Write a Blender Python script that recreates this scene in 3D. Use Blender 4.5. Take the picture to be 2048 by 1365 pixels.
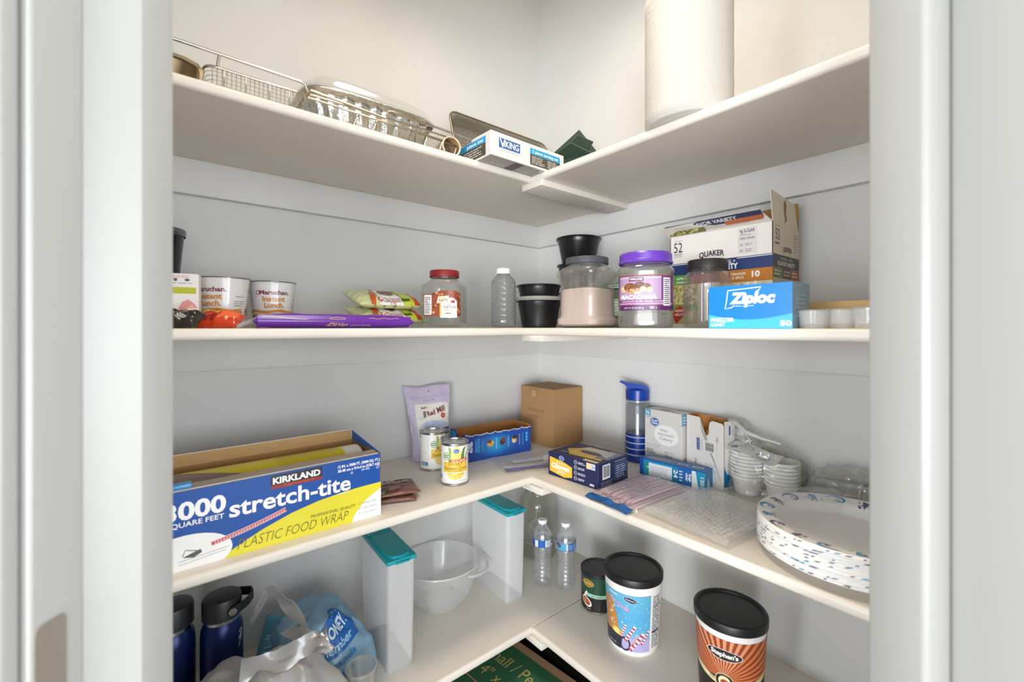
import bpy, bmesh, math, random
from mathutils import Vector, Matrix, noise
from math import sin, cos, pi, radians, sqrt, atan2

scene = bpy.context.scene
for o in list(bpy.data.objects):
    bpy.data.objects.remove(o)
COL = scene.collection

# ------------------------------------------------------------------ camera
# World: the pantry corner is the origin, the left wall is the plane x = 0
# (running to -y), the right wall is the plane y = 0 (running to +x).
FPX = 880.0
CAM = Vector((1.3277, -1.2352, 1.23))
FWD = Vector((-0.7725, 0.6350, 0.0))
RGT = Vector((0.6350, 0.7725, 0.0))
UP = Vector((0, 0, 1))
cam_data = bpy.data.cameras.new('camera')
cam_data.sensor_width = 36.0
cam_data.lens = 36.0 * FPX / 2048.0
cam_data.shift_y = -28.5 / 2048.0
cam_data.clip_start = 0.02
cam_data.dof.use_dof = True
cam_data.dof.focus_distance = 1.22
cam_data.dof.aperture_fstop = 3.0
cam = bpy.data.objects.new('camera', cam_data)
COL.objects.link(cam)
cam.location = CAM
cam.rotation_euler = Matrix((RGT, UP, -FWD)).transposed().to_euler()
scene.camera = cam

# ------------------------------------------------------------------ light
world = bpy.data.worlds.new('world')
scene.world = world
world.use_nodes = True
world.node_tree.nodes['Background'].inputs[0].default_value = (0.93, 0.97, 1.0, 1)
world.node_tree.nodes['Background'].inputs[1].default_value = 0.70


def area_light(name, loc, target, size, size_y, power, color):
    d = bpy.data.lights.new(name, 'AREA')
    d.shape = 'RECTANGLE'
    d.size, d.size_y = size, size_y
    d.energy = power
    d.color = color
    o = bpy.data.objects.new(name, d)
    COL.objects.link(o)
    o.location = loc
    o.rotation_euler = (Vector(target) - Vector(loc)).to_track_quat('-Z', 'Y').to_euler()
    return o


# daylight of the room in front of the pantry: a wide area light added behind the camera for even cover,
# fill lights added on both sides for the dim wall ends, and a smaller, lower one behind and to the left
area_light('room_fill_light', CAM - FWD * 2.6 + RGT * 0.45 - UP * 0.12,
           CAM + FWD * 0.5 + RGT * 0.1, 6.0, 1.5, 108.0, (0.87, 0.945, 1.0))
for sgn, pw in ((-1, 84.0), (1, 66.0)):
    area_light('room_side_fill_light', CAM - FWD * 0.75 + RGT * (2.7 * sgn) - UP * 0.10,
               CAM + FWD * 0.6, 1.7, 1.4, pw, (0.90, 0.955, 1.0))
area_light('room_back_light', CAM - FWD * 3.3 - RGT * 0.85 - UP * 0.45,
           CAM + FWD * 1.0, 1.5, 1.2, 92.0, (0.97, 0.985, 1.0))

scene.view_settings.view_transform = 'Standard'
scene.view_settings.look = 'None'
scene.view_settings.exposure = 0.44
scene.view_settings.gamma = 1.0
scene.view_settings.use_curve_mapping = False
scene.cycles.use_denoising = True
scene.cycles.max_bounces = 12
scene.cycles.diffuse_bounces = 6
scene.cycles.transparent_max_bounces = 32
scene.cycles.caustics_reflective = False
scene.cycles.caustics_refractive = False
scene.cycles.sample_clamp_indirect = 6.0


# ------------------------------------------------------------------ helpers
def lin(c):
    c = c / 255.0
    return c / 12.92 if c <= 0.04045 else ((c + 0.055) / 1.055) ** 2.4


def rgb(c):
    if isinstance(c, str):
        c = c.lstrip('#')
        c = tuple(int(c[i:i + 2], 16) for i in (0, 2, 4))
    return (lin(c[0]), lin(c[1]), lin(c[2]), 1.0)


MATS = {}


def mat(color, rough=0.5, metal=0.0, bump=0.0, bscale=200.0, spec=0.5, vary=0.0, vscale=30.0, emit=0.0):
    key = ('p', str(color), rough, metal, bump, bscale, spec, vary, vscale, emit)
    if key in MATS:
        return MATS[key]
    m = bpy.data.materials.new('paint_%d' % len(MATS))
    m.use_nodes = True
    nt = m.node_tree
    b = nt.nodes['Principled BSDF']
    col = rgb(color)
    b.inputs['Base Color'].default_value = col
    b.inputs['Roughness'].default_value = rough
    b.inputs['Metallic'].default_value = metal
    b.inputs['Specular IOR Level'].default_value = spec
    if emit:
        b.inputs['Emission Color'].default_value = col
        b.inputs['Emission Strength'].default_value = emit
    if bump or vary:
        tc = nt.nodes.new('ShaderNodeTexCoord')
    if bump:
        n = nt.nodes.new('ShaderNodeTexNoise')
        n.inputs['Scale'].default_value = bscale
        n.inputs['Detail'].default_value = 3
        bp = nt.nodes.new('ShaderNodeBump')
        bp.inputs['Strength'].default_value = bump
        bp.inputs['Distance'].default_value = 0.002
        nt.links.new(tc.outputs['Object'], n.inputs['Vector'])
        nt.links.new(n.outputs['Fac'], bp.inputs['Height'])
        nt.links.new(bp.outputs['Normal'], b.inputs['Normal'])
    if vary:
        n2 = nt.nodes.new('ShaderNodeTexNoise')
        n2.inputs['Scale'].default_value = vscale
        n2.inputs['Detail'].default_value = 4
        mr = nt.nodes.new('ShaderNodeMix')
        mr.data_type = 'RGBA'
        mr.inputs[6].default_value = tuple(min(1, c * (1 - vary)) for c in col[:3]) + (1,)
        mr.inputs[7].default_value = tuple(min(1, c * (1 + vary)) for c in col[:3]) + (1,)
        nt.links.new(tc.outputs['Object'], n2.inputs['Vector'])
        nt.links.new(n2.outputs['Fac'], mr.inputs[0])
        nt.links.new(mr.outputs[2], b.inputs['Base Color'])
    MATS[key] = m
    return m


def clear(tint=(245, 245, 242), haze=0.05, gloss=0.06, rough=0.08, edge=0.35, hazecol=(225, 225, 222), bump=0.0, bscale=60.0, trans=0.0):
    """Thin clear or frosted plastic film: transparent with a Fresnel-like sheen and a little haze."""
    key = ('c', str(tint), haze, gloss, rough, edge, str(hazecol), bump, bscale, trans)
    if key in MATS:
        return MATS[key]
    m = bpy.data.materials.new('clear_plastic_%d' % len(MATS))
    m.use_nodes = True
    nt = m.node_tree
    for n in list(nt.nodes):
        nt.nodes.remove(n)
    L = nt.links.new
    out = nt.nodes.new('ShaderNodeOutputMaterial')
    tr = nt.nodes.new('ShaderNodeBsdfTransparent')
    tr.inputs[0].default_value = rgb(tint)
    gl = nt.nodes.new('ShaderNodeBsdfGlossy')
    gl.inputs['Roughness'].default_value = rough
    gl.inputs['Color'].default_value = (0.95, 0.95, 0.95, 1)
    df = nt.nodes.new('ShaderNodeBsdfDiffuse')
    df.inputs[0].default_value = rgb(hazecol)
    tl = nt.nodes.new('ShaderNodeBsdfTranslucent')
    tl.inputs[0].default_value = rgb(hazecol)
    md = nt.nodes.new('ShaderNodeMixShader')
    md.inputs[0].default_value = trans
    L(df.outputs[0], md.inputs[1])
    L(tl.outputs[0], md.inputs[2])
    m1 = nt.nodes.new('ShaderNodeMixShader')
    m1.inputs[0].default_value = haze
    L(tr.outputs[0], m1.inputs[1])
    L(md.outputs[0], m1.inputs[2])
    lw = nt.nodes.new('ShaderNodeLayerWeight')
    lw.inputs['Blend'].default_value = 0.25
    mp = nt.nodes.new('ShaderNodeMapRange')
    mp.inputs['To Min'].default_value = gloss
    mp.inputs['To Max'].default_value = edge
    L(lw.outputs['Facing'], mp.inputs['Value'])
    m2 = nt.nodes.new('ShaderNodeMixShader')
    L(mp.outputs[0], m2.inputs[0])
    L(m1.outputs[0], m2.inputs[1])
    L(gl.outputs[0], m2.inputs[2])
    if bump:
        tc = nt.nodes.new('ShaderNodeTexCoord')
        n = nt.nodes.new('ShaderNodeTexNoise')
        n.inputs['Scale'].default_value = bscale
        bp = nt.nodes.new('ShaderNodeBump')
        bp.inputs['Strength'].default_value = bump
        bp.inputs['Distance'].default_value = 0.004
        L(tc.outputs['Object'], n.inputs['Vector'])
        L(n.outputs['Fac'], bp.inputs['Height'])
        L(bp.outputs['Normal'], gl.inputs['Normal'])
        L(bp.outputs['Normal'], df.inputs['Normal'])
    L(m2.outputs[0], out.inputs[0])
    MATS[key] = m
    return m


def P(px, py, z):
    """World point on the horizontal plane z that the photograph shows at pixel px, py."""
    d = FPX * (CAM.z - z) / (py - 654.0)
    return Q(px, d, z)


def Q(px, depth, z):
    p = CAM + FWD * depth + RGT * ((px - 1024.0) / FPX * depth)
    return Vector((p.x, p.y, z))


def link(o, parent=None):
    COL.objects.link(o)
    if parent is not None:
        o.parent = parent
    return o


def finish(me, smooth=None):
    if smooth is not None:
        me.polygons.foreach_set('use_smooth', [True] * len(me.polygons))
        if smooth < 180:
            me.set_sharp_from_angle(angle=radians(smooth))
    me.update()


def obj(name, bm, material, parent=None, smooth=None, loc=None, rot=None):
    me = bpy.data.meshes.new(name)
    bm.normal_update()
    bm.to_mesh(me)
    bm.free()
    mats = material if isinstance(material, (list, tuple)) else [material]
    for m in mats:
        me.materials.append(m)
    finish(me, smooth)
    o = bpy.data.objects.new(name, me)
    if loc is not None:
        o.location = loc
    if rot is not None:
        o.rotation_euler = rot
    return link(o, parent)


def raw(name, verts, faces, material, parent=None, smooth=None, loc=None, rot=None, mi=None):
    me = bpy.data.meshes.new(name)
    me.from_pydata(verts, [], faces)
    mats = material if isinstance(material, (list, tuple)) else [material]
    for m in mats:
        me.materials.append(m)
    if mi:
        me.polygons.foreach_set('material_index', mi)
    finish(me, smooth)
    o = bpy.data.objects.new(name, me)
    if loc is not None:
        o.location = loc
    if rot is not None:
        o.rotation_euler = rot
    return link(o, parent)


def tag(o, label, cat=None, group=None, kind=None):
    o['label'] = label
    if cat:
        o['category'] = cat
    if group:
        o['group'] = group
    if kind:
        o['kind'] = kind
    return o


def thing(name, label, cat, loc, rz=0.0, group=None, rot=None):
    o = bpy.data.objects.new(name, None)
    o.empty_display_size = 0.03
    COL.objects.link(o)
    o.location = loc
    o.rotation_euler = rot if rot is not None else (0, 0, rz)
    return tag(o, label, cat, group)


def add_box(bm, x0, y0, z0, x1, y1, z1, bev=0.0, seg=2, mi=0):
    vs = [bm.verts.new(v) for v in ((x0, y0, z0), (x1, y0, z0), (x1, y1, z0), (x0, y1, z0),
                                    (x0, y0, z1), (x1, y0, z1), (x1, y1, z1), (x0, y1, z1))]
    fs = [bm.faces.new([vs[i] for i in f]) for f in
          ((3, 2, 1, 0), (4, 5, 6, 7), (0, 1, 5, 4), (1, 2, 6, 5), (2, 3, 7, 6), (3, 0, 4, 7))]
    for f in fs:
        f.material_index = mi
    if bev:
        es = list({e for f in fs for e in f.edges})
        bmesh.ops.bevel(bm, geom=es, offset=bev, segments=seg, affect='EDGES', profile=0.5)
    return fs


def box(name, dims, material, parent=None, bev=0.0, seg=2, smooth=None, loc=None, rot=None):
    bm = bmesh.new()
    add_box(bm, *dims, bev=bev, seg=seg)
    return obj(name, bm, material, parent, 40 if (bev and smooth is None) else smooth, loc, rot)


def add_prism(bm, pts, z0, z1, mi=0):
    a = [bm.verts.new((x, y, z0)) for x, y in pts]
    b = [bm.verts.new((x, y, z1)) for x, y in pts]
    n = len(pts)
    fs = [bm.faces.new(a[::-1]), bm.faces.new(b)]
    for i in range(n):
        fs.append(bm.faces.new((a[i], a[(i + 1) % n], b[(i + 1) % n], b[i])))
    for f in fs:
        f.material_index = mi
    return fs


def add_sheet(bm, pts, t=0.0012, mi=0):
    """Flat polygon of card with thickness t (pts: 3-D, planar, counter-clockwise from outside)."""
    p = [Vector(q) for q in pts]
    n = (p[1] - p[0]).cross(p[2] - p[0]).normalized()
    a = [bm.verts.new(q) for q in p]
    b = [bm.verts.new(q - n * t) for q in p]
    k = len(p)
    fs = [bm.faces.new(a), bm.faces.new(b[::-1])]
    for i in range(k):
        fs.append(bm.faces.new((a[(i + 1) % k], a[i], b[i], b[(i + 1) % k])))
    for f in fs:
        f.material_index = mi
    return fs


def add_tube(bm, pts, r, seg=8, closed=False, caps=True, mi=0):
    pts = [Vector(p) for p in pts]
    n = len(pts)
    rings = []
    up = None
    for i, p in enumerate(pts):
        if closed:
            d = (pts[(i + 1) % n] - pts[i - 1])
        else:
            d = pts[min(i + 1, n - 1)] - pts[max(i - 1, 0)]
        if d.length < 1e-9:
            d = Vector((0, 0, 1))
        d.normalize()
        if up is None:
            up = Vector((0, 0, 1)) if abs(d.z) < 0.9 else Vector((1, 0, 0))
        a = d.cross(up)
        if a.length < 1e-6:
            a = d.cross(Vector((0.3, 1, 0.2)))
        a.normalize()
        b = a.cross(d).normalized()
        up = b
        rr = r[i] if isinstance(r, (list, tuple)) else r
        rings.append([bm.verts.new(p + (a * cos(2 * pi * k / seg) + b * sin(2 * pi * k / seg)) * rr) for k in range(seg)])
    m = n if closed else n - 1
    for i in range(m):
        A, B = rings[i], rings[(i + 1) % n]
        for k in range(seg):
            f = bm.faces.new((A[k], A[(k + 1) % seg], B[(k + 1) % seg], B[k]))
            f.material_index = mi
    if caps and not closed:
        bm.faces.new(rings[0][::-1]).material_index = mi
        bm.faces.new(rings[-1]).material_index = mi


def supr(th, n):
    if n == 2:
        return 1.0
    c, s = abs(cos(th)), abs(sin(th))
    return 1.0 / ((c ** n + s ** n) ** (1.0 / n))


def add_lathe(bm, prof, seg=40, n=2, sx=1.0, sy=1.0, mi=0, fun=None, off=(0, 0, 0)):
    """prof: (radius, z) or (radius, z, exponent). Radius 0 makes a pole."""
    rings = []
    for p in prof:
        r, z = p[0], p[1]
        nn = p[2] if len(p) > 2 else n
        if r <= 1e-7:
            rings.append([bm.verts.new((off[0], off[1], z + off[2]))])
            continue
        ring = []
        for k in range(seg):
            th = 2 * pi * k / seg
            q = r * supr(th, nn)
            if fun:
                q *= fun(th, z)
            ring.append(bm.verts.new((off[0] + q * cos(th) * sx, off[1] + q * sin(th) * sy, z + off[2])))
        rings.append(ring)
    for A, B in zip(rings, rings[1:]):
        if len(A) == 1 and len(B) == 1:
            continue
        for k in range(seg):
            k2 = (k + 1) % seg
            if len(A) == 1:
                f = bm.faces.new((A[0], B[k2], B[k]))
            elif len(B) == 1:
                f = bm.faces.new((A[k], A[k2], B[0]))
            else:
                f = bm.faces.new((A[k], A[k2], B[k2], B[k]))
            f.material_index = mi


def lathe(name, prof, material, parent=None, seg=40, n=2, sx=1.0, sy=1.0, smooth=35, loc=None, rot=None, fun=None):
    bm = bmesh.new()
    add_lathe(bm, prof, seg, n, sx, sy, fun=fun)
    return obj(name, bm, material, parent, smooth, loc, rot)


# ---- flat print (lettering, bands, emblems) laid on a face or wrapped round a body
GLYPHS = {}


def glyphs(s, bold, shear, space):
    key = (s, bold, shear, space)
    if key not in GLYPHS:
        cu = bpy.data.curves.new('t', 'FONT')
        cu.body = s
        cu.size = 1.0
        cu.offset = bold
        cu.shear = shear
        cu.space_character = space
        cu.resolution_u = 3
        ob = bpy.data.objects.new('t', cu)
        me = ob.to_mesh()
        vs = [(v.co.x, v.co.y) for v in me.vertices]
        fs = [tuple(p.vertices) for p in me.polygons]
        ob.to_mesh_clear()
        bpy.data.objects.remove(ob)
        bpy.data.curves.remove(cu)
        GLYPHS[key] = (vs, fs)
    return GLYPHS[key]


class Print:
    def __init__(self, rough=0.45):
        self.items = []
        self.rough = rough

    def poly(self, pts, c, L=1):
        self.items.append(([tuple(p) for p in pts], [tuple(range(len(pts)))], c, L))

    def rect(self, u0, v0, u1, v1, c, L=1):
        self.poly([(u0, v0), (u1, v0), (u1, v1), (u0, v1)], c, L)

    def ell(self, cu, cv, ru, rv, c, L=1, a0=0, a1=360, rot=0, n=28):
        r = radians(rot)
        pts = []
        for k in range(n if a1 - a0 >= 360 else n + 1):
            a = radians(a0 + (a1 - a0) * k / n)
            x, y = ru * cos(a), rv * sin(a)
            pts.append((cu + x * cos(r) - y * sin(r), cv + x * sin(r) + y * cos(r)))
        self.poly(pts, c, L)

    def stroke(self, pts, w, c, L=1):
        vs, fs = [], []
        n = len(pts)
        for i, (x, y) in enumerate(pts):
            ax, ay = pts[max(i - 1, 0)]
            bx, by = pts[min(i + 1, n - 1)]
            l = math.hypot(bx - ax, by - ay) or 1
            nx, ny = -(by - ay) / l, (bx - ax) / l
            ww = w[i] if isinstance(w, (list, tuple)) else w
            vs += [(x + nx * ww / 2, y + ny * ww / 2), (x - nx * ww / 2, y - ny * ww / 2)]
        for i in range(n - 1):
            fs.append((2 * i, 2 * i + 1, 2 * i + 3, 2 * i + 2))
        self.items.append((vs, fs, c, L))

    def ring(self, cu, cv, ru, rv, w, c, L=1, a0=0, a1=360, n=32):
        self.stroke([(cu + ru * cos(radians(a0 + (a1 - a0) * k / n)), cv + rv * sin(radians(a0 + (a1 - a0) * k / n))) for k in range(n + 1)], w, c, L)

    def lines(self, u0, v0, u1, v1, n, c, L=1, fill=0.5, seed=1, ragged=0.25):
        rnd = random.Random(seed)
        p = (v1 - v0) / n
        for i in range(n):
            v = v1 - p * (i + 0.5)
            e = u1 - (u1 - u0) * ragged * rnd.random()
            u = u0
            while u < e - 1e-6:
                w = min(e - u, (0.7 + 1.3 * rnd.random()) * p * 2.2)
                self.rect(u, v - p * fill / 2, u + w, v + p * fill / 2, c, L)
                u += w + p * 0.5

    def text(self, s, u, v, h, c, L=2, al='C', bold=0.0, shear=0.0, w=None, rot=0.0, space=1.0, arc=0.0):
        """h is the cap height; w squeezes the line to that width; v is the baseline."""
        vs, fs = glyphs(s, bold, shear, space)
        if not vs:
            return
        x0 = min(p[0] for p in vs)
        x1 = max(p[0] for p in vs)
        k = h / 0.69
        kx = k if w is None else w / (x1 - x0)
        wd = (x1 - x0) * kx
        o = {'L': 0, 'C': -wd / 2, 'R': -wd}[al]
        r = radians(rot)
        out = []
        for (x, y) in vs:
            X, Y = (x - x0) * kx + o, y * k
            if arc:
                Y += arc * (1 - (2 * X / max(wd, 1e-6)) ** 2)
            out.append((u + X * cos(r) - Y * sin(r), v + X * sin(r) + Y * cos(r)))
        self.items.append((out, fs, c, L))

    def build(self, name, parent, f, cut=None, eps=0.00022, clip=None):
        """f(u, v, lift) -> local point; cut = spacing of cuts for wrapped faces; clip = (u0, v0, u1, v1)."""
        bm = bmesh.new()
        mats, mi = [], {}
        for ii, (pts, fs, c, L) in enumerate(self.items):
            L = L + 0.012 * ii
            key = str(c)
            if key not in mi:
                mi[key] = len(mats)
                mats.append(c if isinstance(c, bpy.types.Material) else mat(c, self.rough))
            vs = [bm.verts.new((p[0], p[1], L)) for p in pts]
            for fa in fs:
                try:
                    q = bm.faces.new([vs[i] for i in fa])
                except ValueError:
                    continue
                q.material_index = mi[key]
        if clip:
            for co, no in (((clip[0], 0, 0), (-1, 0, 0)), ((clip[2], 0, 0), (1, 0, 0)), ((0, clip[1], 0), (0, -1, 0)), ((0, clip[3], 0), (0, 1, 0))):
                bmesh.ops.bisect_plane(bm, geom=bm.verts[:] + bm.edges[:] + bm.faces[:], plane_co=co, plane_no=no, clear_outer=True)
        cuts = cut if isinstance(cut, tuple) else (cut, None)
        for ax, cw in enumerate(cuts):
            if not cw or not bm.verts:
                continue
            u0 = min(v.co[ax] for v in bm.verts)
            u1 = max(v.co[ax] for v in bm.verts)
            k = math.floor(u0 / cw) + 1
            no = (1, 0, 0) if ax == 0 else (0, 1, 0)
            while k * cw < u1 - 1e-6:
                bmesh.ops.bisect_plane(bm, geom=bm.verts[:] + bm.edges[:] + bm.faces[:], plane_co=(no[0] * k * cw, no[1] * k * cw, 0), plane_no=no)
                k += 1
        bm.normal_update()
        for fa in bm.faces:
            if fa.normal.z < 0:
                fa.normal_flip()
        for v in bm.verts:
            v.co = Vector(f(v.co.x, v.co.y, v.co.z * eps))
        return obj(name, bm, mats, parent)


def on_face(w, d, h, face):
    o, U, V, N = {
        'front': ((-w / 2, -d / 2, 0), (1, 0, 0), (0, 0, 1), (0, -1, 0)),
        'back': ((w / 2, d / 2, 0), (-1, 0, 0), (0, 0, 1), (0, 1, 0)),
        'right': ((w / 2, -d / 2, 0), (0, 1, 0), (0, 0, 1), (1, 0, 0)),
        'left': ((-w / 2, d / 2, 0), (0, -1, 0), (0, 0, 1), (-1, 0, 0)),
        'top': ((-w / 2, -d / 2, h), (1, 0, 0), (0, 1, 0), (0, 0, 1)),
        'bottom': ((-w / 2, d / 2, 0), (1, 0, 0), (0, -1, 0), (0, 0, -1))}[face]
    o, U, V, N = Vector(o), Vector(U), Vector(V), Vector(N)
    return lambda u, v, e: o + U * u + V * v + N * (e + 0.0001)


def on_cyl(r, lift=0.0, face_to=-pi / 2, n=2, sx=1.0, sy=1.0):
    """u is arc length from the seam facing face_to, v is height; r may be a function of v."""
    rf = r if callable(r) else (lambda v: r)
    r0 = rf(0.0) if not callable(r) else rf(None)

    def f(u, v, e):
        th = face_to + u / r0
        q = rf(v) * supr(th, n) + lift + e
        return Vector((q * cos(th) * sx, q * sin(th) * sy, v))
    return f


def yaw_to_cam(p):
    """Rotation that turns a thing's front (-y) towards the doorway."""
    d = CAM - Vector(p)
    return atan2(d.y, d.x) + pi / 2


def copy_tree(o, loc=None, rz=None, label=None, parent=None):
    c = o.copy()
    COL.objects.link(c)
    c.parent = parent
    if loc is not None:
        c.location = loc
    if rz is not None:
        c.rotation_euler = (0, 0, rz)
    if label:
        c['label'] = label
    for ch in list(o.children):
        copy_tree(ch, parent=c)
    return c


# ------------------------------------------------------------------ setting
CH = CAM.z
Z1T, Z1B = CH + 0.4250, CH + 0.4044
Z2T, Z2B = CH - 0.0029, CH - 0.0235
Z3T, Z3B = CH - 0.4232, CH - 0.4442
Z4T, Z4B = CH - 0.8470, CH - 0.8677
SD = 0.408            # shelf depth
LL, RL = 1.46, 1.36   # wall lengths
HC = 2.74             # ceiling height
CT = 0.0215           # wall cleat thickness

M_WALL = mat((217, 217, 215), 0.75, bump=0.12, bscale=260)
M_SHELF = mat((220, 213, 203), 0.42, bump=0.03, bscale=500)
M_CLEAT = mat((217, 216, 214), 0.5, bump=0.04, bscale=300)
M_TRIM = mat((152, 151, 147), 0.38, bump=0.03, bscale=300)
M_FLOOR = mat((150, 138, 122), 0.6, vary=0.15, vscale=12)


def struct(o, label=None):
    o['kind'] = 'structure'
    if label:
        o['label'] = label
    return o


def CF(x, y):
    """Plan point x to the right of and y in front of the doorway's viewing spot."""
    p = CAM + RGT * x + FWD * y
    return (p.x, p.y)


def wall_prism(name, pts, z0, z1, m, label):
    bm = bmesh.new()
    add_prism(bm, pts, z0, z1)
    bmesh.ops.recalc_face_normals(bm, faces=bm.faces)
    return struct(obj(name, bm, m), label)


wall_prism('wall_left', [(0, 0.1), (-0.1, 0.1), (-0.1, -LL - 0.1), (0, -LL - 0.1)], 0, HC, M_WALL, 'long off-white painted wall behind the left shelves')
wall_prism('wall_right', [(0, 0), (RL + 0.1, 0), (RL + 0.1, 0.1), (0, 0.1)], 0, HC, M_WALL, 'off-white painted wall behind the right shelves')
dl0, dl1 = CF(-0.381, 0.460), CF(-0.381, 0.346)
dr0, dr1 = CF(0.394, 0.460), CF(0.394, 0.326)
RW = 0.47
wall_prism('wall_left_return', [(0, -LL), (RW, -LL), (RW + 0.02, -LL - 0.08), (0, -LL - 0.08)], 0, HC, M_WALL, 'short return wall at the end of the left shelves')
wall_prism('wall_right_return', [(RL, 0), (RL + 0.08, 0), (RL + 0.08, -RW), (RL, -RW)], 0, HC, M_WALL, 'short return wall at the end of the right shelves')
wall_prism('wall_door_left', [(RW, -LL), dl0, dl1, (RW + 0.06, -LL - 0.08)], 0, HC, M_WALL, 'diagonal wall left of the pantry doorway')
wall_prism('wall_door_right', [(RL, -RW), (RL + 0.08, -RW - 0.04), dr1, dr0], 0, HC, M_WALL, 'diagonal wall right of the pantry doorway')
wall_prism('wall_door_head', [dl0, dl1, dr1, dr0], 2.06, HC, M_WALL, 'wall above the pantry doorway')
wall_prism('floor', [(-0.1, 0.1), (-0.1, -3.6), (4.0, -3.6), (4.0, 0.1)], -0.05, 0.0, M_FLOOR, 'dim beige floor below the lowest shelf')
wall_prism('ceiling', [(-0.1, 0.1), (-0.1, -LL - 0.1), (RW + 0.1, -LL - 0.1), dl1, dr1, (RL + 0.1, -RW), (RL + 0.1, 0.1)], HC, HC + 0.05, M_WALL, 'white pantry ceiling')


def jamb(name, s, xj, xs, y0, ys, y1, label):
    """Door jamb with its stop and casing; xj jamb face, xs stop face (distance from the centre line)."""
    o = bpy.data.objects.new(name, None)
    COL.objects.link(o)
    o.location = (CAM.x, CAM.y, 0)
    o.rotation_euler = (0, 0, atan2(RGT.y, RGT.x))
    struct(o, label)
    xb = xj + 0.018

    def part(nm, a, b, c, d, bev):
        xa, xc = (a, c) if s > 0 else (-c, -a)
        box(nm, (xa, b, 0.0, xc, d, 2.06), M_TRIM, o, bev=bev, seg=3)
    part('jamb_board', xj, y0, xb, y1, 0.003)
    if s > 0:
        part('door_stop', xs, ys, xj - 0.0005, y1 - 0.006, 0.005)
    else:
        # moulded stop with a sloping outer face
        bm = bmesh.new()
        add_prism(bm, [(-xj + 0.0005, ys - 0.012), (-xs - 0.0115, ys + 0.0085), (-xs - 0.003, ys + 0.0160), (-xs, ys + 0.028), (-xs, y1 - 0.010), (-xs - 0.004, y1 - 0.006), (-xj + 0.0005, y1 - 0.006)], 0.0, 2.06)
        bmesh.ops.recalc_face_normals(bm, faces=bm.faces)
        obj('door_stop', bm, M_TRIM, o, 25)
    # casing: flat face with a beaded inner edge, on the room side
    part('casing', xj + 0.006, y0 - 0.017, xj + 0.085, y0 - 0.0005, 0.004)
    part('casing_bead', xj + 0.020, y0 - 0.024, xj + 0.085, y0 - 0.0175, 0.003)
    return o


tj = jamb('trim_1', -1, 0.379, 0.347, 0.346, 0.400, 0.460, 'white painted left door jamb with door stop and strike plate')
jamb('trim_2', 1, 0.392, 0.366, 0.326, 0.390, 0.460, 'white painted right door jamb with bright stop edge')
# strike plate let into the left jamb
bm = bmesh.new()
pts = []
w2, h2 = 0.0125, 0.048
for cx_, cz_, a0 in ((w2 - 0.006, h2 - 0.006, 0), (-w2 + 0.006, h2 - 0.006, 90), (-w2 + 0.006, -h2 + 0.006, 180), (w2 - 0.006, -h2 + 0.006, 270)):
    for k in range(5):
        a = radians(a0 + 22.5 * k)
        pts.append((cx_ + 0.006 * cos(a), cz_ + 0.006 * sin(a)))
add_prism(bm, pts, 0, 0.0016)
sp = obj('strike_plate', bm, mat((176, 166, 154), 0.35, metal=0.75), tj, loc=(-0.3790, 0.3605, CH - 0.2885), rot=(pi / 2, 0, pi / 2))
sp['label'] = 'brushed nickel strike plate'
box('latch_hole', (-0.006, -0.033, 0.0016, 0.006, -0.013, 0.0019), mat((40, 36, 33), 0.7), sp)


# ---- shelves
def shelf_board(name, x0, y0, x1, y1, zb, zt, edge, label, z):
    """Board with a rounded front edge; edge 'x' rounds the +x side, 'y' the -y side."""
    bm = bmesh.new()
    r = 0.0075
    prof = [(0, 0), (SD - r, 0)]
    for k in range(1, 6):
        a = -pi / 2 + pi / 2 * k / 5
        prof.append((SD - r + r * cos(a), r + r * sin(a)))
    t = zt - zb
    for k in range(0, 6):
        a = pi / 2 * k / 5
        prof.append((SD - r + r * cos(a), t - r + r * sin(a)))
    prof += [(0, t)]
    if edge == 'x':
        a = [bm.verts.new((p, y0, zb + q)) for p, q in prof]
        b = [bm.verts.new((p, y1, zb + q)) for p, q in prof]
    else:
        a = [bm.verts.new((x0, -p, zb + q)) for p, q in prof]
        b = [bm.verts.new((x1, -p, zb + q)) for p, q in prof]
    n = len(prof)
    bm.faces.new(a)
    bm.faces.new(b[::-1])
    for i in range(n):
        bm.faces.new((a[i], b[i], b[(i + 1) % n], a[(i + 1) % n]))
    bmesh.ops.recalc_face_normals(bm, faces=bm.faces)
    o = obj(name, bm, M_SHELF, None, 40)
    tag(o, label, 'shelf', 'painted pantry shelves')
    return o


LEVELS = [(Z1B, Z1T, 'top'), (Z2B, Z2T, 'second'), (Z3B, Z3T, 'third'), (Z4B, Z4T, 'lowest')]
n_trim = 3
for zb, zt, nm in LEVELS:
    shelf_board('shelf_board', 0, -LL, SD, 0, zb, zt, 'x', 'white painted shelf board on the left wall, %s from above' % nm if nm != 'top' else 'white painted topmost shelf board on the left wall', zb)
    shelf_board('shelf_board', SD + 0.0012, 0, RL, 0, zb, zt, 'y', 'white painted shelf board on the right wall, %s from above' % nm if nm != 'top' else 'white painted topmost shelf board on the right wall', zb)
    struct(box('trim_%d' % n_trim, (0, -LL, zb - 0.085, CT, 0, zb), M_CLEAT, bev=0.0015), 'white wall cleat under the %s left shelf' % nm)
    struct(box('trim_%d' % (n_trim + 1), (CT, -CT, zb - 0.085, RL, 0, zb), M_CLEAT, bev=0.0015), 'white wall cleat under the %s right shelf' % nm)
    # support board across the joint of the two shelves
    struct(box('trim_%d' % (n_trim + 2), (SD - 0.037, -SD - 0.004, zb - 0.0175, SD + 0.045, -CT, zb), M_SHELF, bev=0.0015), 'support board under the joint of the %s shelves' % nm)
    n_trim += 3


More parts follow.
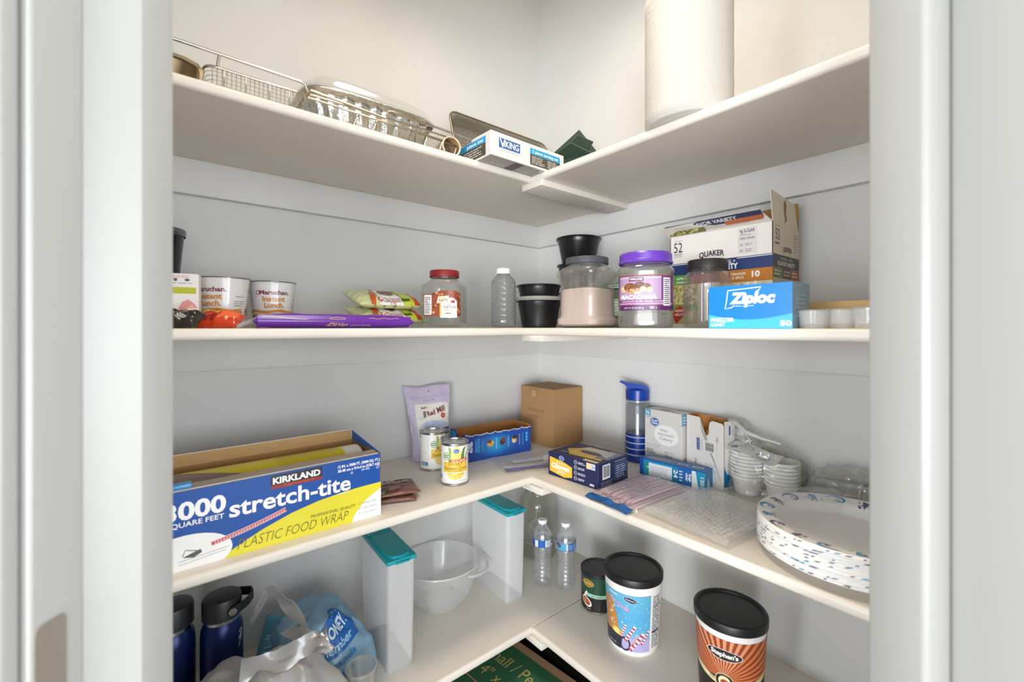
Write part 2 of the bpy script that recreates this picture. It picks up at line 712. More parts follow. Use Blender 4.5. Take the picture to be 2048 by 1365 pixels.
# ---- ceiling lamp of the pantry (above the frame)
def ceiling_lamp():
    t = thing('ceiling_lamp', 'round white flush ceiling lamp above the shelves', 'lamp', (0.72, -0.68, HC))
    lathe('base', [(0, 0), (0.13, 0), (0.13, -0.02), (0.115, -0.025), (0, -0.025)][::-1], mat((225, 222, 215), 0.5), t)
    lathe('shade', [(0.112, -0.026), (0.105, -0.05), (0.08, -0.072), (0.04, -0.083), (0, -0.086)][::-1], mat((255, 236, 208), 0.5, emit=1.6), t)
    d = bpy.data.lights.new('ceiling_lamp_bulb', 'AREA')
    d.shape = 'DISK'
    d.size = 0.40
    d.energy = 5.6
    d.spread = radians(125)
    d.color = (1.0, 0.835, 0.65)
    l = bpy.data.objects.new('ceiling_lamp_bulb', d)
    link(l, t)
    l.location = (0, 0, -0.09)


ceiling_lamp()


# ------------------------------------------------------------------ shared builders
def surf(name, S, nu, nv, material, parent=None, u=(0, 1), v=(0, 1), cu=False, smooth=180, both=None):
    """Grid surface S(u, v); both = thickness function gives a closed two-sided skin (S, then both)."""
    def grid(F, off, verts):
        for j in range(nv + 1):
            for i in range(nu + (0 if cu else 1)):
                verts.append(tuple(F(u[0] + (u[1] - u[0]) * i / nu, v[0] + (v[1] - v[0]) * j / nv)))
    verts, faces = [], []
    m = nu if cu else nu + 1

    def quads(base, flip):
        for j in range(nv):
            for i in range(nu):
                a = base + j * m + i
                b = base + j * m + (i + 1) % m
                q = (a, b, b + m, a + m)
                faces.append(q[::-1] if flip else q)
    grid(S, 0, verts)
    quads(0, False)
    if both:
        base = len(verts)
        grid(both, 0, verts)
        quads(base, True)
        for i in range(nu if not cu else 0):
            faces.append((i + 1, i, base + i, base + i + 1))
            a = nv * m + i
            faces.append((a, a + 1, base + a + 1, base + a))
        for j in range(nv if not cu else 0):
            a = j * m
            faces.append((a, a + m, base + a + m, base + a))
            a = j * m + nu
            faces.append((a + m, a, base + a, base + a + m))
    return raw(name, verts, faces, material, parent, smooth)


def fbm(x, y, z=0.0, s=1.0):
    return noise.noise((x * s, y * s, z)) + 0.5 * noise.noise((x * s * 2.1, y * s * 2.1, z + 7)) + 0.25 * noise.noise((x * s * 4.3, y * s * 4.3, z + 13))


def ridge(x, y, z=0.0, s=1.0):
    return (1 - 2 * abs(noise.noise((x * s, y * s, z)))) + 0.5 * (1 - 2 * abs(noise.noise((x * s * 2.3, y * s * 2.3, z + 5))))


def pillow_fn(w, d, h, amp=0.002, ns=40, seed=0, px=2.5, py=2.5, lift=0.5):
    """Top and bottom skins of a sealed pouch lying flat: u along w (0..w), v along d."""
    def prof(a, p):
        return max(0.0, 1 - abs(2 * a - 1) ** p)

    def top(u, v):
        k = (prof(u / w, px) * prof(v / d, py)) ** 0.6
        n = fbm(u, v, seed, ns) * amp * (0.3 + k)
        return Vector((u - w / 2, v - d / 2, h * lift + h * (1 - lift) * k + n + 0.0006))

    def bot(u, v):
        k = (prof(u / w, px) * prof(v / d, py)) ** 0.6
        return Vector((u - w / 2, v - d / 2, max(0.0001, h * lift * (1 - k))))
    return top, bot


def pouch(t, w, d, h, material, amp=0.002, ns=40, seed=0, nu=28, nv=18, lift=0.3, name='pouch', px=2.5, py=2.5):
    top, bot = pillow_fn(w, d, h, amp, ns, seed, px, py, lift)
    surf(name, top, nu, nv, material, t, (0, w), (0, d), both=bot)
    return lambda u, v, e: top(min(max(u, 0), w), min(max(v, 0), d)) + Vector((0, 0, e + 0.0004))


def carton(name, label, cat, x, y, z, w, d, h, rz, color, group=None, rough=0.5, bev=0.0008, body=True):
    t = thing(name, label, cat, (x, y, z), radians(rz), group)
    if body:
        box('body', (-w / 2, -d / 2, 0, w / 2, d / 2, h), mat(color, rough), t, bev=bev, seg=1)
    return t


def open_carton(t, w, d, h, outer, inner, th=0.0014, notch=None, left_notch=None):
    """Four walls and a floor of card, outside printed, inside plain; notch cuts a dip in the front wall."""
    mo, mi = mat(outer, 0.5), mat(inner, 0.8)
    W, D = w / 2, d / 2
    fr = [(-W, -D, 0), (W, -D, 0), (W, -D, h)] + ([(u, -D, v) for u, v in notch] if notch else []) + [(-W, -D, h)]
    walls = [('front_wall', fr), ('right_wall', [(W, -D, 0), (W, D, 0), (W, D, h), (W, -D, h)]),
             ('back_wall', [(W, D, 0), (-W, D, 0), (-W, D, h), (W, D, h)]),
             ('left_wall', [(-W, D, 0), (-W, -D, 0), (-W, -D, h)] + ([(-W, a, b) for a, b in left_notch] if left_notch else []) + [(-W, D, h)])]
    for nm, pts in walls:
        bm = bmesh.new()
        fs = add_sheet(bm, pts, th)
        for f in fs[1:]:
            f.material_index = 1
        bmesh.ops.triangulate(bm, faces=[f for f in bm.faces if len(f.verts) > 4], ngon_method='EAR_CLIP')
        obj(nm, bm, [mo, mi], t)
    box('bottom', (-W + th, -D + th, 0.0003, W - th, D - th, th), mi, t)


def barcode(p, u0, v0, u1, v1, L=3, seed=3, vert=True):
    p.rect(u0, v0, u1, v1, (240, 240, 238), L)
    rnd = random.Random(seed)
    a, b = (u0, u1) if vert else (v0, v1)
    m = (b - a) * 0.1
    x = a + m
    while x < b - m:
        wd = (b - a) * rnd.choice((0.015, 0.03, 0.045))
        if vert:
            p.rect(x, v0 + (v1 - v0) * 0.12, x + wd, v1 - (v1 - v0) * 0.08, (30, 30, 34), L + 1)
        else:
            p.rect(u0 + (u1 - u0) * 0.12, x, u1 - (u1 - u0) * 0.08, x + wd, (30, 30, 34), L + 1)
        x += wd + (b - a) * rnd.choice((0.02, 0.03))


GLASS = clear((240, 243, 241), 0.03, 0.035, 0.03, 0.55)
PET = clear((243, 244, 242), 0.05, 0.06, 0.06, 0.45)
FILM = clear((250, 250, 250), 0.06, 0.05, 0.10, 0.30, bump=0.35, bscale=70)
FROST = clear((253, 253, 254), 0.48, 0.03, 0.25, 0.10, (253, 253, 254), trans=0.2)
BLACKP = mat((22, 22, 24), 0.28)

# ================================================================== top shelf
z = Z1T


def wire_basket_tray():
    t = thing('grill_basket', 'shallow wire mesh grill basket with raised handle at far left of top shelf', 'basket', (0.27, -1.075, z))
    m = mat((196, 190, 176), 0.22, metal=1.0)
    w, d, h = 0.19, 0.085, 0.049   # half depth (x), half length (y), rim height
    bm = bmesh.new()

    def loop(hx, hy, zz, rr=0.018):
        pts = []
        for sx, sy, a0 in ((1, 1, 0), (-1, 1, 90), (-1, -1, 180), (1, -1, 270)):
            for k in range(5):
                a = radians(a0 + 22.5 * k)
                pts.append((sx * (hx - rr) + rr * cos(a), sy * (hy - rr) + rr * sin(a), zz))
        return pts
    add_tube(bm, loop(w / 2, d, h), 0.0026, 8, closed=True)
    obj('rim', bm, m, t, 60)
    bm = bmesh.new()
    add_tube(bm, loop(w / 2 - 0.008, d - 0.008, 0.004), 0.0018, 6, closed=True)
    for y in (-0.055, -0.02, 0.02, 0.055):
        add_tube(bm, [(w / 2, y, h), (w / 2 - 0.008, y, 0.004), (-w / 2 + 0.008, y, 0.004), (-w / 2, y, h)], 0.0015, 6)
    obj('frame', bm, m, t, 60)
    bm = bmesh.new()
    k = -d + 0.012
    while k < d - 0.01:
        add_tube(bm, [(w / 2 - 0.001, k, h), (w / 2 - 0.008, k, 0.006), (-w / 2 + 0.008, k, 0.006), (-w / 2, k, h)], 0.0006, 4, caps=False)
        k += 0.0075
    for q in range(1, 6):
        f = q / 6
        add_tube(bm, loop(w / 2 - 0.008 * (1 - f), d - 0.008 * (1 - f), 0.006 + (h - 0.006) * f), 0.0006, 4, closed=True)
    k = -w / 2 + 0.014
    while k < w / 2 - 0.01:
        add_tube(bm, [(k, -d + 0.008, 0.006), (k, d - 0.008, 0.006)], 0.0006, 4, caps=False)
        k += 0.0075
    o = obj('wire_mesh', bm, m, t)
    o['kind'] = 'stuff'
    bm = bmesh.new()
    x1 = w / 2 + 0.006
    add_tube(bm, [(x1, -0.22, 0.073), (x1, -0.10, 0.072), (x1, 0.074, 0.070), (x1, 0.082, 0.068), (x1 - 0.004, 0.090, 0.054), (x1 - 0.006, 0.094, 0.049)], 0.0027, 8)
    add_tube(bm, [(x1, -0.063, 0.071), (x1 - 0.003, -0.066, 0.050)], 0.0025, 8)
    obj('handle', bm, m, t, 60)


wire_basket_tray()


def wire_basket_flat():
    t = thing('grill_basket', 'flat wire grill basket with long bent handle lying in front of the foil pan', 'basket', (0.385, -0.80, z))
    m = mat((196, 188, 170), 0.24, metal=1.0)
    bm = bmesh.new()
    add_tube(bm, [(0, -0.185, 0.052), (0, -0.03, 0.042), (0, -0.024, 0.044), (0, -0.022, 0.060), (0, -0.012, 0.062), (0.003, 0.198, 0.056), (0.0, 0.201, 0.053), (-0.03, 0.197, 0.050), (-0.03, 0.18, 0.049)], 0.0027, 8)
    add_tube(bm, [(-0.006, -0.185, 0.046), (-0.006, 0.190, 0.048)], 0.0022, 8)
    add_tube(bm, [(-0.030, -0.185, 0.050), (-0.030, 0.19, 0.047)], 0.0022, 8)
    add_tube(bm, [(0, -0.185, 0.052), (-0.030, -0.185, 0.051)], 0.0022, 8)
    obj('handle', bm, m, t, 60)
    bm = bmesh.new()
    add_tube(bm, [(0.0, -0.12, 0.004), (0.0, 0.15, 0.004), (-0.012, 0.17, 0.036), (-0.012, -0.12, 0.040)], 0.0018, 6, closed=True)
    for k in range(7):
        y = -0.10 + k * 0.042
        add_tube(bm, [(0.001, y, 0.005), (-0.010, y + 0.016, 0.040)], 0.0015, 6)
    obj('frame', bm, m, t, 60)
    bm = bmesh.new()
    y = -0.12
    while y < 0.155:
        add_tube(bm, [(0.0, y, 0.004), (-0.011, y + 0.004, 0.038)], 0.0005, 4, caps=False)
        y += 0.0065
    for q in range(1, 6):
        f = q / 6
        add_tube(bm, [(-0.011 * f, -0.12, 0.004 + 0.034 * f), (-0.011 * f, 0.155, 0.004 + 0.034 * f)], 0.0005, 4, caps=False)
    o = obj('wire_mesh', bm, m, t)
    o['kind'] = 'stuff'


wire_basket_flat()

# dark baking tin at the far left
t = thing('baking_tin', 'low dark bronze baking tin at the far left end of the top shelf', 'baking tin', (0.30, -1.255, z))
bm = bmesh.new()
add_lathe(bm, [(0.085, 0.0005, 6), (0.095, 0.028, 6), (0.101, 0.030, 6), (0.101, 0.033, 6), (0.093, 0.031, 6), (0.083, 0.004, 6), (0, 0.004)], 40, sy=0.9)
obj('tin', bm, mat((112, 94, 70), 0.35, metal=0.8), t, 40)
lathe('rolled_rim', [(0.0995, 0.029, 6), (0.1045, 0.0315, 6), (0.1005, 0.0345, 6), (0.0985, 0.032, 6), (0.0995, 0.029, 6)], mat((190, 182, 164), 0.3, metal=0.9), t, seg=40, sy=0.9)

# foil pan with a clear lid
t = thing('foil_pan', 'crinkled aluminium foil pan with clear domed plastic lid on top shelf', 'pan', (0.205, -0.81, z), radians(90))
A, B = 0.155, 0.105


def foil_fun(th, zz):
    return 1.0 + 0.026 * sin(30 * th) + 0.012 * noise.noise((3 * th, zz * 60, 3)) + 0.008 * sin(43 * th + zz * 90)


bm = bmesh.new()
prof = [(0, 0.003), (0.80, 0.001, 5)] + [(0.82 + 0.16 * k / 9, 0.004 + 0.098 * k / 9, 5) for k in range(10)] + [(1.06, 0.104, 5), (1.075, 0.108, 5), (1.05, 0.111, 5)]
add_lathe(bm, prof, 180, 5, A, B, fun=lambda th, zz: foil_fun(th, zz) if zz < 0.1 else 1.0)
obj('pan', bm, mat((198, 198, 194), 0.20, metal=1.0, bump=0.6, bscale=90), t, 180)
lathe('lid', [(1.08, 0.106, 5), (1.085, 0.113, 5), (1.02, 0.114, 5), (0.985, 0.132, 5), (0.94, 0.139, 5), (0, 0.141)], clear((253, 253, 252), 0.04, 0.02, 0.12, 0.16), t, seg=72, sx=A, sy=B)

# baking tray leaning on the wall
t = thing('baking_tray', 'grey metal baking tray leaning on the left wall behind the white box', 'baking tray', (0.185, -0.30, z), rot=(0, radians(-18), 0))
hx, hy, dp = 0.245, 0.205, 0.03     # height, half length, rim depth
tray_m = mat((158, 154, 146), 0.34, metal=0.8)
bm = bmesh.new()
for (r0, x0) in ():
    pass
rings = []
for (inset, x) in ((0.0, dp), (0.0, dp - 0.003), (0.012, 0.0), (0.014, 0.0025), (0.004, dp - 0.001), (-0.008, dp + 0.001), (-0.010, dp - 0.001), (-0.008, dp - 0.003)):
    ring = []
    rr = 0.03
    for sy, sz, a0 in ((1, 1, 0), (-1, 1, 90), (-1, 0, 180), (1, 0, 270)):
        for k in range(6):
            a = radians(a0 + 18 * k)
            cy = sy * (hy - rr)
            cz = (hx - rr) if sz else rr
            ring.append((x, cy + (rr - inset) * cos(a), cz + 0.010 + (rr - inset) * sin(a)))
    rings.append(ring)
order = [7, 6, 5, 0, 1, 2]
vs = [[bm.verts.new(p) for p in rings[i]] for i in (2, 1, 5, 6, 7)]
for a, b in zip(vs, vs[1:]):
    n = len(a)
    for k in range(n):
        bm.faces.new((a[k], a[(k + 1) % n], b[(k + 1) % n], b[k]))
bm.faces.new(vs[0])
bmesh.ops.recalc_face_normals(bm, faces=bm.faces)
o = obj('tray', bm, tray_m, t, 40)
sm = o.modifiers.new('solid', 'SOLIDIFY')
sm.thickness = 0.0012
bm = bmesh.new()
rp = [(dp, p[1] * 1.035, (p[2] - 0.1325) * 1.055 + 0.1325) for p in rings[0]]
add_tube(bm, rp, 0.0028, 8, closed=True)
obj('rolled_rim', bm, mat((150, 138, 114), 0.3, metal=0.9), t, 60)

# cardboard tube
t = thing('cardboard_tube', 'short beige cardboard tube with its open end facing out', 'tube', (0.385, -0.655, z + 0.0255), rot=(0, radians(-90), radians(-8)))
bm = bmesh.new()
add_lathe(bm, [(0.0215, 0.0), (0.025, 0.0), (0.025, 0.19), (0.0215, 0.19), (0.0215, 0.0)], 36)
obj('tube', bm, mat((206, 192, 168), 0.8), t, 30)
bm = bmesh.new()
add_lathe(bm, [(0.0213, 0.189), (0.0213, 0.001)], 36)
bmesh.ops.reverse_faces(bm, faces=bm.faces)
obj('lining', bm, mat((176, 140, 96), 0.85), t, 60)


def viking_box():
    w, d, h = 0.262, 0.20, 0.060
    t = carton('appliance_box', 'white carton with blue badge overhanging the inner corner of the top shelf', 'box', 0.358, -0.461, z, w, d, h, 91, (216, 214, 212))
    p = Print()
    p.rect(0.024, 0.022, 0.098, 0.050, (196, 204, 216), 1)
    p.rect(0.026, 0.024, 0.096, 0.048, (48, 92, 150), 2)
    p.text('V', 0.028, 0.026, 0.020, (244, 244, 246), 3, 'L', bold=0.02)
    p.text('IKING', 0.0425, 0.0285, 0.0155, (244, 244, 246), 3, 'L', bold=0.02, w=0.049)
    p.lines(0.030, 0.016, 0.096, 0.0205, 1, (188, 186, 184), 1, 0.4)
    p.rect(0.132, 0.034, 0.246, 0.050, (38, 150, 200), 1)
    p.text('2 piece carving set', 0.140, 0.0385, 0.0075, (235, 244, 250), 2, 'L', w=0.098, bold=0.015)
    p.rect(0.132, 0.006, 0.246, 0.034, (76, 70, 62), 1)
    p.lines(0.138, 0.009, 0.186, 0.031, 5, (206, 200, 186), 2, 0.4, 5)
    p.lines(0.197, 0.009, 0.240, 0.031, 5, (206, 200, 186), 2, 0.4, 6)
    p.build('front_print', t, on_face(w, d, h, 'front'))
    p = Print()
    p.rect(0.052, 0.036, 0.180, 0.052, (38, 150, 205), 1)
    p.text('piece set', 0.135, 0.040, 0.0085, (235, 244, 250), 2, 'C', w=0.07, bold=0.015)
    p.rect(0.052, 0.004, 0.180, 0.036, (72, 68, 62), 1)
    p.lines(0.085, 0.008, 0.172, 0.032, 4, (206, 200, 186), 2, 0.4, 8)
    p.build('side_print', t, on_face(w, d, h, 'left'))
    p = Print(0.6)
    p.rect(0.004, 0.004, w - 0.004, d - 0.004, (176, 172, 168), 1)
    p.rect(0.085, 0.10, 0.115, d - 0.004, (104, 102, 100), 2)
    p.rect(0.17, d - 0.06, 0.172, d - 0.004, (84, 82, 80), 2)
    p.rect(0.172, d - 0.012, 0.225, d - 0.006, (226, 224, 222), 2)
    p.text('VIKING', 0.20, d - 0.034, 0.007, (90, 88, 86), 2, 'C')
    p.build('bottom_print', t, on_face(w, d, h, 'bottom'))


viking_box()

# green folded card box standing open in the corner
t = thing('green_carton', 'dark green open card box standing in the corner of the top shelf', 'box', (0.392, -0.236, z), radians(28))
gm, gl = mat((24, 50, 36), 0.55), mat((72, 100, 84), 0.6)
for nm, pts in (('back_panel', [(-0.085, 0.03, 0), (0.085, 0.03, 0), (0.10, 0.045, 0.085), (0.015, 0.06, 0.205), (-0.072, 0.05, 0.135)]),
                ('left_panel', [(-0.085, -0.06, 0), (-0.085, 0.03, 0), (-0.072, 0.05, 0.135), (-0.078, -0.02, 0.118)]),
                ('front_panel', [(-0.085, -0.06, 0), (0.085, -0.06, 0), (0.085, -0.062, 0.075), (0.02, -0.064, 0.115), (-0.078, -0.02, 0.085)]),
                ('right_panel', [(0.085, 0.03, 0), (0.085, -0.06, 0), (0.085, -0.062, 0.075), (0.10, 0.045, 0.085)]),
                ('inner_flap', [(-0.07, 0.028, 0.06), (0.06, -0.02, 0.10), (0.075, -0.01, 0.13), (0.015, 0.04, 0.18), (-0.060, 0.045, 0.12)])):
    bm = bmesh.new()
    p0 = [Vector(q) for q in pts]
    a = [bm.verts.new(q) for q in p0]
    bm.faces.new(a)
    bmesh.ops.triangulate(bm, faces=bm.faces[:])
    o = obj(nm, bm, [gm], t)
    so = o.modifiers.new('solid', 'SOLIDIFY')
    so.thickness = 0.0018
    bm = bmesh.new()
    top = p0[2:]
    add_tube(bm, top, 0.0011, 5)
    obj('card_edge', bm, gl, o)


def towel_roll():
    dd = 0.945
    c = Q(1376, dd, z)
    t = thing('paper_towel_roll', 'large white paper towel roll standing on the right top shelf', 'paper towel', c, yaw_to_cam(c))
    r, h = 0.0885, 0.279
    bm = bmesh.new()
    add_lathe(bm, [(0.021, h), (0.021, 0.0)], 32)
    obj('core', bm, mat((190, 168, 136), 0.85), t, 60)
    bm = bmesh.new()
    prof = [(0.0215, 0.0005), (r - 0.003, 0.0005), (r, 0.003)] + [(r + 0.0004 * sin(k * 2.1), 0.003 + (h - 0.006) * k / 14) for k in range(1, 14)] + [(r, h - 0.003), (r - 0.003, h), (0.0215, h)]
    add_lathe(bm, prof, 96)
    obj('paper', bm, mat((198, 195, 188), 0.95, bump=0.55, bscale=120, spec=0.1), t, 50)


towel_roll()

# ================================================================== second shelf, left
z = Z2T


def noodle_cup(label, px, dd, turn):
    c = Q(px, dd, z)
    t = thing('noodle_cup', label, 'noodle cup', c, yaw_to_cam(c) + radians(turn), 'instant noodle cups')
    h, r0, r1 = 0.104, 0.036, 0.0475
    rf = lambda v: r1 - 0.004 if v is None else r0 + (r1 - r0) * min(1, max(0, v / h)) ** 0.85
    lathe('cup', [(0, 0.004), (r0 - 0.004, 0.004), (r0 - 0.003, 0.0), (r0, 0.001)] + [(rf(h * k / 10), h * k / 10) for k in range(1, 10)] + [(r1, h - 0.003), (r1 + 0.0015, h - 0.002), (r1 + 0.0015, h)], mat((241, 239, 238), 0.35), t, seg=48)
    lathe('lid', [(r1 + 0.002, h - 0.001), (r1 + 0.002, h + 0.001), (r1 - 0.001, h + 0.0015), (0, h + 0.001)], mat((92, 86, 84), 0.35, metal=0.4), t, seg=48)
    p = Print(0.35)
    R1 = rf(None)
    p.ring(-0.030, 0.079, 0.0038, 0.0042, 0.0016, (140, 36, 66), 2)
    p.text('Maruchan.', 0.004, 0.0752, 0.0092, (140, 36, 66), 2, 'C', w=0.060, bold=0.035)
    p.text('Instant', 0.003, 0.060, 0.0105, (219, 142, 42), 2, 'C', w=0.047, bold=0.04)
    p.text('Lunch.', 0.004, 0.046, 0.0105, (219, 142, 42), 2, 'C', w=0.042, bold=0.04)
    wav = lambda o, a: [(x / 1000.0, o + a * sin(x / 9.0)) for x in range(-66, 68, 4)]
    p.stroke(wav(0.037, 0.0018), 0.006, (219, 150, 48), 2)
    p.stroke(wav(0.030, 0.002), 0.0035, (240, 196, 110), 2)
    p.stroke(wav(0.024, 0.002), 0.0070, (140, 40, 70), 2)
    p.ell(-0.012, 0.012, 0.02, 0.010, (222, 150, 60), 2)
    p.text('WARNING HOT', 0.060, 0.064, 0.003, (150, 40, 60), 2, 'C', w=0.020)
    p.lines(0.048, 0.044, 0.074, 0.058, 3, (120, 110, 112), 2, 0.3, 4)
    p.lines(0.050, 0.020, 0.074, 0.036, 4, (170, 60, 80), 2, 0.5, 9)
    p.ell(0.086, 0.036, 0.006, 0.008, (170, 50, 40), 2)
    for s in (-1, 1):
        p.lines(s * 0.105 - 0.02, 0.03, s * 0.105 + 0.02, 0.085, 8, (150, 140, 140), 2, 0.3, 11 + s)
    p.build('cup_print', t, on_cyl(rf), cut=0.006)
    # loose shrink film round the cup
    fn = lambda th, zz: 1.0 + 0.035 * max(0, sin(2 * th + 0.6)) ** 6 + 0.012 * noise.noise((4 * cos(th), 4 * sin(th), zz * 40))
    lathe('shrink_film', [(r0 + 0.003, 0.001)] + [(rf(h * k / 8) + 0.0020, h * k / 8) for k in range(1, 9)] + [(r1 + 0.003, h + 0.004), (r1 - 0.006, h + 0.0055)], clear((250, 250, 250), 0.02, 0.03, 0.08, 0.30), t, seg=72, smooth=180, fun=fn)


noodle_cup('white instant noodle cup in clear film, nearer the door jamb', 447, 0.935, -38)
noodle_cup('white instant noodle cup in clear film, second from the door jamb', 545, 1.022, 0)

c = Q(366, 0.85, z)
w, d, h = 0.054, 0.04, 0.104
t = carton('tea_box', 'small white carton with lime green band beside the noodle cups', 'box', c.x, c.y, z, w, d, h, 80, (236, 233, 230))
p = Print()
p.rect(0.004, 0.066, w - 0.004, 0.078, (186, 190, 40), 1)
p.lines(0.006, 0.095, w - 0.006, 0.101, 2, (200, 120, 120), 1, 0.35, 2)
p.ell(0.018, 0.092, 0.003, 0.003, (90, 86, 88), 1)
p.ell(0.036, 0.092, 0.004, 0.0025, (90, 86, 88), 1)
p.lines(0.010, 0.083, w - 0.008, 0.088, 1, (170, 166, 166), 1, 0.3, 4)
p.poly([(0.02, 0.03), (0.055, 0.03), (0.048, 0.046), (0.038, 0.055), (0.028, 0.05)], (224, 150, 150), 1)
p.poly([(0.03, 0.034), (0.05, 0.034), (0.044, 0.046)], (236, 182, 178), 2)
p.build('front_print', t, on_face(w, d, h, 'front'))

c = Q(311, 0.98, z)
t = thing('pitcher', 'tall black glossy pitcher at the far left of the second shelf', 'pitcher', (c.x - 0.02, c.y, z), yaw_to_cam(c))
lathe('body', [(0, 0.002), (0.036, 0.0), (0.038, 0.004), (0.040, 0.05), (0.046, 0.14), (0.053, 0.215), (0.0545, 0.222), (0.052, 0.222), (0.044, 0.14), (0.036, 0.006), (0, 0.006)], mat((26, 24, 26), 0.15), t, seg=48)
lathe('rim_band', [(0.0555, 0.210), (0.0565, 0.213), (0.0565, 0.224), (0.0550, 0.226), (0.0525, 0.224), (0.0525, 0.210)], mat((120, 120, 124), 0.2, metal=0.8), t, seg=48)
bm = bmesh.new()
add_tube(bm, [(-0.045, 0, 0.19), (-0.075, 0, 0.18), (-0.085, 0, 0.12), (-0.070, 0, 0.06), (-0.038, 0, 0.045)], 0.006, 10)
obj('handle', bm, mat((26, 24, 26), 0.2), t, 60)

# snack bag and dark candy packet in front
c = Q(436, 0.845, z)
t = thing('snack_bag', 'orange and red crumpled snack bag in front of the noodle cups', 'snack bag', (c.x, c.y, z + 0.003), radians(62), rot=(radians(24), 0, radians(62)))
f = pouch(t, 0.085, 0.055, 0.030, mat((196, 62, 26), 0.22), 0.006, 55, 4, 30, 20, lift=0.35, name='wrapper')
p = Print(0.22)
p.rect(0.0, 0.0, 0.008, 0.055, (230, 190, 40), 1)
p.poly([(0.02, 0.03), (0.05, 0.026), (0.052, 0.04), (0.022, 0.046)], (236, 176, 40), 1)
p.text('XX', 0.035, 0.031, 0.010, (150, 160, 30), 2, 'C', bold=0.04)
p.poly([(0.052, 0.008), (0.082, 0.02), (0.08, 0.045), (0.058, 0.04)], (226, 100, 50), 1)
p.poly([(0.012, 0.004), (0.05, 0.006), (0.05, 0.020), (0.014, 0.018)], (150, 24, 20), 1)
p.build('bag_print', t, f, cut=(0.004, 0.004), eps=0.0004)
c = Q(366, 0.788, z)
t = thing('candy_packet', 'crumpled dark brown and black wrapper at the left end of the second shelf', 'wrapper', (c.x, c.y, z + 0.0035), rot=(radians(30), 0, radians(60)))
f = pouch(t, 0.062, 0.05, 0.030, mat((38, 32, 28), 0.25), 0.008, 60, 9, 24, 18, lift=0.35, name='wrapper')
p = Print(0.25)
p.poly([(0.010, 0.036), (0.05, 0.034), (0.058, 0.046), (0.008, 0.048)], (226, 218, 208), 1)
p.poly([(0.034, 0.012), (0.048, 0.012), (0.048, 0.022), (0.036, 0.024)], (150, 150, 150), 1)
p.poly([(0.004, 0.006), (0.020, 0.006), (0.016, 0.018), (0.006, 0.016)], (150, 70, 50), 1)
p.build('wrapper_print', t, f, cut=(0.004, 0.004), eps=0.0004)


def purple_pouch():
    x0 = 0.375
    t = thing('purple_pouch', 'long flat purple foil pouch lying along the front of the second shelf', 'pouch', (x0, -0.926, z), radians(90))
    w, d, h = 0.325, 0.052, 0.029
    m = mat((104, 46, 150), 0.22)
    f = pouch(t, w, d, h, m, 0.0012, 30, 3, 60, 20, lift=0.45, name='wrapper', px=9, py=3.0)
    top, bot = pillow_fn(w, d, h, 0.0012, 30, 3, 9, 3.0, 0.45)

    def front(u, v, e):
        # v runs up the rounded front side of the pouch
        a = min(max(v / h, 0), 1)
        k = 0.010 * sin(pi * a) ** 0.8
        return Vector((u - w / 2, -d / 2 + 0.010 - 0.0145 * sin(pi * min(a, 0.62)) - e, 0.002 + a * (h - 0.006)))
    surf('front_fold', lambda u, v: front(u, v, 0), 40, 8, m, t, (0.006, w - 0.012), (0, h))
    p = Print(0.25)
    gold = (216, 178, 110)
    p.stroke([(0.012 + 0.0028 * k, 0.0225 + 0.0030 * cos(k * 0.11)) for k in range(30)], 0.0011, gold, 2)
    p.stroke([(0.012 + 0.0028 * k, 0.0245 + 0.0026 * cos(k * 0.11)) for k in range(22)], 0.0008, (190, 150, 150), 2)
    p.ring(0.150, 0.0225, 0.016, 0.0026, 0.0010, gold, 2)
    p.stroke([(0.215 + 0.003 * k, 0.0235 + 0.0012 * sin(k * 0.7)) for k in range(24)], 0.0010, gold, 2)
    p.text('DeVan', 0.132, 0.0030, 0.0085, gold, 2, 'L', shear=0.35, w=0.040, bold=0.01)
    p.stroke([(0.128, 0.004), (0.140, 0.0105), (0.150, 0.011)], 0.0012, gold, 2)
    p.text('premium chocolate', 0.177, 0.0035, 0.0042, (212, 186, 190), 2, 'L', shear=0.3, w=0.044)
    p.build('front_print', t, front, cut=(0.006, 0.002))
    # crimped clear end
    surf('crimped_end', lambda u, v: Vector((-w / 2 - 0.022 + 0.024 * u, (v - 0.5) * d * (1.05 - 0.25 * u) , 0.004 + 0.011 * u + 0.004 * sin(v * 9 + u * 3))), 10, 12, clear((236, 230, 240), 0.35, 0.1, 0.15, 0.4), t)


purple_pouch()


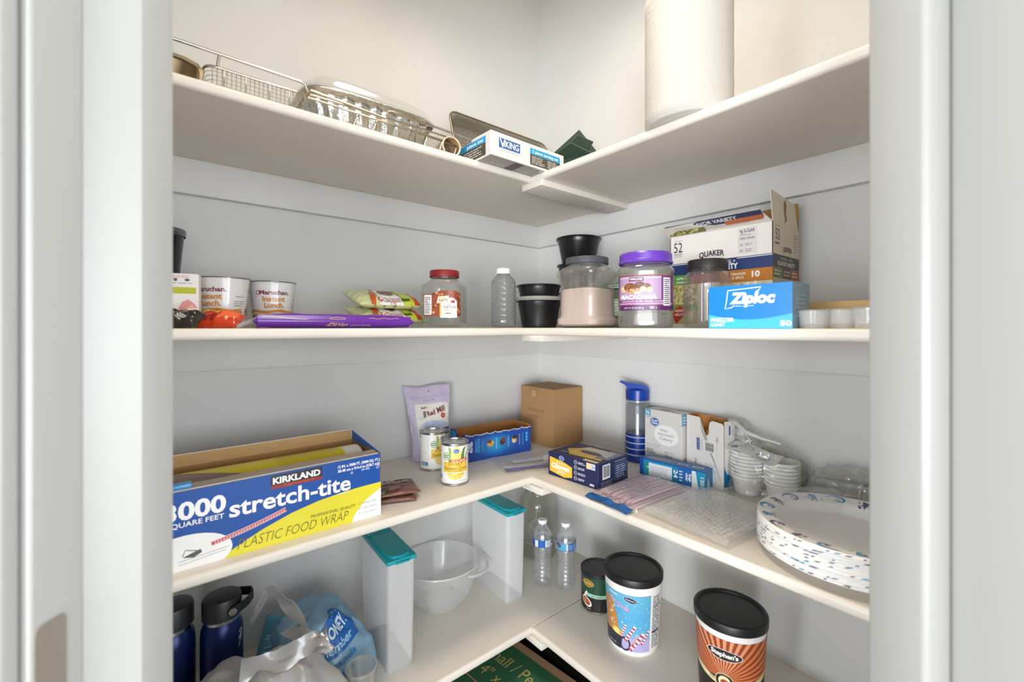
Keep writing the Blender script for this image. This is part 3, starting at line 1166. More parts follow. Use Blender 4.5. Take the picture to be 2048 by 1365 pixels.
def noodle_pack(label, cx, cy, zz, tilt, seed):
    t = thing('noodle_pack', label, 'noodle pack', (cx, cy, zz), rot=(radians(tilt), 0, radians(96)), group='noodle packs')
    w, d, h = 0.180, 0.105, 0.034
    m = mat((206, 212, 160), 0.2)

    def top(u, v):
        a = u / w
        k = (max(0, 1 - abs(2 * a - 1) ** 5) * max(0, 1 - abs(2 * v / d - 1) ** 3)) ** 0.55
        e = 0.014 if (a < 0.02 or a > 0.98) else 0.0
        n = 0.004 * ridge(u, v, seed, 38) * (0.4 + 0.6 * (abs(2 * a - 1)))
        return Vector((u - w / 2, (v - d / 2) * (1 - 0.10 * k), h * 0.5 + h * 0.5 * k + n * 0.7))

    def bot(u, v):
        a = u / w
        k = (max(0, 1 - abs(2 * a - 1) ** 5) * max(0, 1 - abs(2 * v / d - 1) ** 3)) ** 0.55
        return Vector((u - w / 2, (v - d / 2) * (1 - 0.10 * k), h * 0.5 * (1 - k) + 0.0006))
    surf('wrapper', top, 60, 30, m, t, (0, w), (0, d), both=bot)

    def front(u, v, e):
        # print runs from the front rim up over the top
        a = v / (d * 0.8)
        P1 = top(min(max(u, 0), w), min(max(v, 0), d))
        return P1 + Vector((0, -e * 2.0 - 0.0006, e * 2.5 + 0.0008))
    p = Print(0.22)
    p.poly([(0.050, 0.0), (0.118, 0.0), (0.105, 0.05), (0.118, d), (0.060, d)], (242, 240, 236), 1)
    p.poly([(0.028, 0.0), (0.040, 0.0), (0.050, 0.03), (0.044, 0.06), (0.034, 0.03)], (196, 92, 40), 1)
    p.poly([(0.118, 0.0), (0.150, 0.0), (0.146, d), (0.118, d)], (196, 204, 70), 1)
    p.poly([(0.150, 0.0), (0.166, 0.0), (0.158, 0.05), (0.140, 0.075), (0.146, 0.03)], (190, 74, 34), 1)
    p.ell(0.055, 0.010, 0.0052, 0.0075, (198, 60, 36), 2)
    p.ell(0.055, 0.010, 0.0028, 0.0040, (242, 236, 230), 3)
    p.text('Chapagetti', 0.086, 0.004, 0.0125, (150, 36, 36), 3, 'C', w=0.046, bold=0.05)
    p.text('Chapagetti', 0.086, 0.004, 0.0125, (246, 240, 236), 4, 'C', w=0.046, bold=0.0)
    p.lines(0.113, 0.004, 0.140, 0.016, 1, (70, 96, 30), 3, 0.7, 7)
    p.ell(0.085, 0.05, 0.022, 0.022, (120, 70, 40), 2)
    p.build('wrapper_print', t, front, cut=(0.005, 0.005), eps=0.0003)


noodle_pack('green and white noodle pack, lower one of the stacked pair', 0.235, -0.762, z + 0.016, 16, 2)
noodle_pack('green and white noodle pack lying on top of another pack', 0.228, -0.766, z + 0.056, 19, 6)

# zip bag lying flat with blue edges
t = thing('zip_bag', 'flat clear zip bag with blue edges in front of the salsa jar', 'plastic bag', (0.372, -0.655, z), radians(89))
surf('film', lambda u, v: Vector((u - 0.14, v - 0.035, 0.001 + 0.0025 * abs(fbm(u, v, 2, 22)))), 30, 16, clear((240, 240, 240), 0.25, 0.06, 0.15, 0.25), t, (0, 0.28), (0, 0.065))
surf('blue_seal', lambda u, v: Vector((-0.115 + 0.085 * u, -0.034 + 0.014 * v + 0.018 * u, 0.004 + 0.005 * sin(3.0 * u) * (1 - u * 0.6))), 12, 3, mat((84, 134, 182), 0.35), t)
surf('blue_seal', lambda u, v: Vector((0.045 + 0.09 * u, -0.030 + 0.014 * v + 0.02 * (1 - u), 0.005 + 0.006 * u)), 12, 3, mat((84, 134, 182), 0.35), t)


def salsa_jar():
    c = Q(889, 1.17, z)
    t = thing('salsa_jar', 'clear square jar with dark red lid and salsa label', 'jar', c, yaw_to_cam(c) - radians(20))
    S = 0.052
    prof = [(0, 0.003), (S - 0.010, 0.001, 5), (S - 0.003, 0.006, 5), (S, 0.016, 5), (S, 0.098, 5), (S - 0.001, 0.110, 5), (S - 0.012, 0.122, 3), (0.037, 0.127, 2), (0.0345, 0.130, 2), (0.0345, 0.138, 2)]
    lathe('jar', prof, clear((236, 238, 235), 0.10, 0.035, 0.06, 0.5, (200, 200, 196)), t, seg=72)
    lathe('lid', [(0.0385, 0.133), (0.0392, 0.134), (0.0392, 0.148), (0.0375, 0.151), (0, 0.151)], mat((126, 28, 32), 0.35), t, seg=64, fun=lambda th, zz: 1 + (0.006 * sin(60 * th) if 0.134 < zz < 0.15 else 0))
    p = Print(0.4)
    br = (140, 66, 40)
    p.poly([(-0.052, 0.030), (0.040, 0.030), (0.040, 0.086), (0.02, 0.095), (-0.010, 0.095), (-0.03, 0.086), (-0.052, 0.086)], br, 1)
    rnd = random.Random(5)
    for k in range(60):
        p.ell(-0.03 + 0.07 * rnd.random(), 0.032 + 0.058 * rnd.random(), 0.002 + 0.003 * rnd.random(), 0.0015 + 0.002 * rnd.random(), rnd.choice([(176, 92, 50), (112, 44, 30), (206, 150, 90), (160, 70, 40)]), 2, n=8)
    p.poly([(-0.010, 0.026), (0.026, 0.026), (0.026, 0.068), (0.018, 0.076), (-0.010, 0.076)], (243, 240, 232), 3)
    p.rect(-0.012, 0.030, -0.008, 0.074, (226, 170, 70), 4)
    p.poly([(-0.020, 0.062), (0.006, 0.066), (0.010, 0.082), (-0.016, 0.080)], (230, 205, 180), 4)
    p.text("Juan's", -0.004, 0.068, 0.0075, (96, 52, 40), 5, 'C', rot=6, w=0.020)
    p.text('salsa', 0.010, 0.050, 0.010, (80, 66, 60), 5, 'C', w=0.025)
    p.rect(0.013, 0.063, 0.021, 0.070, (160, 40, 36), 5)
    p.lines(0.000, 0.043, 0.022, 0.047, 1, (220, 170, 110), 5, 0.7, 2)
    p.lines(0.002, 0.035, 0.018, 0.039, 1, (90, 80, 76), 5, 0.6, 3)
    p.rect(-0.050, 0.034, -0.033, 0.084, (236, 234, 230), 2)
    p.lines(-0.049, 0.036, -0.034, 0.080, 10, (70, 64, 62), 3, 0.45, 3)
    f0 = on_cyl(S, 0.0004, -pi / 2 + radians(20), 5)
    p.build('label', t, f0, cut=0.004)


salsa_jar()

c = Q(1007, 1.29, z)
t = thing('ribbed_bottle', 'empty clear ribbed plastic bottle with white cap', 'bottle', c, yaw_to_cam(c))
prof = [(0, 0.004), (0.026, 0.001), (0.034, 0.004), (0.0365, 0.012)]
for k in range(7):
    zz = 0.020 + k * 0.016
    prof += [(0.0365, zz), (0.0365, zz + 0.010), (0.0345, zz + 0.0125), (0.0365, zz + 0.015)]
prof += [(0.0350, 0.136), (0.029, 0.147), (0.0205, 0.153), (0.019, 0.158), (0.019, 0.163)]
lathe('bottle', prof, clear((222, 224, 223), 0.14, 0.035, 0.07, 0.55, (196, 198, 197)), t, seg=56, smooth=60)
lathe('cap', [(0.0205, 0.157), (0.021, 0.158), (0.021, 0.171), (0.0195, 0.173), (0, 0.173)], mat((240, 240, 240), 0.4), t, seg=48, fun=lambda th, zz: 1 + 0.006 * sin(44 * th))


def deli_tub(label, c, zz, rim, base, h, group=None, name='black_tub', tilt=0.0):
    t = thing(name, label, 'food tub', (c[0], c[1], zz), 0.0, group, rot=(tilt, 0, 0.4))
    lathe('tub', [(0, 0.002), (base - 0.003, 0.0), (base, 0.003), (rim - 0.004, h - 0.020), (rim - 0.003, h - 0.018), (rim - 0.001, h - 0.004), (rim + 0.001, h - 0.003), (rim - 0.004, h - 0.006), (base - 0.003, 0.005), (0, 0.004)], BLACKP, t, seg=72)
    lathe('rim', [(rim - 0.001, h - 0.006), (rim + 0.004, h - 0.006), (rim + 0.005, h - 0.003), (rim + 0.004, h), (rim + 0.001, h + 0.001), (rim - 0.002, h - 0.002), (rim - 0.001, h - 0.006)], mat((18, 18, 20), 0.2), t, seg=72)
    return t


c = Q(1078, 1.335, z)
t = deli_tub('black food tub with clear rimmed lid on the shelf joint', c, z, 0.066, 0.052, 0.083, 'black food tubs')
lathe('clear_lid', [(0.071, 0.080), (0.076, 0.081), (0.0765, 0.083), (0.071, 0.085), (0.068, 0.092), (0.062, 0.0935), (0, 0.0935)], clear((224, 224, 222), 0.42, 0.035, 0.12, 0.4, (212, 210, 205)), t, seg=72, fun=lambda th, zz: 1 + (0.004 * sin(60 * th) if 0.083 < zz < 0.093 else 0))
deli_tub('shallow black food tub resting on the clear lid of a larger tub', c, z + 0.0936, 0.064, 0.058, 0.034, 'black food tubs')
c2 = Q(1158, 1.50, z)
deli_tub('black food tub at the bottom of the tall corner stack', c2, z, 0.068, 0.053, 0.118, 'black food tubs')
deli_tub('black food tub in the middle of the tall corner stack', (c2.x - 0.004, c2.y), z + 0.1185, 0.068, 0.053, 0.094, 'black food tubs')
deli_tub('black food tub on top of the tall corner stack', (c2.x + 0.002, c2.y - 0.004), z + 0.2135, 0.072, 0.055, 0.088, 'black food tubs', tilt=0.0)


def powder_jar():
    c = Q(1174, 1.19, z)
    t = thing('powder_jar', 'square clear jar half full of pale pink powder with grey lid', 'jar', c, yaw_to_cam(c) - radians(35))
    S = 0.066
    prof = [(0, 0.003), (S - 0.012, 0.001, 5), (S - 0.001, 0.008, 5), (S + 0.001, 0.022, 5), (S - 0.006, 0.030, 5), (S - 0.007, 0.125, 5), (S, 0.138, 5), (S, 0.148, 5), (S - 0.010, 0.160, 4), (0.055, 0.164, 2), (0.053, 0.168, 2), (0.053, 0.176, 2)]
    lathe('jar', prof, clear((240, 239, 236), 0.14, 0.035, 0.07, 0.5, (206, 200, 194)), t, seg=72, smooth=40)
    lathe('powder', [(0, 0.005), (S - 0.015, 0.004, 5), (S - 0.004, 0.010, 5), (S - 0.002, 0.021, 5), (S - 0.009, 0.031, 5), (S - 0.010, 0.096, 5), (S - 0.014, 0.103, 5), (0.02, 0.110, 3), (0, 0.110)], mat((226, 204, 196), 0.95, bump=0.2, bscale=150), t, seg=72)
    lathe('lid', [(0.0565, 0.170), (0.0575, 0.171), (0.0575, 0.184), (0.056, 0.187), (0, 0.187)], mat((72, 76, 84), 0.45), t, seg=72, fun=lambda th, zz: 1 + (0.005 * sin(70 * th) if 0.1705 < zz < 0.185 else 0))


powder_jar()

c = Q(1226, 1.28, z)
t = thing('herb_jar', 'small glass jar with green lid between the pink powder and the purple lidded jar', 'jar', c, yaw_to_cam(c))
lathe('jar', [(0, 0.003), (0.032, 0.001), (0.0365, 0.006), (0.037, 0.02), (0.037, 0.098), (0.034, 0.108), (0.032, 0.110), (0.032, 0.118)], clear((214, 222, 212), 0.16, 0.035, 0.04, 0.6, (190, 200, 184)), t, seg=56)
lathe('lid', [(0.0345, 0.111), (0.035, 0.112), (0.035, 0.124), (0.0335, 0.126), (0, 0.126)], mat((62, 148, 62), 0.4), t, seg=48)
p = Print()
p.rect(-0.012, 0.1135, 0.030, 0.1225, (226, 226, 220), 1)
p.lines(-0.002, 0.1155, 0.014, 0.1205, 1, (60, 70, 60), 2, 0.6, 1)
p.build('lid_print', t, on_cyl(0.0352), cut=0.004)
p = Print()
p.rect(-0.038, 0.026, -0.022, 0.090, (224, 224, 216), 1)
p.lines(-0.037, 0.028, -0.024, 0.088, 10, (70, 74, 66), 2, 0.45, 4)
p.rect(-0.020, 0.034, 0.036, 0.082, (176, 196, 160), 1)
p.lines(-0.016, 0.045, 0.030, 0.076, 4, (236, 238, 230), 2, 0.4, 5)
p.build('label', t, on_cyl(0.0374), cut=0.004)


def macadamia_jar():
    c = Q(1291, 1.045, z)
    t = thing('nut_jar', 'large clear jar with purple lid and purple macadamia label', 'jar', c, yaw_to_cam(c))
    S = 0.064
    prof = [(0, 0.003), (S - 0.008, 0.001, 3), (S - 0.001, 0.006, 3), (S, 0.014, 3), (S - 0.003, 0.036, 3), (S - 0.003, 0.118, 3), (S + 0.001, 0.128, 3), (S, 0.136, 2.6), (S - 0.008, 0.146, 2.2), (S - 0.008, 0.160, 2)]
    lathe('jar', prof, clear((238, 238, 235), 0.12, 0.035, 0.05, 0.5, (205, 202, 198)), t, seg=80)
    lathe('lid', [(S - 0.003, 0.150), (S - 0.002, 0.151), (S - 0.0025, 0.156), (S - 0.004, 0.158), (S - 0.004, 0.171), (S - 0.007, 0.175), (S - 0.012, 0.1755), (S - 0.014, 0.174), (0, 0.174)], mat((106, 62, 182), 0.3), t, seg=80)
    R1 = S - 0.003
    p = Print(0.35)
    pu, lp, dk = (118, 62, 128), (176, 146, 182), (92, 34, 92)
    p.rect(-0.085, 0.040, 0.085, 0.121, pu, 1)
    p.rect(-0.060, 0.064, 0.032, 0.112, lp, 2)
    p.poly([(-0.06, 0.112), (0.032, 0.112), (0.032, 0.116), (-0.06, 0.116)], (206, 186, 204), 2)
    p.rect(-0.085, 0.118, 0.085, 0.121, (150, 110, 60), 2)
    p.rect(-0.060, 0.040, 0.085, 0.051, dk, 2)
    p.rect(-0.034, 0.106, -0.004, 0.1145, (96, 36, 60), 3)
    p.text('KIRKLAND', -0.019, 0.1085, 0.0042, (240, 232, 236), 4, 'C', w=0.026, bold=0.03)
    rnd = random.Random(2)
    for (u, v, ru, rv, col) in ((-0.046, 0.088, 0.009, 0.007, (222, 190, 140)), (-0.032, 0.092, 0.013, 0.010, (120, 70, 38)), (-0.024, 0.084, 0.014, 0.007, (196, 150, 96)), (-0.012, 0.097, 0.011, 0.008, (96, 52, 32)), (0.002, 0.095, 0.009, 0.006, (110, 62, 36)), (-0.005, 0.088, 0.007, 0.0065, (230, 204, 158)), (0.008, 0.086, 0.007, 0.006, (226, 198, 150)), (-0.020, 0.080, 0.004, 0.003, (238, 224, 200)), (-0.013, 0.080, 0.004, 0.003, (238, 224, 200))):
        p.ell(u, v, ru, rv, col, 3, n=18)
        p.ell(u - ru * 0.25, v + rv * 0.3, ru * 0.4, rv * 0.35, tuple(min(255, q + 26) for q in col), 4, n=12)
    p.text('MACADAMIA', -0.015, 0.0655, 0.0092, (244, 238, 240), 5, 'C', w=0.076, bold=0.035)
    p.text('CHOCOLATE SALTED CARAMEL CLUSTERS', -0.006, 0.0585, 0.0036, (236, 214, 226), 4, 'C', w=0.090, bold=0.02)
    p.rect(-0.060, 0.053, 0.060, 0.0568, (196, 150, 176), 3)
    p.text('NET WT 32 OZ (907 g)', -0.024, 0.0435, 0.0038, (232, 222, 232), 4, 'C', w=0.040)
    p.text('907 g', 0.016, 0.0435, 0.005, (232, 222, 232), 4, 'C', w=0.014, bold=0.02)
    p.rect(0.036, 0.050, 0.053, 0.113, (222, 220, 222), 3)
    p.lines(0.0375, 0.053, 0.0515, 0.110, 13, (60, 54, 60), 4, 0.4, 3)
    p.lines(0.058, 0.056, 0.076, 0.108, 9, (170, 130, 176), 3, 0.3, 8)
    p.text('BEST BY', 0.040, 0.030, 0.0035, (70, 66, 66), 3, 'C', w=0.016)
    p.build('label', t, on_cyl(R1, 0.0006, -pi / 2, 3), cut=0.004)


macadamia_jar()


def oatmeal_box():
    w, d, h = 0.246, 0.158, 0.236
    t = thing('oatmeal_box', 'large white oatmeal carton with navy band and open torn flaps', 'carton', (0.823, -0.103, z), 0.0)
    tan = (176, 132, 84)
    open_carton(t, w, d, h, (236, 230, 222), tan, 0.0016)
    navy, char = (38, 56, 108), (66, 62, 64)
    p = Print()
    p.rect(0, 0.135, w, 0.165, navy, 1)
    p.rect(0, 0.1615, 0.07, 0.1632, (236, 236, 240), 2)
    p.rect(0.170, 0.1615, w, 0.1632, (236, 236, 240), 2)
    p.text('OATMEAL +', 0.140, 0.1535, 0.0075, (240, 240, 244), 2, 'C', w=0.052, bold=0.02)
    p.text('FLAVOR VARIETY', 0.118, 0.1395, 0.0118, (244, 244, 246), 2, 'C', w=0.108, bold=0.045)
    p.rect(0.010, 0.110, 0.055, 0.135, (92, 152, 56), 1)
    p.text('APPLES', 0.033, 0.123, 0.006, (240, 244, 236), 2, 'C', w=0.030, bold=0.02)
    p.text('CRANBERRY', 0.033, 0.114, 0.005, (240, 244, 236), 2, 'C', w=0.034, bold=0.02)
    p.rect(0.055, 0.110, 0.13, 0.135, (150, 60, 40), 1)
    p.rect(0.130, 0.106, w, 0.135, (196, 120, 34), 1)
    p.text('CINNAMON', 0.172, 0.1225, 0.006, (246, 238, 226), 2, 'C', w=0.034, bold=0.02)
    p.text('& SPICE', 0.172, 0.1135, 0.006, (246, 238, 226), 2, 'C', w=0.026, bold=0.02)
    p.text('10', 0.211, 0.1165, 0.0125, (250, 244, 236), 2, 'C', w=0.017, bold=0.04)
    rnd = random.Random(8)
    p.rect(0.0, 0.010, 0.075, 0.110, (196, 178, 120), 1)
    p.rect(0.130, 0.040, w, 0.106, (226, 214, 190), 1)
    for k in range(150):
        u, v = rnd.random() * 0.072, 0.045 + rnd.random() * 0.062
        p.ell(u + 0.002, v, 0.0055, 0.0032, rnd.choice([(216, 200, 150), (186, 160, 96), (226, 214, 172), (150, 150, 70)]), 2, n=9, rot=rnd.random() * 180)
    for k in range(70):
        u, v = 0.132 + rnd.random() * 0.11, 0.044 + rnd.random() * 0.060
        p.ell(u, v, 0.006, 0.0035, rnd.choice([(236, 226, 206), (196, 160, 110), (214, 196, 160), (244, 238, 226)]), 2, n=9, rot=rnd.random() * 180)
    p.rect(0.0, 0.044, 0.075, 0.060, (116, 156, 60), 3)
    p.poly([(0.018, 0.010), (0.052, 0.044), (0.052, 0.052), (0.042, 0.057), (0.035, 0.052), (0.028, 0.057), (0.018, 0.052), (0.006, 0.034)], (176, 48, 36), 4)
    p.text('HEART', 0.028, 0.041, 0.006, (246, 226, 220), 5, 'C', w=0.026, bold=0.02)
    p.text('HEALTHY', 0.028, 0.031, 0.006, (246, 226, 220), 5, 'C', w=0.028, bold=0.02)
    ink = (36, 36, 42)
    p.rect(0.012, 0.223, 0.034, 0.2238, ink, 2)
    p.text('52', 0.023, 0.194, 0.025, ink, 2, 'C', w=0.023, bold=0.0)
    p.text('PACKETS', 0.023, 0.186, 0.0055, ink, 2, 'C', w=0.021)
    p.rect(0.012, 0.1825, 0.034, 0.1833, ink, 2)
    p.text('QUAKER', 0.110, 0.172, 0.013, ink, 3, 'C', w=0.062, bold=0.025, arc=0.0035)
    p.rect(0.172, 0.170, 0.214, 0.231, (226, 218, 214), 1)
    p.text('9g SUGAR', 0.193, 0.219, 0.0075, (70, 66, 70), 2, 'C', w=0.033, bold=0.015)
    p.lines(0.177, 0.211, 0.208, 0.216, 2, (120, 114, 116), 2, 0.35, 2)
    p.text('100% GRAIN', 0.193, 0.203, 0.0052, (80, 76, 80), 2, 'C', w=0.032, bold=0.01)
    p.lines(0.188, 0.188, 0.206, 0.195, 2, (130, 124, 126), 2, 0.35, 3)
    p.text('10', 0.180, 0.188, 0.006, (80, 76, 80), 2, 'C', w=0.007)
    p.lines(0.188, 0.174, 0.206, 0.182, 2, (130, 124, 126), 2, 0.35, 5)
    p.text('60', 0.180, 0.175, 0.006, (80, 76, 80), 2, 'C', w=0.007)
    p.build('front_print', t, on_face(w, d, h, 'front'))
    p = Print()
    p.rect(0, 0.0, d, h, (214, 200, 176), 1)
    p.rect(0, 0.137, d, 0.165, char, 2)
    p.text('OATMEAL + OATS', d / 2, 0.1545, 0.005, (214, 206, 190), 3, 'C', w=0.075)
    p.text('FLAVOR VARIETY', d / 2, 0.141, 0.0095, (222, 214, 198), 3, 'C', w=0.105, bold=0.025)
    p.rect(0, 0.112, 0.055, 0.137, (104, 124, 70), 2)
    p.rect(0.055, 0.112, 0.105, 0.137, (92, 72, 62), 2)
    p.rect(0.105, 0.112, d, 0.137, (160, 98, 60), 2)
    p.lines(0.006, 0.117, 0.046, 0.132, 2, (200, 210, 180), 3, 0.45, 3)
    p.lines(0.062, 0.117, 0.100, 0.132, 2, (200, 180, 160), 3, 0.45, 4)
    p.lines(0.112, 0.117, 0.150, 0.132, 2, (226, 200, 170), 3, 0.45, 6)
    p.rect(0, 0.03, d, 0.112, (196, 180, 150), 2)
    inkw = (84, 76, 68)
    p.text('52', 0.026, 0.198, 0.024, inkw, 3, 'C', w=0.024)
    p.lines(0.012, 0.186, 0.040, 0.193, 1, inkw, 3, 0.6, 3)
    p.rect(0.012, 0.228, 0.040, 0.2288, inkw, 3)
    p.text('QUAKER', 0.084, 0.172, 0.011, inkw, 4, 'C', w=0.052, bold=0.02, arc=0.003)
    p.lines(0.124, 0.176, 0.148, 0.222, 7, (150, 138, 122), 3, 0.3, 8)
    p.build('side_print', t, on_face(w, d, h, 'right'))
    # flaps: long front flap folded down and out, back flap up, side flap up
    W, D = w / 2, d / 2
    outp, inn = mat((226, 218, 208), 0.5), mat(tan, 0.8)
    bm = bmesh.new()
    fs = add_sheet(bm, [(-W, -D, h), (W, -D, h), (W - 0.020, -D - 0.030, h + 0.026), (-W - 0.012, -D - 0.034, h + 0.018)][::-1], 0.0014)
    fs[0].material_index = 1
    ff = obj('front_flap', bm, [outp, mat((206, 196, 186), 0.6)], t)
    # printed underside of the front flap
    p = Print()
    p.rect(0.004, 0.018, w - 0.012, 0.040, (58, 60, 92), 1)
    p.rect(0.004, 0.004, 0.10, 0.020, (98, 116, 66), 2)
    p.rect(0.150, 0.012, w - 0.014, 0.026, (190, 104, 62), 2)
    p.text('FLAVOR VARIETY', 0.125, 0.025, 0.010, (226, 222, 226), 3, 'C', w=0.11, bold=0.03)
    for k in range(26):
        p.ell(0.008 + 0.075 * rnd.random(), 0.006 + 0.014 * rnd.random(), 0.004, 0.0025, rnd.choice([(196, 190, 110), (160, 160, 80), (220, 210, 160)]), 3, n=8)
    a0, U, V = Vector((-W, -D, h)), Vector((1, 0, 0)), Vector((0, -0.032, 0.022)).normalized()
    N = Vector((0, -0.022, -0.032)).normalized()
    p.build('flap_print', ff, lambda u, v, e: a0 + U * u + V * v + N * (e + 0.0018))
    bm = bmesh.new()
    fs = add_sheet(bm, [(W, D, h), (-W + 0.03, D, h), (-W + 0.03, D - 0.004, h + 0.058), (W, D - 0.004, h + 0.065)], 0.0014)
    obj('back_flap', bm, inn, t)
    bm = bmesh.new()
    add_sheet(bm, [(W, -D, h), (W, D - 0.006, h), (W - 0.004, D - 0.014, h + 0.060), (W - 0.006, -D + 0.004, h + 0.072)], 0.0014)
    sf = obj('side_flap', bm, mat((218, 206, 184), 0.55), t)
    p = Print(0.8)
    p.poly([(0.070, 0.003), (0.082, 0.012), (0.080, 0.03), (0.088, 0.046), (0.082, 0.060), (0.074, 0.052), (0.070, 0.030), (0.074, 0.016)], (150, 112, 70), 1)
    p.build('torn_patch', sf, lambda u, v, e: Vector((W - 0.005 * v / 0.065 + e + 0.0008, -D + u, h + v)))


oatmeal_box()

c = Q(1415, 0.998, z)
t = thing('black_lid_jar', 'empty clear jar with black lid in front of the oatmeal carton', 'jar', c, yaw_to_cam(c))
lathe('jar', [(0, 0.003), (0.045, 0.001), (0.0505, 0.006), (0.052, 0.014), (0.0515, 0.096), (0.052, 0.107), (0.049, 0.118), (0.043, 0.125), (0.039, 0.129), (0.039, 0.138)], clear((240, 239, 236), 0.08, 0.035, 0.05, 0.5, (210, 205, 200)), t, seg=72)
lathe('lid', [(0.0415, 0.131), (0.0425, 0.132), (0.0425, 0.150), (0.041, 0.153), (0, 0.153)], mat((42, 38, 36), 0.45), t, seg=72, fun=lambda th, zz: 1 + (0.005 * sin(64 * th) if 0.1315 < zz < 0.151 else 0))


def ziploc_box():
    w, d, h = 0.143, 0.082, 0.079
    t = carton('zip_bag_box', 'bright blue zip bag carton at the front of the right second shelf', 'box', 0.985, -0.362, z, w, d, h, 0, (20, 132, 208), rough=0.35)
    p = Print(0.35)
    p.rect(0, 0, w, h, (18, 128, 204), 1)
    arc = [(w * k / 20, 0.026 - 0.010 * sin(pi * k / 20)) for k in range(21)]
    p.poly([(0, 0)] + [(w, 0)] + arc[::-1], (66, 186, 232), 2)
    wh = (242, 246, 250)
    k = 0.0008
    p.stroke([(0.042, 0.064), (0.036, 0.070), (0.034, 0.052), (0.031, 0.036), (0.042, 0.038), (0.048, 0.042)][1:], 0.0016, wh, 3)
    p.stroke([(0.036, 0.070), (0.094, 0.0735), (0.091, 0.069), (0.086, 0.066)], 0.0016, wh, 3)
    p.text('Ziploc', 0.078, 0.046, 0.0185, wh, 3, 'C', w=0.078, bold=0.055, shear=0.18)
    p.lines(0.049, 0.039, 0.084, 0.0425, 1, (186, 218, 240), 3, 0.4, 3)
    p.text('FREEZER', 0.004, 0.0125, 0.0068, wh, 3, 'L', w=0.044, bold=0.03)
    p.text('QUART', 0.004, 0.0040, 0.0062, wh, 3, 'L', w=0.027, bold=0.03)
    p.text('50', 0.133, 0.0050, 0.0085, wh, 3, 'C', w=0.018, bold=0.04)
    p.build('front_print', t, on_face(w, d, h, 'front'))
    p = Print(0.4)
    p.rect(0, 0.0, d, h, (132, 160, 176), 1)
    p.lines(0.012, 0.018, d - 0.012, 0.062, 6, (168, 188, 198), 2, 0.35, 3)
    p.build('side_print', t, on_face(w, d, h, 'right'))


ziploc_box()


def glass_cup(label, px, yy, r, h):
    k = (px - 1024) / FPX
    dd = (yy - CAM.y) / (FWD.y + RGT.y * k)
    c = Q(px, dd, z)
    t = thing('glass_cup', label, 'glass', c, 0, 'small glass cups')
    lathe('glass', [(0, 0.004), (r * 0.78, 0.0), (r * 0.86, 0.004), (r, h), (r - 0.0022, h), (r * 0.80, 0.008), (0, 0.008)], clear((248, 250, 250), 0.30, 0.035, 0.05, 0.5, (246, 246, 246)), t, seg=40)
    lathe('rim', [(r - 0.0025, h - 0.001), (r + 0.0005, h - 0.001), (r + 0.001, h + 0.0005), (r - 0.0012, h + 0.0015), (r - 0.0025, h - 0.001)], clear((238, 240, 240), 0.25, 0.15, 0.05, 0.8), t, seg=40)


glass_cup('small clear glass cup next to the bright blue carton', 1628, -0.372, 0.024, 0.030)
glass_cup('small clear glass cup, middle of the three in the row', 1685, -0.350, 0.026, 0.031)
glass_cup('small clear glass cup, the one nearest the right door jamb', 1742, -0.372, 0.024, 0.032)

t = thing('wooden_tray', 'light bamboo tray with raised rim behind the glass cups', 'tray', (1.17, -0.16, z))
wm = mat((206, 170, 112), 0.55, vary=0.12, vscale=25)
box('base', (-0.16, -0.10, 0.0, 0.16, 0.10, 0.008), wm, t, bev=0.001)
for nm, dm in (('front_rail', (-0.16, -0.10, 0.008, 0.16, -0.088, 0.050)), ('back_rail', (-0.16, 0.088, 0.008, 0.16, 0.10, 0.050)), ('left_rail', (-0.16, -0.088, 0.008, -0.148, 0.088, 0.050)), ('right_rail', (0.148, -0.088, 0.008, 0.16, 0.088, 0.050))):
    box(nm, dm, wm, t, bev=0.001)

# ================================================================== third shelf, left
z = Z3T


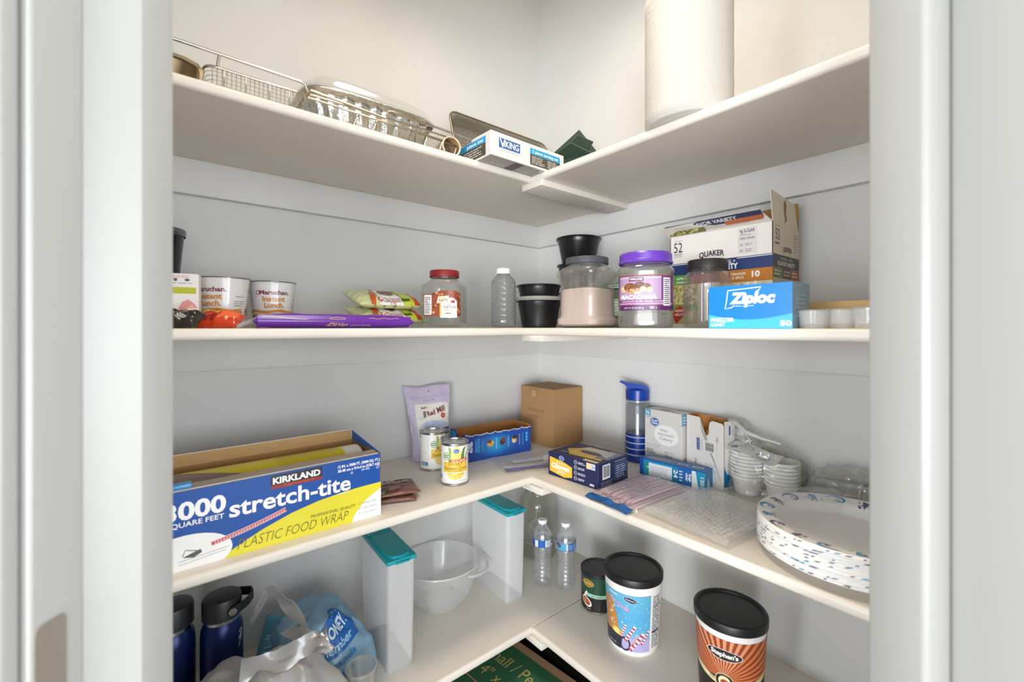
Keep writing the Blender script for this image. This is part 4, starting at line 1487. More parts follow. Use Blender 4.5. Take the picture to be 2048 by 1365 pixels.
def stretch_box():
    w, d, h = 0.405, 0.172, 0.137
    t = thing('food_wrap_box', 'large blue and yellow food wrap carton with its brown lid open', 'carton', (0.288, -1.0365, z), radians(90.5))
    blue, yel = (2, 76, 160), (226, 214, 52)
    W, D, th = w / 2, d / 2, 0.002
    open_carton(t, w, d, h, blue, (170, 128, 80), th)
    p = Print(0.4)
    # yellow sweep and white corner
    curve = [(0.095, 0.0), (0.13, 0.018), (0.17, 0.036), (0.22, 0.053), (0.27, 0.064), (0.32, 0.070), (0.36, 0.0725), (w, 0.0735)]
    p.poly([(w, 0.0)] + curve[::-1], yel, 1)
    wc = [(0.340, 0.0), (0.345, 0.014), (0.356, 0.028), (0.372, 0.042), (0.390, 0.053), (w, 0.060)]
    p.poly([(w, 0.0)] + wc[::-1], (240, 239, 238), 2)
    wh = (246, 246, 248)
    p.text('3000', 0.064, 0.088, 0.029, wh, 2, 'C', w=0.092, bold=0.035)
    p.text('SQUARE FEET', 0.065, 0.075, 0.0085, wh, 2, 'C', w=0.084, bold=0.015)
    p.text('stretch-tite', 0.226, 0.073, 0.0305, wh, 2, 'C', w=0.222, bold=0.022)
    p.ring(0.3395, 0.1075, 0.002, 0.002, 0.0008, wh, 2)
    p.rect(0.311, 0.0675, 0.331, 0.0690, wh, 2)
    p.rect(0.183, 0.108, 0.278, 0.134, (42, 36, 40), 2)
    p.rect(0.183, 0.108, 0.278, 0.1145, (150, 40, 36), 3)
    p.text('KIRKLAND', 0.2305, 0.1175, 0.0115, wh, 3, 'C', w=0.088, bold=0.04)
    p.text('Signature', 0.234, 0.110, 0.006, (196, 80, 66), 4, 'C', w=0.06, shear=0.35)
    p.text('12 IN. x 3000 FT. (3000 SQ. FT.)', 0.356, 0.1225, 0.0055, wh, 2, 'C', w=0.092, bold=0.03)
    p.text('30.48 cm x 914.4 m (278.7 m2)', 0.356, 0.1135, 0.0055, wh, 2, 'C', w=0.092, bold=0.03)
    p.text('BPA FREE', 0.370, 0.1075, 0.0034, wh, 2, 'C', w=0.018)
    p.ring(0.397, 0.1085, 0.0028, 0.0028, 0.0008, wh, 2)
    p.text('PROFESSIONAL QUALITY', 0.302, 0.0325, 0.0058, (118, 110, 30), 3, 'C', w=0.092, bold=0.01)
    p.text('PLASTIC FOOD WRAP', 0.230, 0.0100, 0.0185, (118, 110, 30), 3, 'C', w=0.205, shear=0.30, bold=-0.012)
    # striped ribbon
    rib = [(0.088 + 0.0122 * k, 0.0335 + 0.0020 * k + 0.0001 * k * k) for k in range(11)]
    p.stroke(rib, 0.0085, (240, 232, 234), 4)
    p.stroke(rib, 0.0064, (196, 70, 78), 5)
    for k in range(26):
        a = 0.092 + k * 0.0045
        i = (a - 0.088) / 0.0122
        b = 0.0335 + 0.0020 * i + 0.0001 * i * i
        p.rect(a, b - 0.0022, a + 0.0030, b + 0.0022, (228, 170, 176), 6)
    # white oval with cutter drawing
    p.ell(0.048, 0.022, 0.072, 0.038, (240, 240, 240), 3)
    p.poly([(0.046, 0.022), (0.062, 0.018), (0.074, 0.024), (0.072, 0.030), (0.058, 0.026)], (84, 84, 90), 4)
    p.stroke([(0.046, 0.024), (0.050, 0.034), (0.068, 0.028)], 0.0016, (110, 110, 114), 4)
    p.stroke([(0.040, 0.016), (0.115, 0.022)], 0.0008, (150, 150, 154), 4)
    p.stroke([(0.040, 0.010), (0.110, 0.017)], 0.0008, (150, 150, 154), 4)
    for k, s in enumerate(('SUPER CLING', 'SUPER STRETCH', 'EXTRA STRENGTH')):
        v = 0.0335 - 0.0105 * k
        p.stroke([(0.354 + 0.0, v + 0.0025), (0.3555, v + 0.0008), (0.358, v + 0.005)], 0.0009, (196, 90, 90) if k == 0 else (130, 130, 134), 4)
        p.text(s, 0.362, v, 0.0042, (176, 176, 180), 4, 'L', w=0.034)
    p.build('front_print', t, on_face(w, d, h, 'front'), clip=(0.0, 0.0, w, h))
    # clear cutter guard along the front top edge
    bm = bmesh.new()
    add_sheet(bm, [(-W + 0.004, -D + 0.003, h - 0.001), (W - 0.004, -D + 0.003, h - 0.001), (W - 0.004, -D + 0.030, h + 0.004), (-W + 0.004, -D + 0.030, h + 0.004)], 0.001)
    obj('cutter_guard', bm, clear((214, 206, 198), 0.55, 0.045, 0.15, 0.3, (186, 172, 160)), t)
    bm = bmesh.new()
    add_tube(bm, [(-W + 0.005, -D + 0.004, h + 0.0005), (W - 0.005, -D + 0.004, h + 0.0005)], 0.0018, 6)
    obj('slide_rail', bm, clear((230, 228, 226), 0.5, 0.15, 0.1, 0.4), t)
    # roll of film inside, with yellow wrapper print
    bm = bmesh.new()
    add_lathe(bm, [(0, -W + 0.012), (0.064, -W + 0.012), (0.064, W - 0.012), (0, W - 0.012)], 48)
    roll = obj('film_roll', bm, mat((150, 126, 122), 0.35), t, 40, loc=(0, 0.019, 0.074), rot=(0, radians(90), 0))
    p = Print(0.35)
    p.poly([(0.0, 0.02), (0.05, 0.16), (0.05, 0.34), (-0.02, 0.34), (-0.06, 0.20)], (226, 206, 52), 1)
    p.poly([(-0.02, 0.34), (0.05, 0.34), (0.05, 0.378), (-0.02, 0.378)], (236, 228, 216), 1)
    for k in range(16):
        p.stroke([(0.0 + 0.003 * k, 0.20), (-0.012 + 0.004 * k, 0.335)], 0.0007, (196, 176, 40), 2)
    p.build('wrapper_print', roll, lambda u, v, e: Vector(((0.0642 + e) * cos(pi + u / 0.064 - 0.1), (0.0642 + e) * sin(pi + u / 0.064 - 0.1), v - W + 0.012)), cut=(0.004, None))
    box('core_plug', (W - 0.016, -0.062, h - 0.030, W - 0.004, -0.050, h - 0.004), mat((206, 84, 60), 0.5), t)
    box('blue_slider', (-W + 0.02, -D + 0.006, h + 0.001, -W + 0.060, -D + 0.026, h + 0.010), mat((60, 140, 200), 0.3), t, bev=0.002)
    # lid hinged at the back, standing up: brown inside towards the camera
    bm = bmesh.new()
    zig = []
    n = 60
    x0, x1 = -W + 0.004, W - 0.003
    zh = h + 0.022
    for k in range(n + 1):
        x = x1 + (x0 - x1) * k / n
        zig.append((x, D + 0.010 , zh + (0.0011 if k % 2 else 0.0)))
    fs = add_sheet(bm, [(x0, D - 0.002, h), (x1, D - 0.002, h)] + zig, 0.0016)
    bmesh.ops.triangulate(bm, faces=[f for f in bm.faces if len(f.verts) > 4])
    for f in bm.faces:
        f.material_index = 0
    lid = obj('lid', bm, [mat((196, 158, 108), 0.8, vary=0.06, vscale=60)], t)
    bm = bmesh.new()
    add_tube(bm, [(x0, D + 0.0095, zh + 0.0004), (x1, D + 0.0095, zh + 0.0004)], 0.0010, 5)
    obj('lid_edge', bm, mat((232, 222, 204), 0.7), lid)
    bm = bmesh.new()
    add_sheet(bm, [(x1, D - 0.002, h - 0.001), (x1 + 0.002, -D + 0.002, h - 0.001), (x1 + 0.002, -D + 0.002, h + 0.001), (x1, D - 0.0, h + 0.022)], 0.0014)
    obj('end_flap', bm, mat((52, 104, 186), 0.5), t)


stretch_box()


def brownie(label, x, y, zz, rz, seed):
    t = thing('mix_sachet', label, 'sachet', (x, y, zz), radians(rz), 'brown drink mix sachets')
    w, d, h = 0.105, 0.098, 0.012
    f = pouch(t, w, d, h, mat((118, 78, 66), 0.25), 0.0022, 45, seed, 26, 24, lift=0.30, name='sachet', px=4, py=4)
    p = Print(0.28)
    p.rect(0.006, 0.055, 0.099, 0.080, (96, 58, 50), 1)
    p.text('BROWNIE', 0.050, 0.062, 0.013, (206, 190, 182), 2, 'C', w=0.078, bold=0.03)
    p.poly([(0.01, 0.012), (0.05, 0.008), (0.07, 0.03), (0.045, 0.048), (0.015, 0.04)], (86, 52, 44), 1)
    p.poly([(0.03, 0.018), (0.06, 0.016), (0.058, 0.034), (0.034, 0.036)], (146, 98, 80), 2)
    p.lines(0.062, 0.040, 0.098, 0.052, 2, (180, 160, 150), 2, 0.4, seed)
    p.poly([(0.004, 0.006), (0.018, 0.004), (0.022, 0.018), (0.008, 0.024)], (120, 132, 90), 2)
    p.rect(0.006, 0.085, 0.099, 0.093, (150, 40, 36), 1)
    p.build('sachet_print', t, f, cut=(0.006, 0.006), eps=0.0003)


brownie('brown drink mix sachet, lower one beside the wrap carton', 0.292, -0.766, z, 68, 3)
brownie('brown drink mix sachet lying on top of another sachet', 0.286, -0.758, z + 0.0125, 76, 8)


def corn_can(label, x, y, turn):
    t = thing('corn_can', label, 'can', (x, y, z), yaw_to_cam((x, y, 0)) + radians(turn), 'sweet corn cans')
    r, h = 0.0372, 0.112
    metal = mat((196, 196, 196), 0.25, metal=1.0)
    lathe('can', [(0, 0.004), (r - 0.005, 0.004), (r - 0.003, 0.0), (r + 0.0006, 0.001), (r + 0.0006, 0.004), (r - 0.001, 0.006), (r - 0.001, h - 0.006), (r + 0.0006, h - 0.004), (r + 0.0006, h - 0.001), (r - 0.001, h), (r - 0.0025, h - 0.001), (r - 0.003, h - 0.005)], metal, t, seg=64)
    lathe('lid', [(r - 0.003, h - 0.005), (r - 0.007, h - 0.004), (r - 0.009, h - 0.005), (0.018, h - 0.005), (0.016, h - 0.0045), (0, h - 0.0045)], metal, t, seg=64)
    p = Print(0.32)
    wh, yl = (240, 239, 234), (232, 192, 70)
    p.rect(-0.118, 0.006, 0.118, h - 0.007, wh, 1)
    for k in range(9):
        p.rect(-0.112 + k * 0.0085, 0.008, -0.110 + k * 0.0085, h - 0.009, (222, 214, 206), 2)
    # husks and cob
    g1, g2 = (150, 172, 86), (96, 128, 66)
    p.poly([(-0.020, 0.055), (-0.012, 0.055), (-0.010, 0.098), (-0.018, 0.104), (-0.016, 0.085)], g1, 2)
    p.poly([(-0.012, 0.055), (-0.005, 0.055), (-0.009, 0.095), (-0.012, 0.085)], (196, 206, 140), 2)
    p.poly([(0.014, 0.055), (0.028, 0.055), (0.026, 0.085), (0.032, 0.104), (0.022, 0.097), (0.016, 0.08)], g2, 2)
    p.poly([(0.030, 0.055), (0.036, 0.06), (0.036, 0.090), (0.031, 0.082)], g1, 2)
    p.poly([(-0.010, 0.052), (0.016, 0.052), (0.016, 0.088), (0.011, 0.101), (0.004, 0.105), (-0.003, 0.101), (-0.009, 0.088)], (236, 202, 92), 3)
    for i in range(5):
        for j in range(9):
            p.ell(-0.0065 + i * 0.0048, 0.057 + j * 0.005, 0.0018, 0.0019, (244, 220, 130), 4, n=8)
    p.ell(0.003, 0.092, 0.0088, 0.0062, (238, 240, 244), 5)
    p.ell(0.003, 0.092, 0.0080, 0.0055, (38, 92, 166), 6)
    p.text('Kroger', 0.003, 0.0902, 0.0038, (240, 242, 246), 7, 'C', w=0.012, shear=0.2)
    p.ell(-0.024, 0.078, 0.0105, 0.0105, (214, 226, 206), 5)
    p.ring(-0.024, 0.078, 0.0095, 0.0095, 0.0016, (120, 158, 96), 6)
    p.lines(-0.032, 0.073, -0.016, 0.083, 2, (96, 140, 84), 6, 0.5, 3)
    p.rect(-0.033, 0.036, 0.036, 0.063, yl, 5)
    p.poly([(-0.014, 0.062), (0.034, 0.065), (0.034, 0.072), (-0.014, 0.069)], (206, 70, 52), 6)
    p.text('NO SALT ADDED', 0.010, 0.0645, 0.0042, (250, 240, 232), 7, 'C', rot=3, w=0.038, bold=0.02)
    ink = (52, 46, 30)
    p.text('SWEET', 0.001, 0.0545, 0.0068, ink, 6, 'C', w=0.038, space=1.3)
    p.text('Golden Corn', 0.002, 0.0425, 0.0085, ink, 6, 'C', w=0.062)
    p.lines(-0.020, 0.0375, 0.022, 0.0405, 1, (150, 120, 50), 6, 0.5, 4)
    # bowl of corn
    p.ell(0.002, 0.034, 0.026, 0.020, (226, 224, 218), 4, 180, 360)
    rnd = random.Random(4)
    p.ell(0.002, 0.0335, 0.023, 0.017, (228, 188, 70), 4.5, 180, 360)
    for k in range(70):
        a, q = pi + pi * rnd.random(), sqrt(rnd.random())
        p.ell(0.002 + 0.021 * q * cos(a), 0.0325 + 0.015 * q * sin(a), 0.0020, 0.0016, rnd.choice([(240, 208, 96), (222, 178, 60), (246, 222, 130)]), 5, n=8)
    p.text('NET WT 15 OZ', 0.022, 0.0105, 0.0036, (90, 90, 90), 5, 'C', w=0.022)
    for s, c0 in ((-1, -0.052), (1, 0.058)):
        p.ring(c0, 0.052, 0.0035, 0.0045, 0.0006, (190, 188, 182), 3)
    p.rect(-0.066, 0.016, -0.042, 0.026, (70, 120, 180), 3)
    p.lines(-0.064, 0.018, -0.045, 0.024, 2, (226, 234, 242), 4, 0.4, 6)
    p.lines(0.045, 0.03, 0.075, 0.09, 12, (170, 168, 164), 3, 0.3, 7)
    p.build('label', t, on_cyl(r - 0.0008, 0.0002), cut=0.0045, eps=0.00012)


corn_can('sweet corn can with the full label showing, at the front', 0.298, -0.592, 2)
corn_can('sweet corn can with the label turned away, behind the other can', 0.153, -0.578, 44)


def starch_bag():
    t = thing('starch_bag', 'lilac stand-up pouch of starch leaning on the wall', 'pouch', (0.074, -0.540, z), radians(78))
    H, wt, wb = 0.228, 0.160, 0.118

    def half(v):
        a = v / H
        if a < 0.25:
            q = wb + (wb * 1.02 - wb) * (a / 0.25)
        else:
            q = wb * 1.02 + (wt - wb * 1.02) * ((a - 0.25) / 0.75) ** 1.3
        return q / 2

    def thick(u, v):
        a = v / H
        q = max(0, 1 - abs(u) ** 2.6)
        return (0.031 * max(0, 1 - a) ** 0.65 + 0.0006) * q ** 0.6

    def lean(v):
        return 0.050 * (v / H) ** 1.5

    def fr(u, v):
        n = 0.0020 * fbm(u * 0.08, v, 5, 38) * min(1, (v / 0.03))
        return Vector((u * half(v), -thick(u, v) + lean(v) + n, v + 0.004 * (u * u) * (v / H) + 0.003 * sin(u * 4) * (v / H) ** 4))

    def bk(u, v):
        return Vector((u * half(v), thick(u, v) * 0.8 + lean(v), v + 0.004 * (u * u) * (v / H) + 0.003 * sin(u * 4) * (v / H) ** 4))
    surf('pouch', fr, 30, 44, mat((204, 193, 218), 0.28), t, (-1, 1), (0.0004, H), both=bk)

    def on(u, v, e):
        q = fr(max(-0.99, min(0.99, u / half(v))), v)
        return q + Vector((0, -e - 0.0005, 0))
    p = Print(0.3)
    li = (150, 140, 168)
    p.stroke([(-0.075, 0.192), (0.078, 0.199)], 0.0008, (170, 156, 186), 1)
    p.stroke([(-0.074, 0.188), (0.077, 0.195)], 0.0008, (176, 162, 192), 1)
    p.text('EASY OPEN', -0.042, 0.196, 0.0022, li, 1, 'C', w=0.026)
    p.text('PRESS TO CLOSE', 0.048, 0.2015, 0.0022, li, 1, 'C', w=0.030)
    p.lines(-0.020, 0.183, 0.026, 0.186, 1, li, 1, 0.5, 5)
    p.ell(0.002, 0.212, 0.0018, 0.0018, (70, 62, 76), 1)
    p.poly([(-0.040, 0.030), (0.062, 0.030), (0.066, 0.168), (0.060, 0.174), (-0.044, 0.174), (-0.048, 0.168)], (236, 232, 222), 1)
    mar = (128, 40, 52)
    p.text("Bob's", -0.018, 0.160, 0.0062, mar, 3, 'C', w=0.020, rot=6, bold=0.03)
    p.text('Red', 0.004, 0.1385, 0.0150, mar, 3, 'C', w=0.026, rot=12, bold=0.03)
    p.text('Mill', 0.038, 0.1455, 0.0165, mar, 3, 'C', w=0.028, rot=12, bold=0.03)
    p.poly([(-0.022, 0.132), (-0.014, 0.134), (-0.014, 0.150), (-0.019, 0.154), (-0.024, 0.149)], (126, 124, 120), 3)
    p.stroke([(-0.040, 0.132), (-0.024, 0.136)], 0.0006, (120, 118, 116), 3)
    p.stroke([(-0.036, 0.126), (-0.020, 0.132)], 0.0006, (120, 118, 116), 3)
    p.ell(0.042, 0.134, 0.0078, 0.0078, (190, 60, 60), 3)
    p.text('GF', 0.042, 0.1315, 0.0045, (240, 220, 220), 4, 'C')
    p.ell(0.010, 0.104, 0.046, 0.018, (186, 200, 226), 2, 0, 180)
    p.rect(-0.040, 0.094, 0.062, 0.104, (196, 208, 230), 2)
    p.rect(-0.040, 0.076, 0.063, 0.096, (66, 62, 78), 3)
    p.text('CORN STARCH', 0.014, 0.0805, 0.0105, (238, 236, 240), 4, 'C', w=0.092, bold=0.02)
    p.rect(-0.038, 0.036, 0.062, 0.070, (214, 208, 200), 2)
    p.build('pouch_print', t, on, cut=(0.006, 0.006), eps=0.0003)


starch_bag()


def protein_box():
    w, d, h = 0.255, 0.098, 0.089
    t = thing('snack_bar_box', 'open dark blue snack bar carton with nut and chocolate pictures', 'carton', (0.146, -0.352, z), radians(85))
    tan = (170, 116, 64)
    dip = [(-w / 2 + 0.0 + (w) * k / 24, h - 0.004 - 0.004 * abs(sin(k * 2.2))) for k in range(23, 0, -1)]
    # left end has a rounded finger cut
    ln = [(-d / 2 + 0.010, h), (-d / 2 + 0.014, h - 0.020), (-d / 2 + 0.030, h - 0.034), (-d / 2 + 0.048, h - 0.028), (-d / 2 + 0.054, h - 0.006), (-d / 2 + 0.060, h + 0.006)]
    open_carton(t, w, d, h, (34, 74, 158), tan, 0.0012, notch=dip, left_notch=ln)
    p = Print(0.4)
    wh, cy = (240, 244, 250), (80, 180, 226)
    for k in range(10):
        f = k / 9
        p.ell(0.115, 0.042, 0.090 * (1 - f * 0.8), 0.040 * (1 - f * 0.55), (int(34 + 8 * f), int(74 + 66 * f), int(158 + 34 * f)), 1 + 0.05 * k, n=26)
    p.rect(0, 0, 0.036, 0.083, (38, 62, 146), 1)
    p.text('PURE', 0.0165, 0.046, 0.0078, wh, 3, 'C', rot=90, w=0.026, bold=0.04)
    p.text('PROTEIN', 0.0265, 0.046, 0.0078, wh, 3, 'C', rot=90, w=0.034, bold=0.04)
    p.text('SERIOUSLY', 0.043, 0.048, 0.0068, cy, 3, 'C', rot=90, w=0.042, bold=0.02)
    p.text('SATISFYING', 0.0525, 0.048, 0.0068, cy, 3, 'C', rot=90, w=0.044, bold=0.02)
    for k in range(3):
        p.stroke([(0.0595 + k * 0.0032, 0.03), (0.0595 + k * 0.0032, 0.068)], 0.0007, (130, 150, 206), 3)
    for (u, s) in ((0.117, 'CARAMEL PEANUT'), (0.163, 'CHOCOLATE DELUXE'), (0.208, 'PEANUT BUTTER')):
        p.text(s, u, 0.046, 0.0030, wh, 3, 'C', rot=90, w=0.036)
    p.ell(0.092, 0.048, 0.013, 0.011, (196, 140, 80), 3)
    p.ring(0.094, 0.049, 0.008, 0.006, 0.003, (230, 196, 130), 4, 0, 250)
    p.ell(0.088, 0.055, 0.009, 0.006, (120, 72, 40), 4)
    p.poly([(0.128, 0.042), (0.138, 0.036), (0.150, 0.044), (0.150, 0.056), (0.140, 0.060), (0.130, 0.054)], (88, 46, 36), 3)
    p.poly([(0.134, 0.050), (0.146, 0.048), (0.152, 0.058), (0.142, 0.062)], (124, 70, 50), 4)
    p.ell(0.185, 0.046, 0.010, 0.010, (206, 168, 112), 3)
    p.poly([(0.176, 0.054), (0.184, 0.062), (0.196, 0.060), (0.198, 0.052), (0.188, 0.050)], (76, 48, 36), 4)
    p.ell(0.183, 0.044, 0.004, 0.004, (232, 208, 160), 5)
    p.text('20g PROTEIN', 0.222, 0.046, 0.0046, cy, 3, 'C', rot=90, w=0.044)
    for k in range(3):
        p.rect(0.232, 0.036 + k * 0.011, 0.240, 0.0445 + k * 0.011, cy, 3)
    p.build('front_print', t, on_face(w, d, h, 'front'))
    p = Print(0.4)
    p.rect(0.0, 0.0, 0.040, h * 0.98, (54, 130, 180), 1)
    p.rect(0.040, 0.0, d, h * 0.55, (44, 96, 170), 1)
    p.text('7g', 0.020, 0.04, 0.012, wh, 3, 'C', rot=90, bold=0.02)
    p.build('side_print', t, on_face(w, d, h, 'left'))
    rnd = random.Random(6)
    bm = bmesh.new()
    for k in range(24):
        x = -w / 2 + 0.006 + (w - 0.012) * k / 23
        zz = h - 0.004 - 0.004 * abs(sin((k) * 2.2))
        add_box(bm, x - 0.005, -d / 2 - 0.0004, zz - 0.002, x + 0.004, -d / 2 + 0.001, zz + 0.0012 * rnd.random())
    o = obj('torn_edge', bm, mat((214, 206, 200), 0.9), t)


protein_box()

# plain cardboard box in the corner
w, d, h = 0.173, 0.150, 0.203
t = carton('cardboard_box', 'plain brown cardboard box with handwriting standing in the corner', 'box', 0.1535, -0.0800, z, w, d, h, 0, (168, 130, 88), rough=0.8)
p = Print(0.8)
ink = (72, 56, 46)
p.text('Kitchen goods', 0.085, 0.118, 0.0085, ink, 1, 'C', w=0.085, shear=0.25, bold=-0.015)
p.text('candle jar', 0.072, 0.096, 0.0080, ink, 1, 'C', w=0.070, shear=0.25, bold=-0.015)
p.poly([(0.052, h - 0.018), (0.056, h - 0.024), (0.100, h - 0.024), (0.112, h), (0.048, h)], (160, 122, 82), 1)
p.rect(0.062, h - 0.034, 0.082, h - 0.012, (186, 150, 122), 2)
p.build('front_print', t, on_face(w, d, h, 'front'))
bm = bmesh.new()
add_sheet(bm, [(-w / 2 + 0.001, -d / 2 + 0.001, h), (w / 2 - 0.001, -d / 2 + 0.001, h), (w / 2 - 0.001, d / 2 - 0.001, h), (-w / 2 + 0.001, d / 2 - 0.001, h)], 0.0012)
bmesh.ops.translate(bm, verts=bm.verts, vec=(0, 0, 0.0014))
obj('top_flap', bm, mat((150, 116, 80), 0.85), t)

# zip bags lying flat by the joint
t = thing('zip_bag', 'flat frosted zip bag with purple and blue zipper beside the snack bar carton', 'plastic bag', (0.305, -0.300, z), radians(72))


def zb(u, v):
    return Vector((u - 0.13, v - 0.085, 0.0016 + 0.003 * abs(fbm(u, v, 4, 18)) + 0.006 * max(0, sin(v * 30)) * 0.3))


surf('film', zb, 34, 24, clear((248, 248, 248), 0.40, 0.04, 0.25, 0.15, (240, 240, 240), trans=0.2), t, (0, 0.26), (0, 0.17))
for vv, col in ((0.010, (140, 100, 160)), (0.020, (60, 116, 176))):
    surf('zipper', lambda u, v, vv=vv: zb(u, vv + v) + Vector((0, 0, 0.0030)), 30, 2, mat(col, 0.35), t, (0.004, 0.256), (0, 0.009))
p = Print(0.4)
p.rect(0.055, 0.075, 0.225, 0.108, (226, 226, 228), 1)
p.text('QUART', 0.040, 0.082, 0.012, (236, 236, 238), 1, 'C', w=0.05, bold=0.02)
p.lines(0.14, 0.045, 0.20, 0.064, 2, (238, 238, 240), 1, 0.5, 3)
p.text('Ziploc', 0.19, 0.083, 0.012, (150, 156, 170), 2, 'C', w=0.045)
p.build('bag_print', t, lambda u, v, e: zb(u, v) + Vector((0, 0, e + 0.001)), cut=(0.008, 0.008))

t = thing('plastic_sleeve', 'clear plastic sleeve standing open behind the glove carton', 'plastic bag', (0.395, -0.165, z), radians(64))


def slv(u, v):
    return Vector((u - 0.14, 0.012 * sin(u * 11 + v * 8) + 0.10 * v * 0.6, v * (0.35 + 0.65 * u / 0.28) + 0.0008))


surf('film', slv, 30, 12, clear((248, 245, 242), 0.30, 0.06, 0.12, 0.4, (232, 228, 224)), t, (0, 0.28), (0, 0.055))
bm = bmesh.new()
add_tube(bm, [slv(0.28 * k / 20, 0.050) for k in range(21)], 0.0011, 6)
obj('sealed_edge', bm, clear((250, 248, 245), 0.5, 0.2, 0.1, 0.6), t, 60)


def glove_box():
    w, d, h = 0.175, 0.136, 0.066
    t = carton('glove_box', 'navy and yellow disposable glove carton with oval opening on top', 'carton', 0.500, -0.278, z, w, d, h, 3, (28, 33, 78))
    yl, wh = (232, 184, 58), (244, 240, 232)
    p = Print(0.4)
    p.poly([(0.006, 0.012), (0.060, 0.004), (0.088, 0.010), (0.088, 0.038), (0.060, 0.046), (0.006, 0.053)], yl, 1)
    p.ell(0.050, 0.055, 0.009, 0.007, (232, 236, 244), 2)
    p.ell(0.050, 0.055, 0.0078, 0.006, (40, 86, 160), 3)
    p.text('Kr', 0.050, 0.0528, 0.005, wh, 4, 'C', shear=0.2)
    p.text('Disposable', 0.050, 0.039, 0.0046, wh, 3, 'C', w=0.034)
    p.text('Gloves', 0.046, 0.0235, 0.0135, wh, 3, 'C', w=0.066, bold=0.045)
    p.text('LATEX', 0.048, 0.0125, 0.0072, wh, 3, 'C', w=0.030, bold=0.02)
    for k in range(4):
        v = 0.0565 - 0.0145 * k
        p.ring(0.1005, v, 0.0050, 0.0050, 0.0011, (206, 206, 216), 2, n=18)
        p.stroke([(0.098, v - 0.002), (0.1005, v + 0.002), (0.103, v - 0.001)], 0.0010, (206, 206, 216), 2)
        p.lines(0.109, v - 0.004, 0.134, v + 0.003, 2, (226, 224, 232), 2, 0.45, k + 2)
    p.rect(0.137, 0.048, 0.152, 0.064, (238, 206, 150), 2)
    p.rect(0.152, 0.048, 0.166, 0.064, (196, 206, 226), 2)
    p.text('100', 0.159, 0.052, 0.006, (60, 60, 110), 3, 'C', w=0.010)
    p.lines(0.148, 0.004, 0.166, 0.012, 1, (206, 206, 216), 2, 0.7, 6)
    p.build('front_print', t, on_face(w, d, h, 'front'))
    p = Print(0.4)
    barcode(p, 0.018, 0.022, 0.052, 0.060, 2)
    p.lines(0.012, 0.004, 0.070, 0.017, 4, (150, 152, 186), 2, 0.4, 3)
    p.text('DISPOSABLE GLOVES', 0.098, 0.057, 0.004, (190, 190, 214), 2, 'C', w=0.05)
    for pts in ([(0.074, 0.010), (0.128, 0.010)], [(0.128, 0.010), (0.128, 0.052)], [(0.128, 0.052), (0.074, 0.052)], [(0.074, 0.052), (0.074, 0.010)]):
        p.stroke(pts, 0.0009, (120, 170, 206), 2)
    p.lines(0.079, 0.013, 0.124, 0.049, 6, (176, 190, 216), 2, 0.4, 9)
    p.build('side_print', t, on_face(w, d, h, 'right'))
    p = Print(0.4)
    p.poly([(0.020, 0.062), (0.060, 0.022), (0.160, 0.030), (0.150, 0.060), (0.100, 0.092), (0.045, 0.090)], yl, 1)
    p.poly([(0.045, 0.090), (0.060, 0.118), (0.150, 0.118), (0.158, 0.060), (0.100, 0.092)], (206, 198, 186), 1.5)
    p.text('Disposable Gloves', 0.088, 0.050, 0.008, (246, 238, 220), 2, 'C', w=0.085, bold=0.02, rot=4)
    p.poly([(0.130, 0.040), (0.172, 0.050), (0.172, 0.128), (0.128, 0.128)], (110, 118, 142), 1.2)
    p.lines(0.132, 0.076, 0.168, 0.120, 5, (170, 176, 192), 2, 0.35, 4)
    p.rect(0.120, 0.003, 0.166, 0.018, (238, 206, 150), 2)
    p.ell(0.035, 0.030, 0.011, 0.007, (206, 214, 230), 2)
    p.ell(0.035, 0.030, 0.0095, 0.006, (40, 86, 160), 3)
    p.ell(0.098, 0.070, 0.036, 0.0125, (22, 18, 18), 4)
    p.build('top_print', t, on_face(w, d, h, 'top'))


glove_box()

# ================================================================== third shelf, right
c = Q(1275, 1.395, z)
t = thing('sports_bottle', 'clear sports bottle with blue flip spout and blue banded lower half', 'bottle', c, yaw_to_cam(c))
r = 0.0365
lathe('bottle', [(0, 0.003), (r - 0.004, 0.001), (r, 0.006), (r, 0.178), (r - 0.002, 0.184), (r - 0.004, 0.186), (r - 0.004, 0.196)], clear((214, 220, 226), 0.08, 0.045, 0.03, 0.6), t, seg=64)
lathe('blue_sleeve', [(r + 0.0006, 0.004), (r + 0.0008, 0.006), (r + 0.0008, 0.088), (r - 0.0012, 0.090), (r - 0.0015, 0.088)], mat((8, 42, 122), 0.35), t, seg=64)
for k in range(4):
    zz = 0.022 + 0.0185 * k
    lathe('clear_band', [(r + 0.0006, zz), (r + 0.0018, zz + 0.0008), (r + 0.0018, zz + 0.0035), (r + 0.0006, zz + 0.0043)], mat((150, 160, 184), 0.2), t, seg=64)
lathe('straw', [(0.0035, 0.02), (0.0035, 0.19)], clear((230, 234, 238), 0.3, 0.1, 0.1, 0.5), t, seg=16)
lathe('neck_ring', [(r - 0.003, 0.187), (r - 0.0005, 0.188), (r - 0.0005, 0.193), (r - 0.003, 0.194)], clear((200, 206, 214), 0.3, 0.12, 0.05, 0.6), t, seg=64)
cap = lathe('cap', [(r - 0.001, 0.194), (r, 0.195), (r, 0.224), (r - 0.003, 0.228), (0.012, 0.233), (0, 0.234)], mat((8, 58, 150), 0.3), t, seg=64)
bm = bmesh.new()
pr = [(0.033, 0.224), (0.034, 0.232), (0.018, 0.242), (-0.004, 0.245), (-0.030, 0.2475), (-0.053, 0.2520), (-0.055, 0.2470), (-0.036, 0.238), (-0.028, 0.224)]
hw = [0.026, 0.025, 0.022, 0.020, 0.014, 0.009, 0.009, 0.014, 0.024]
a = [bm.verts.new((x, -q2, q)) for (x, q), q2 in zip(pr, hw)]
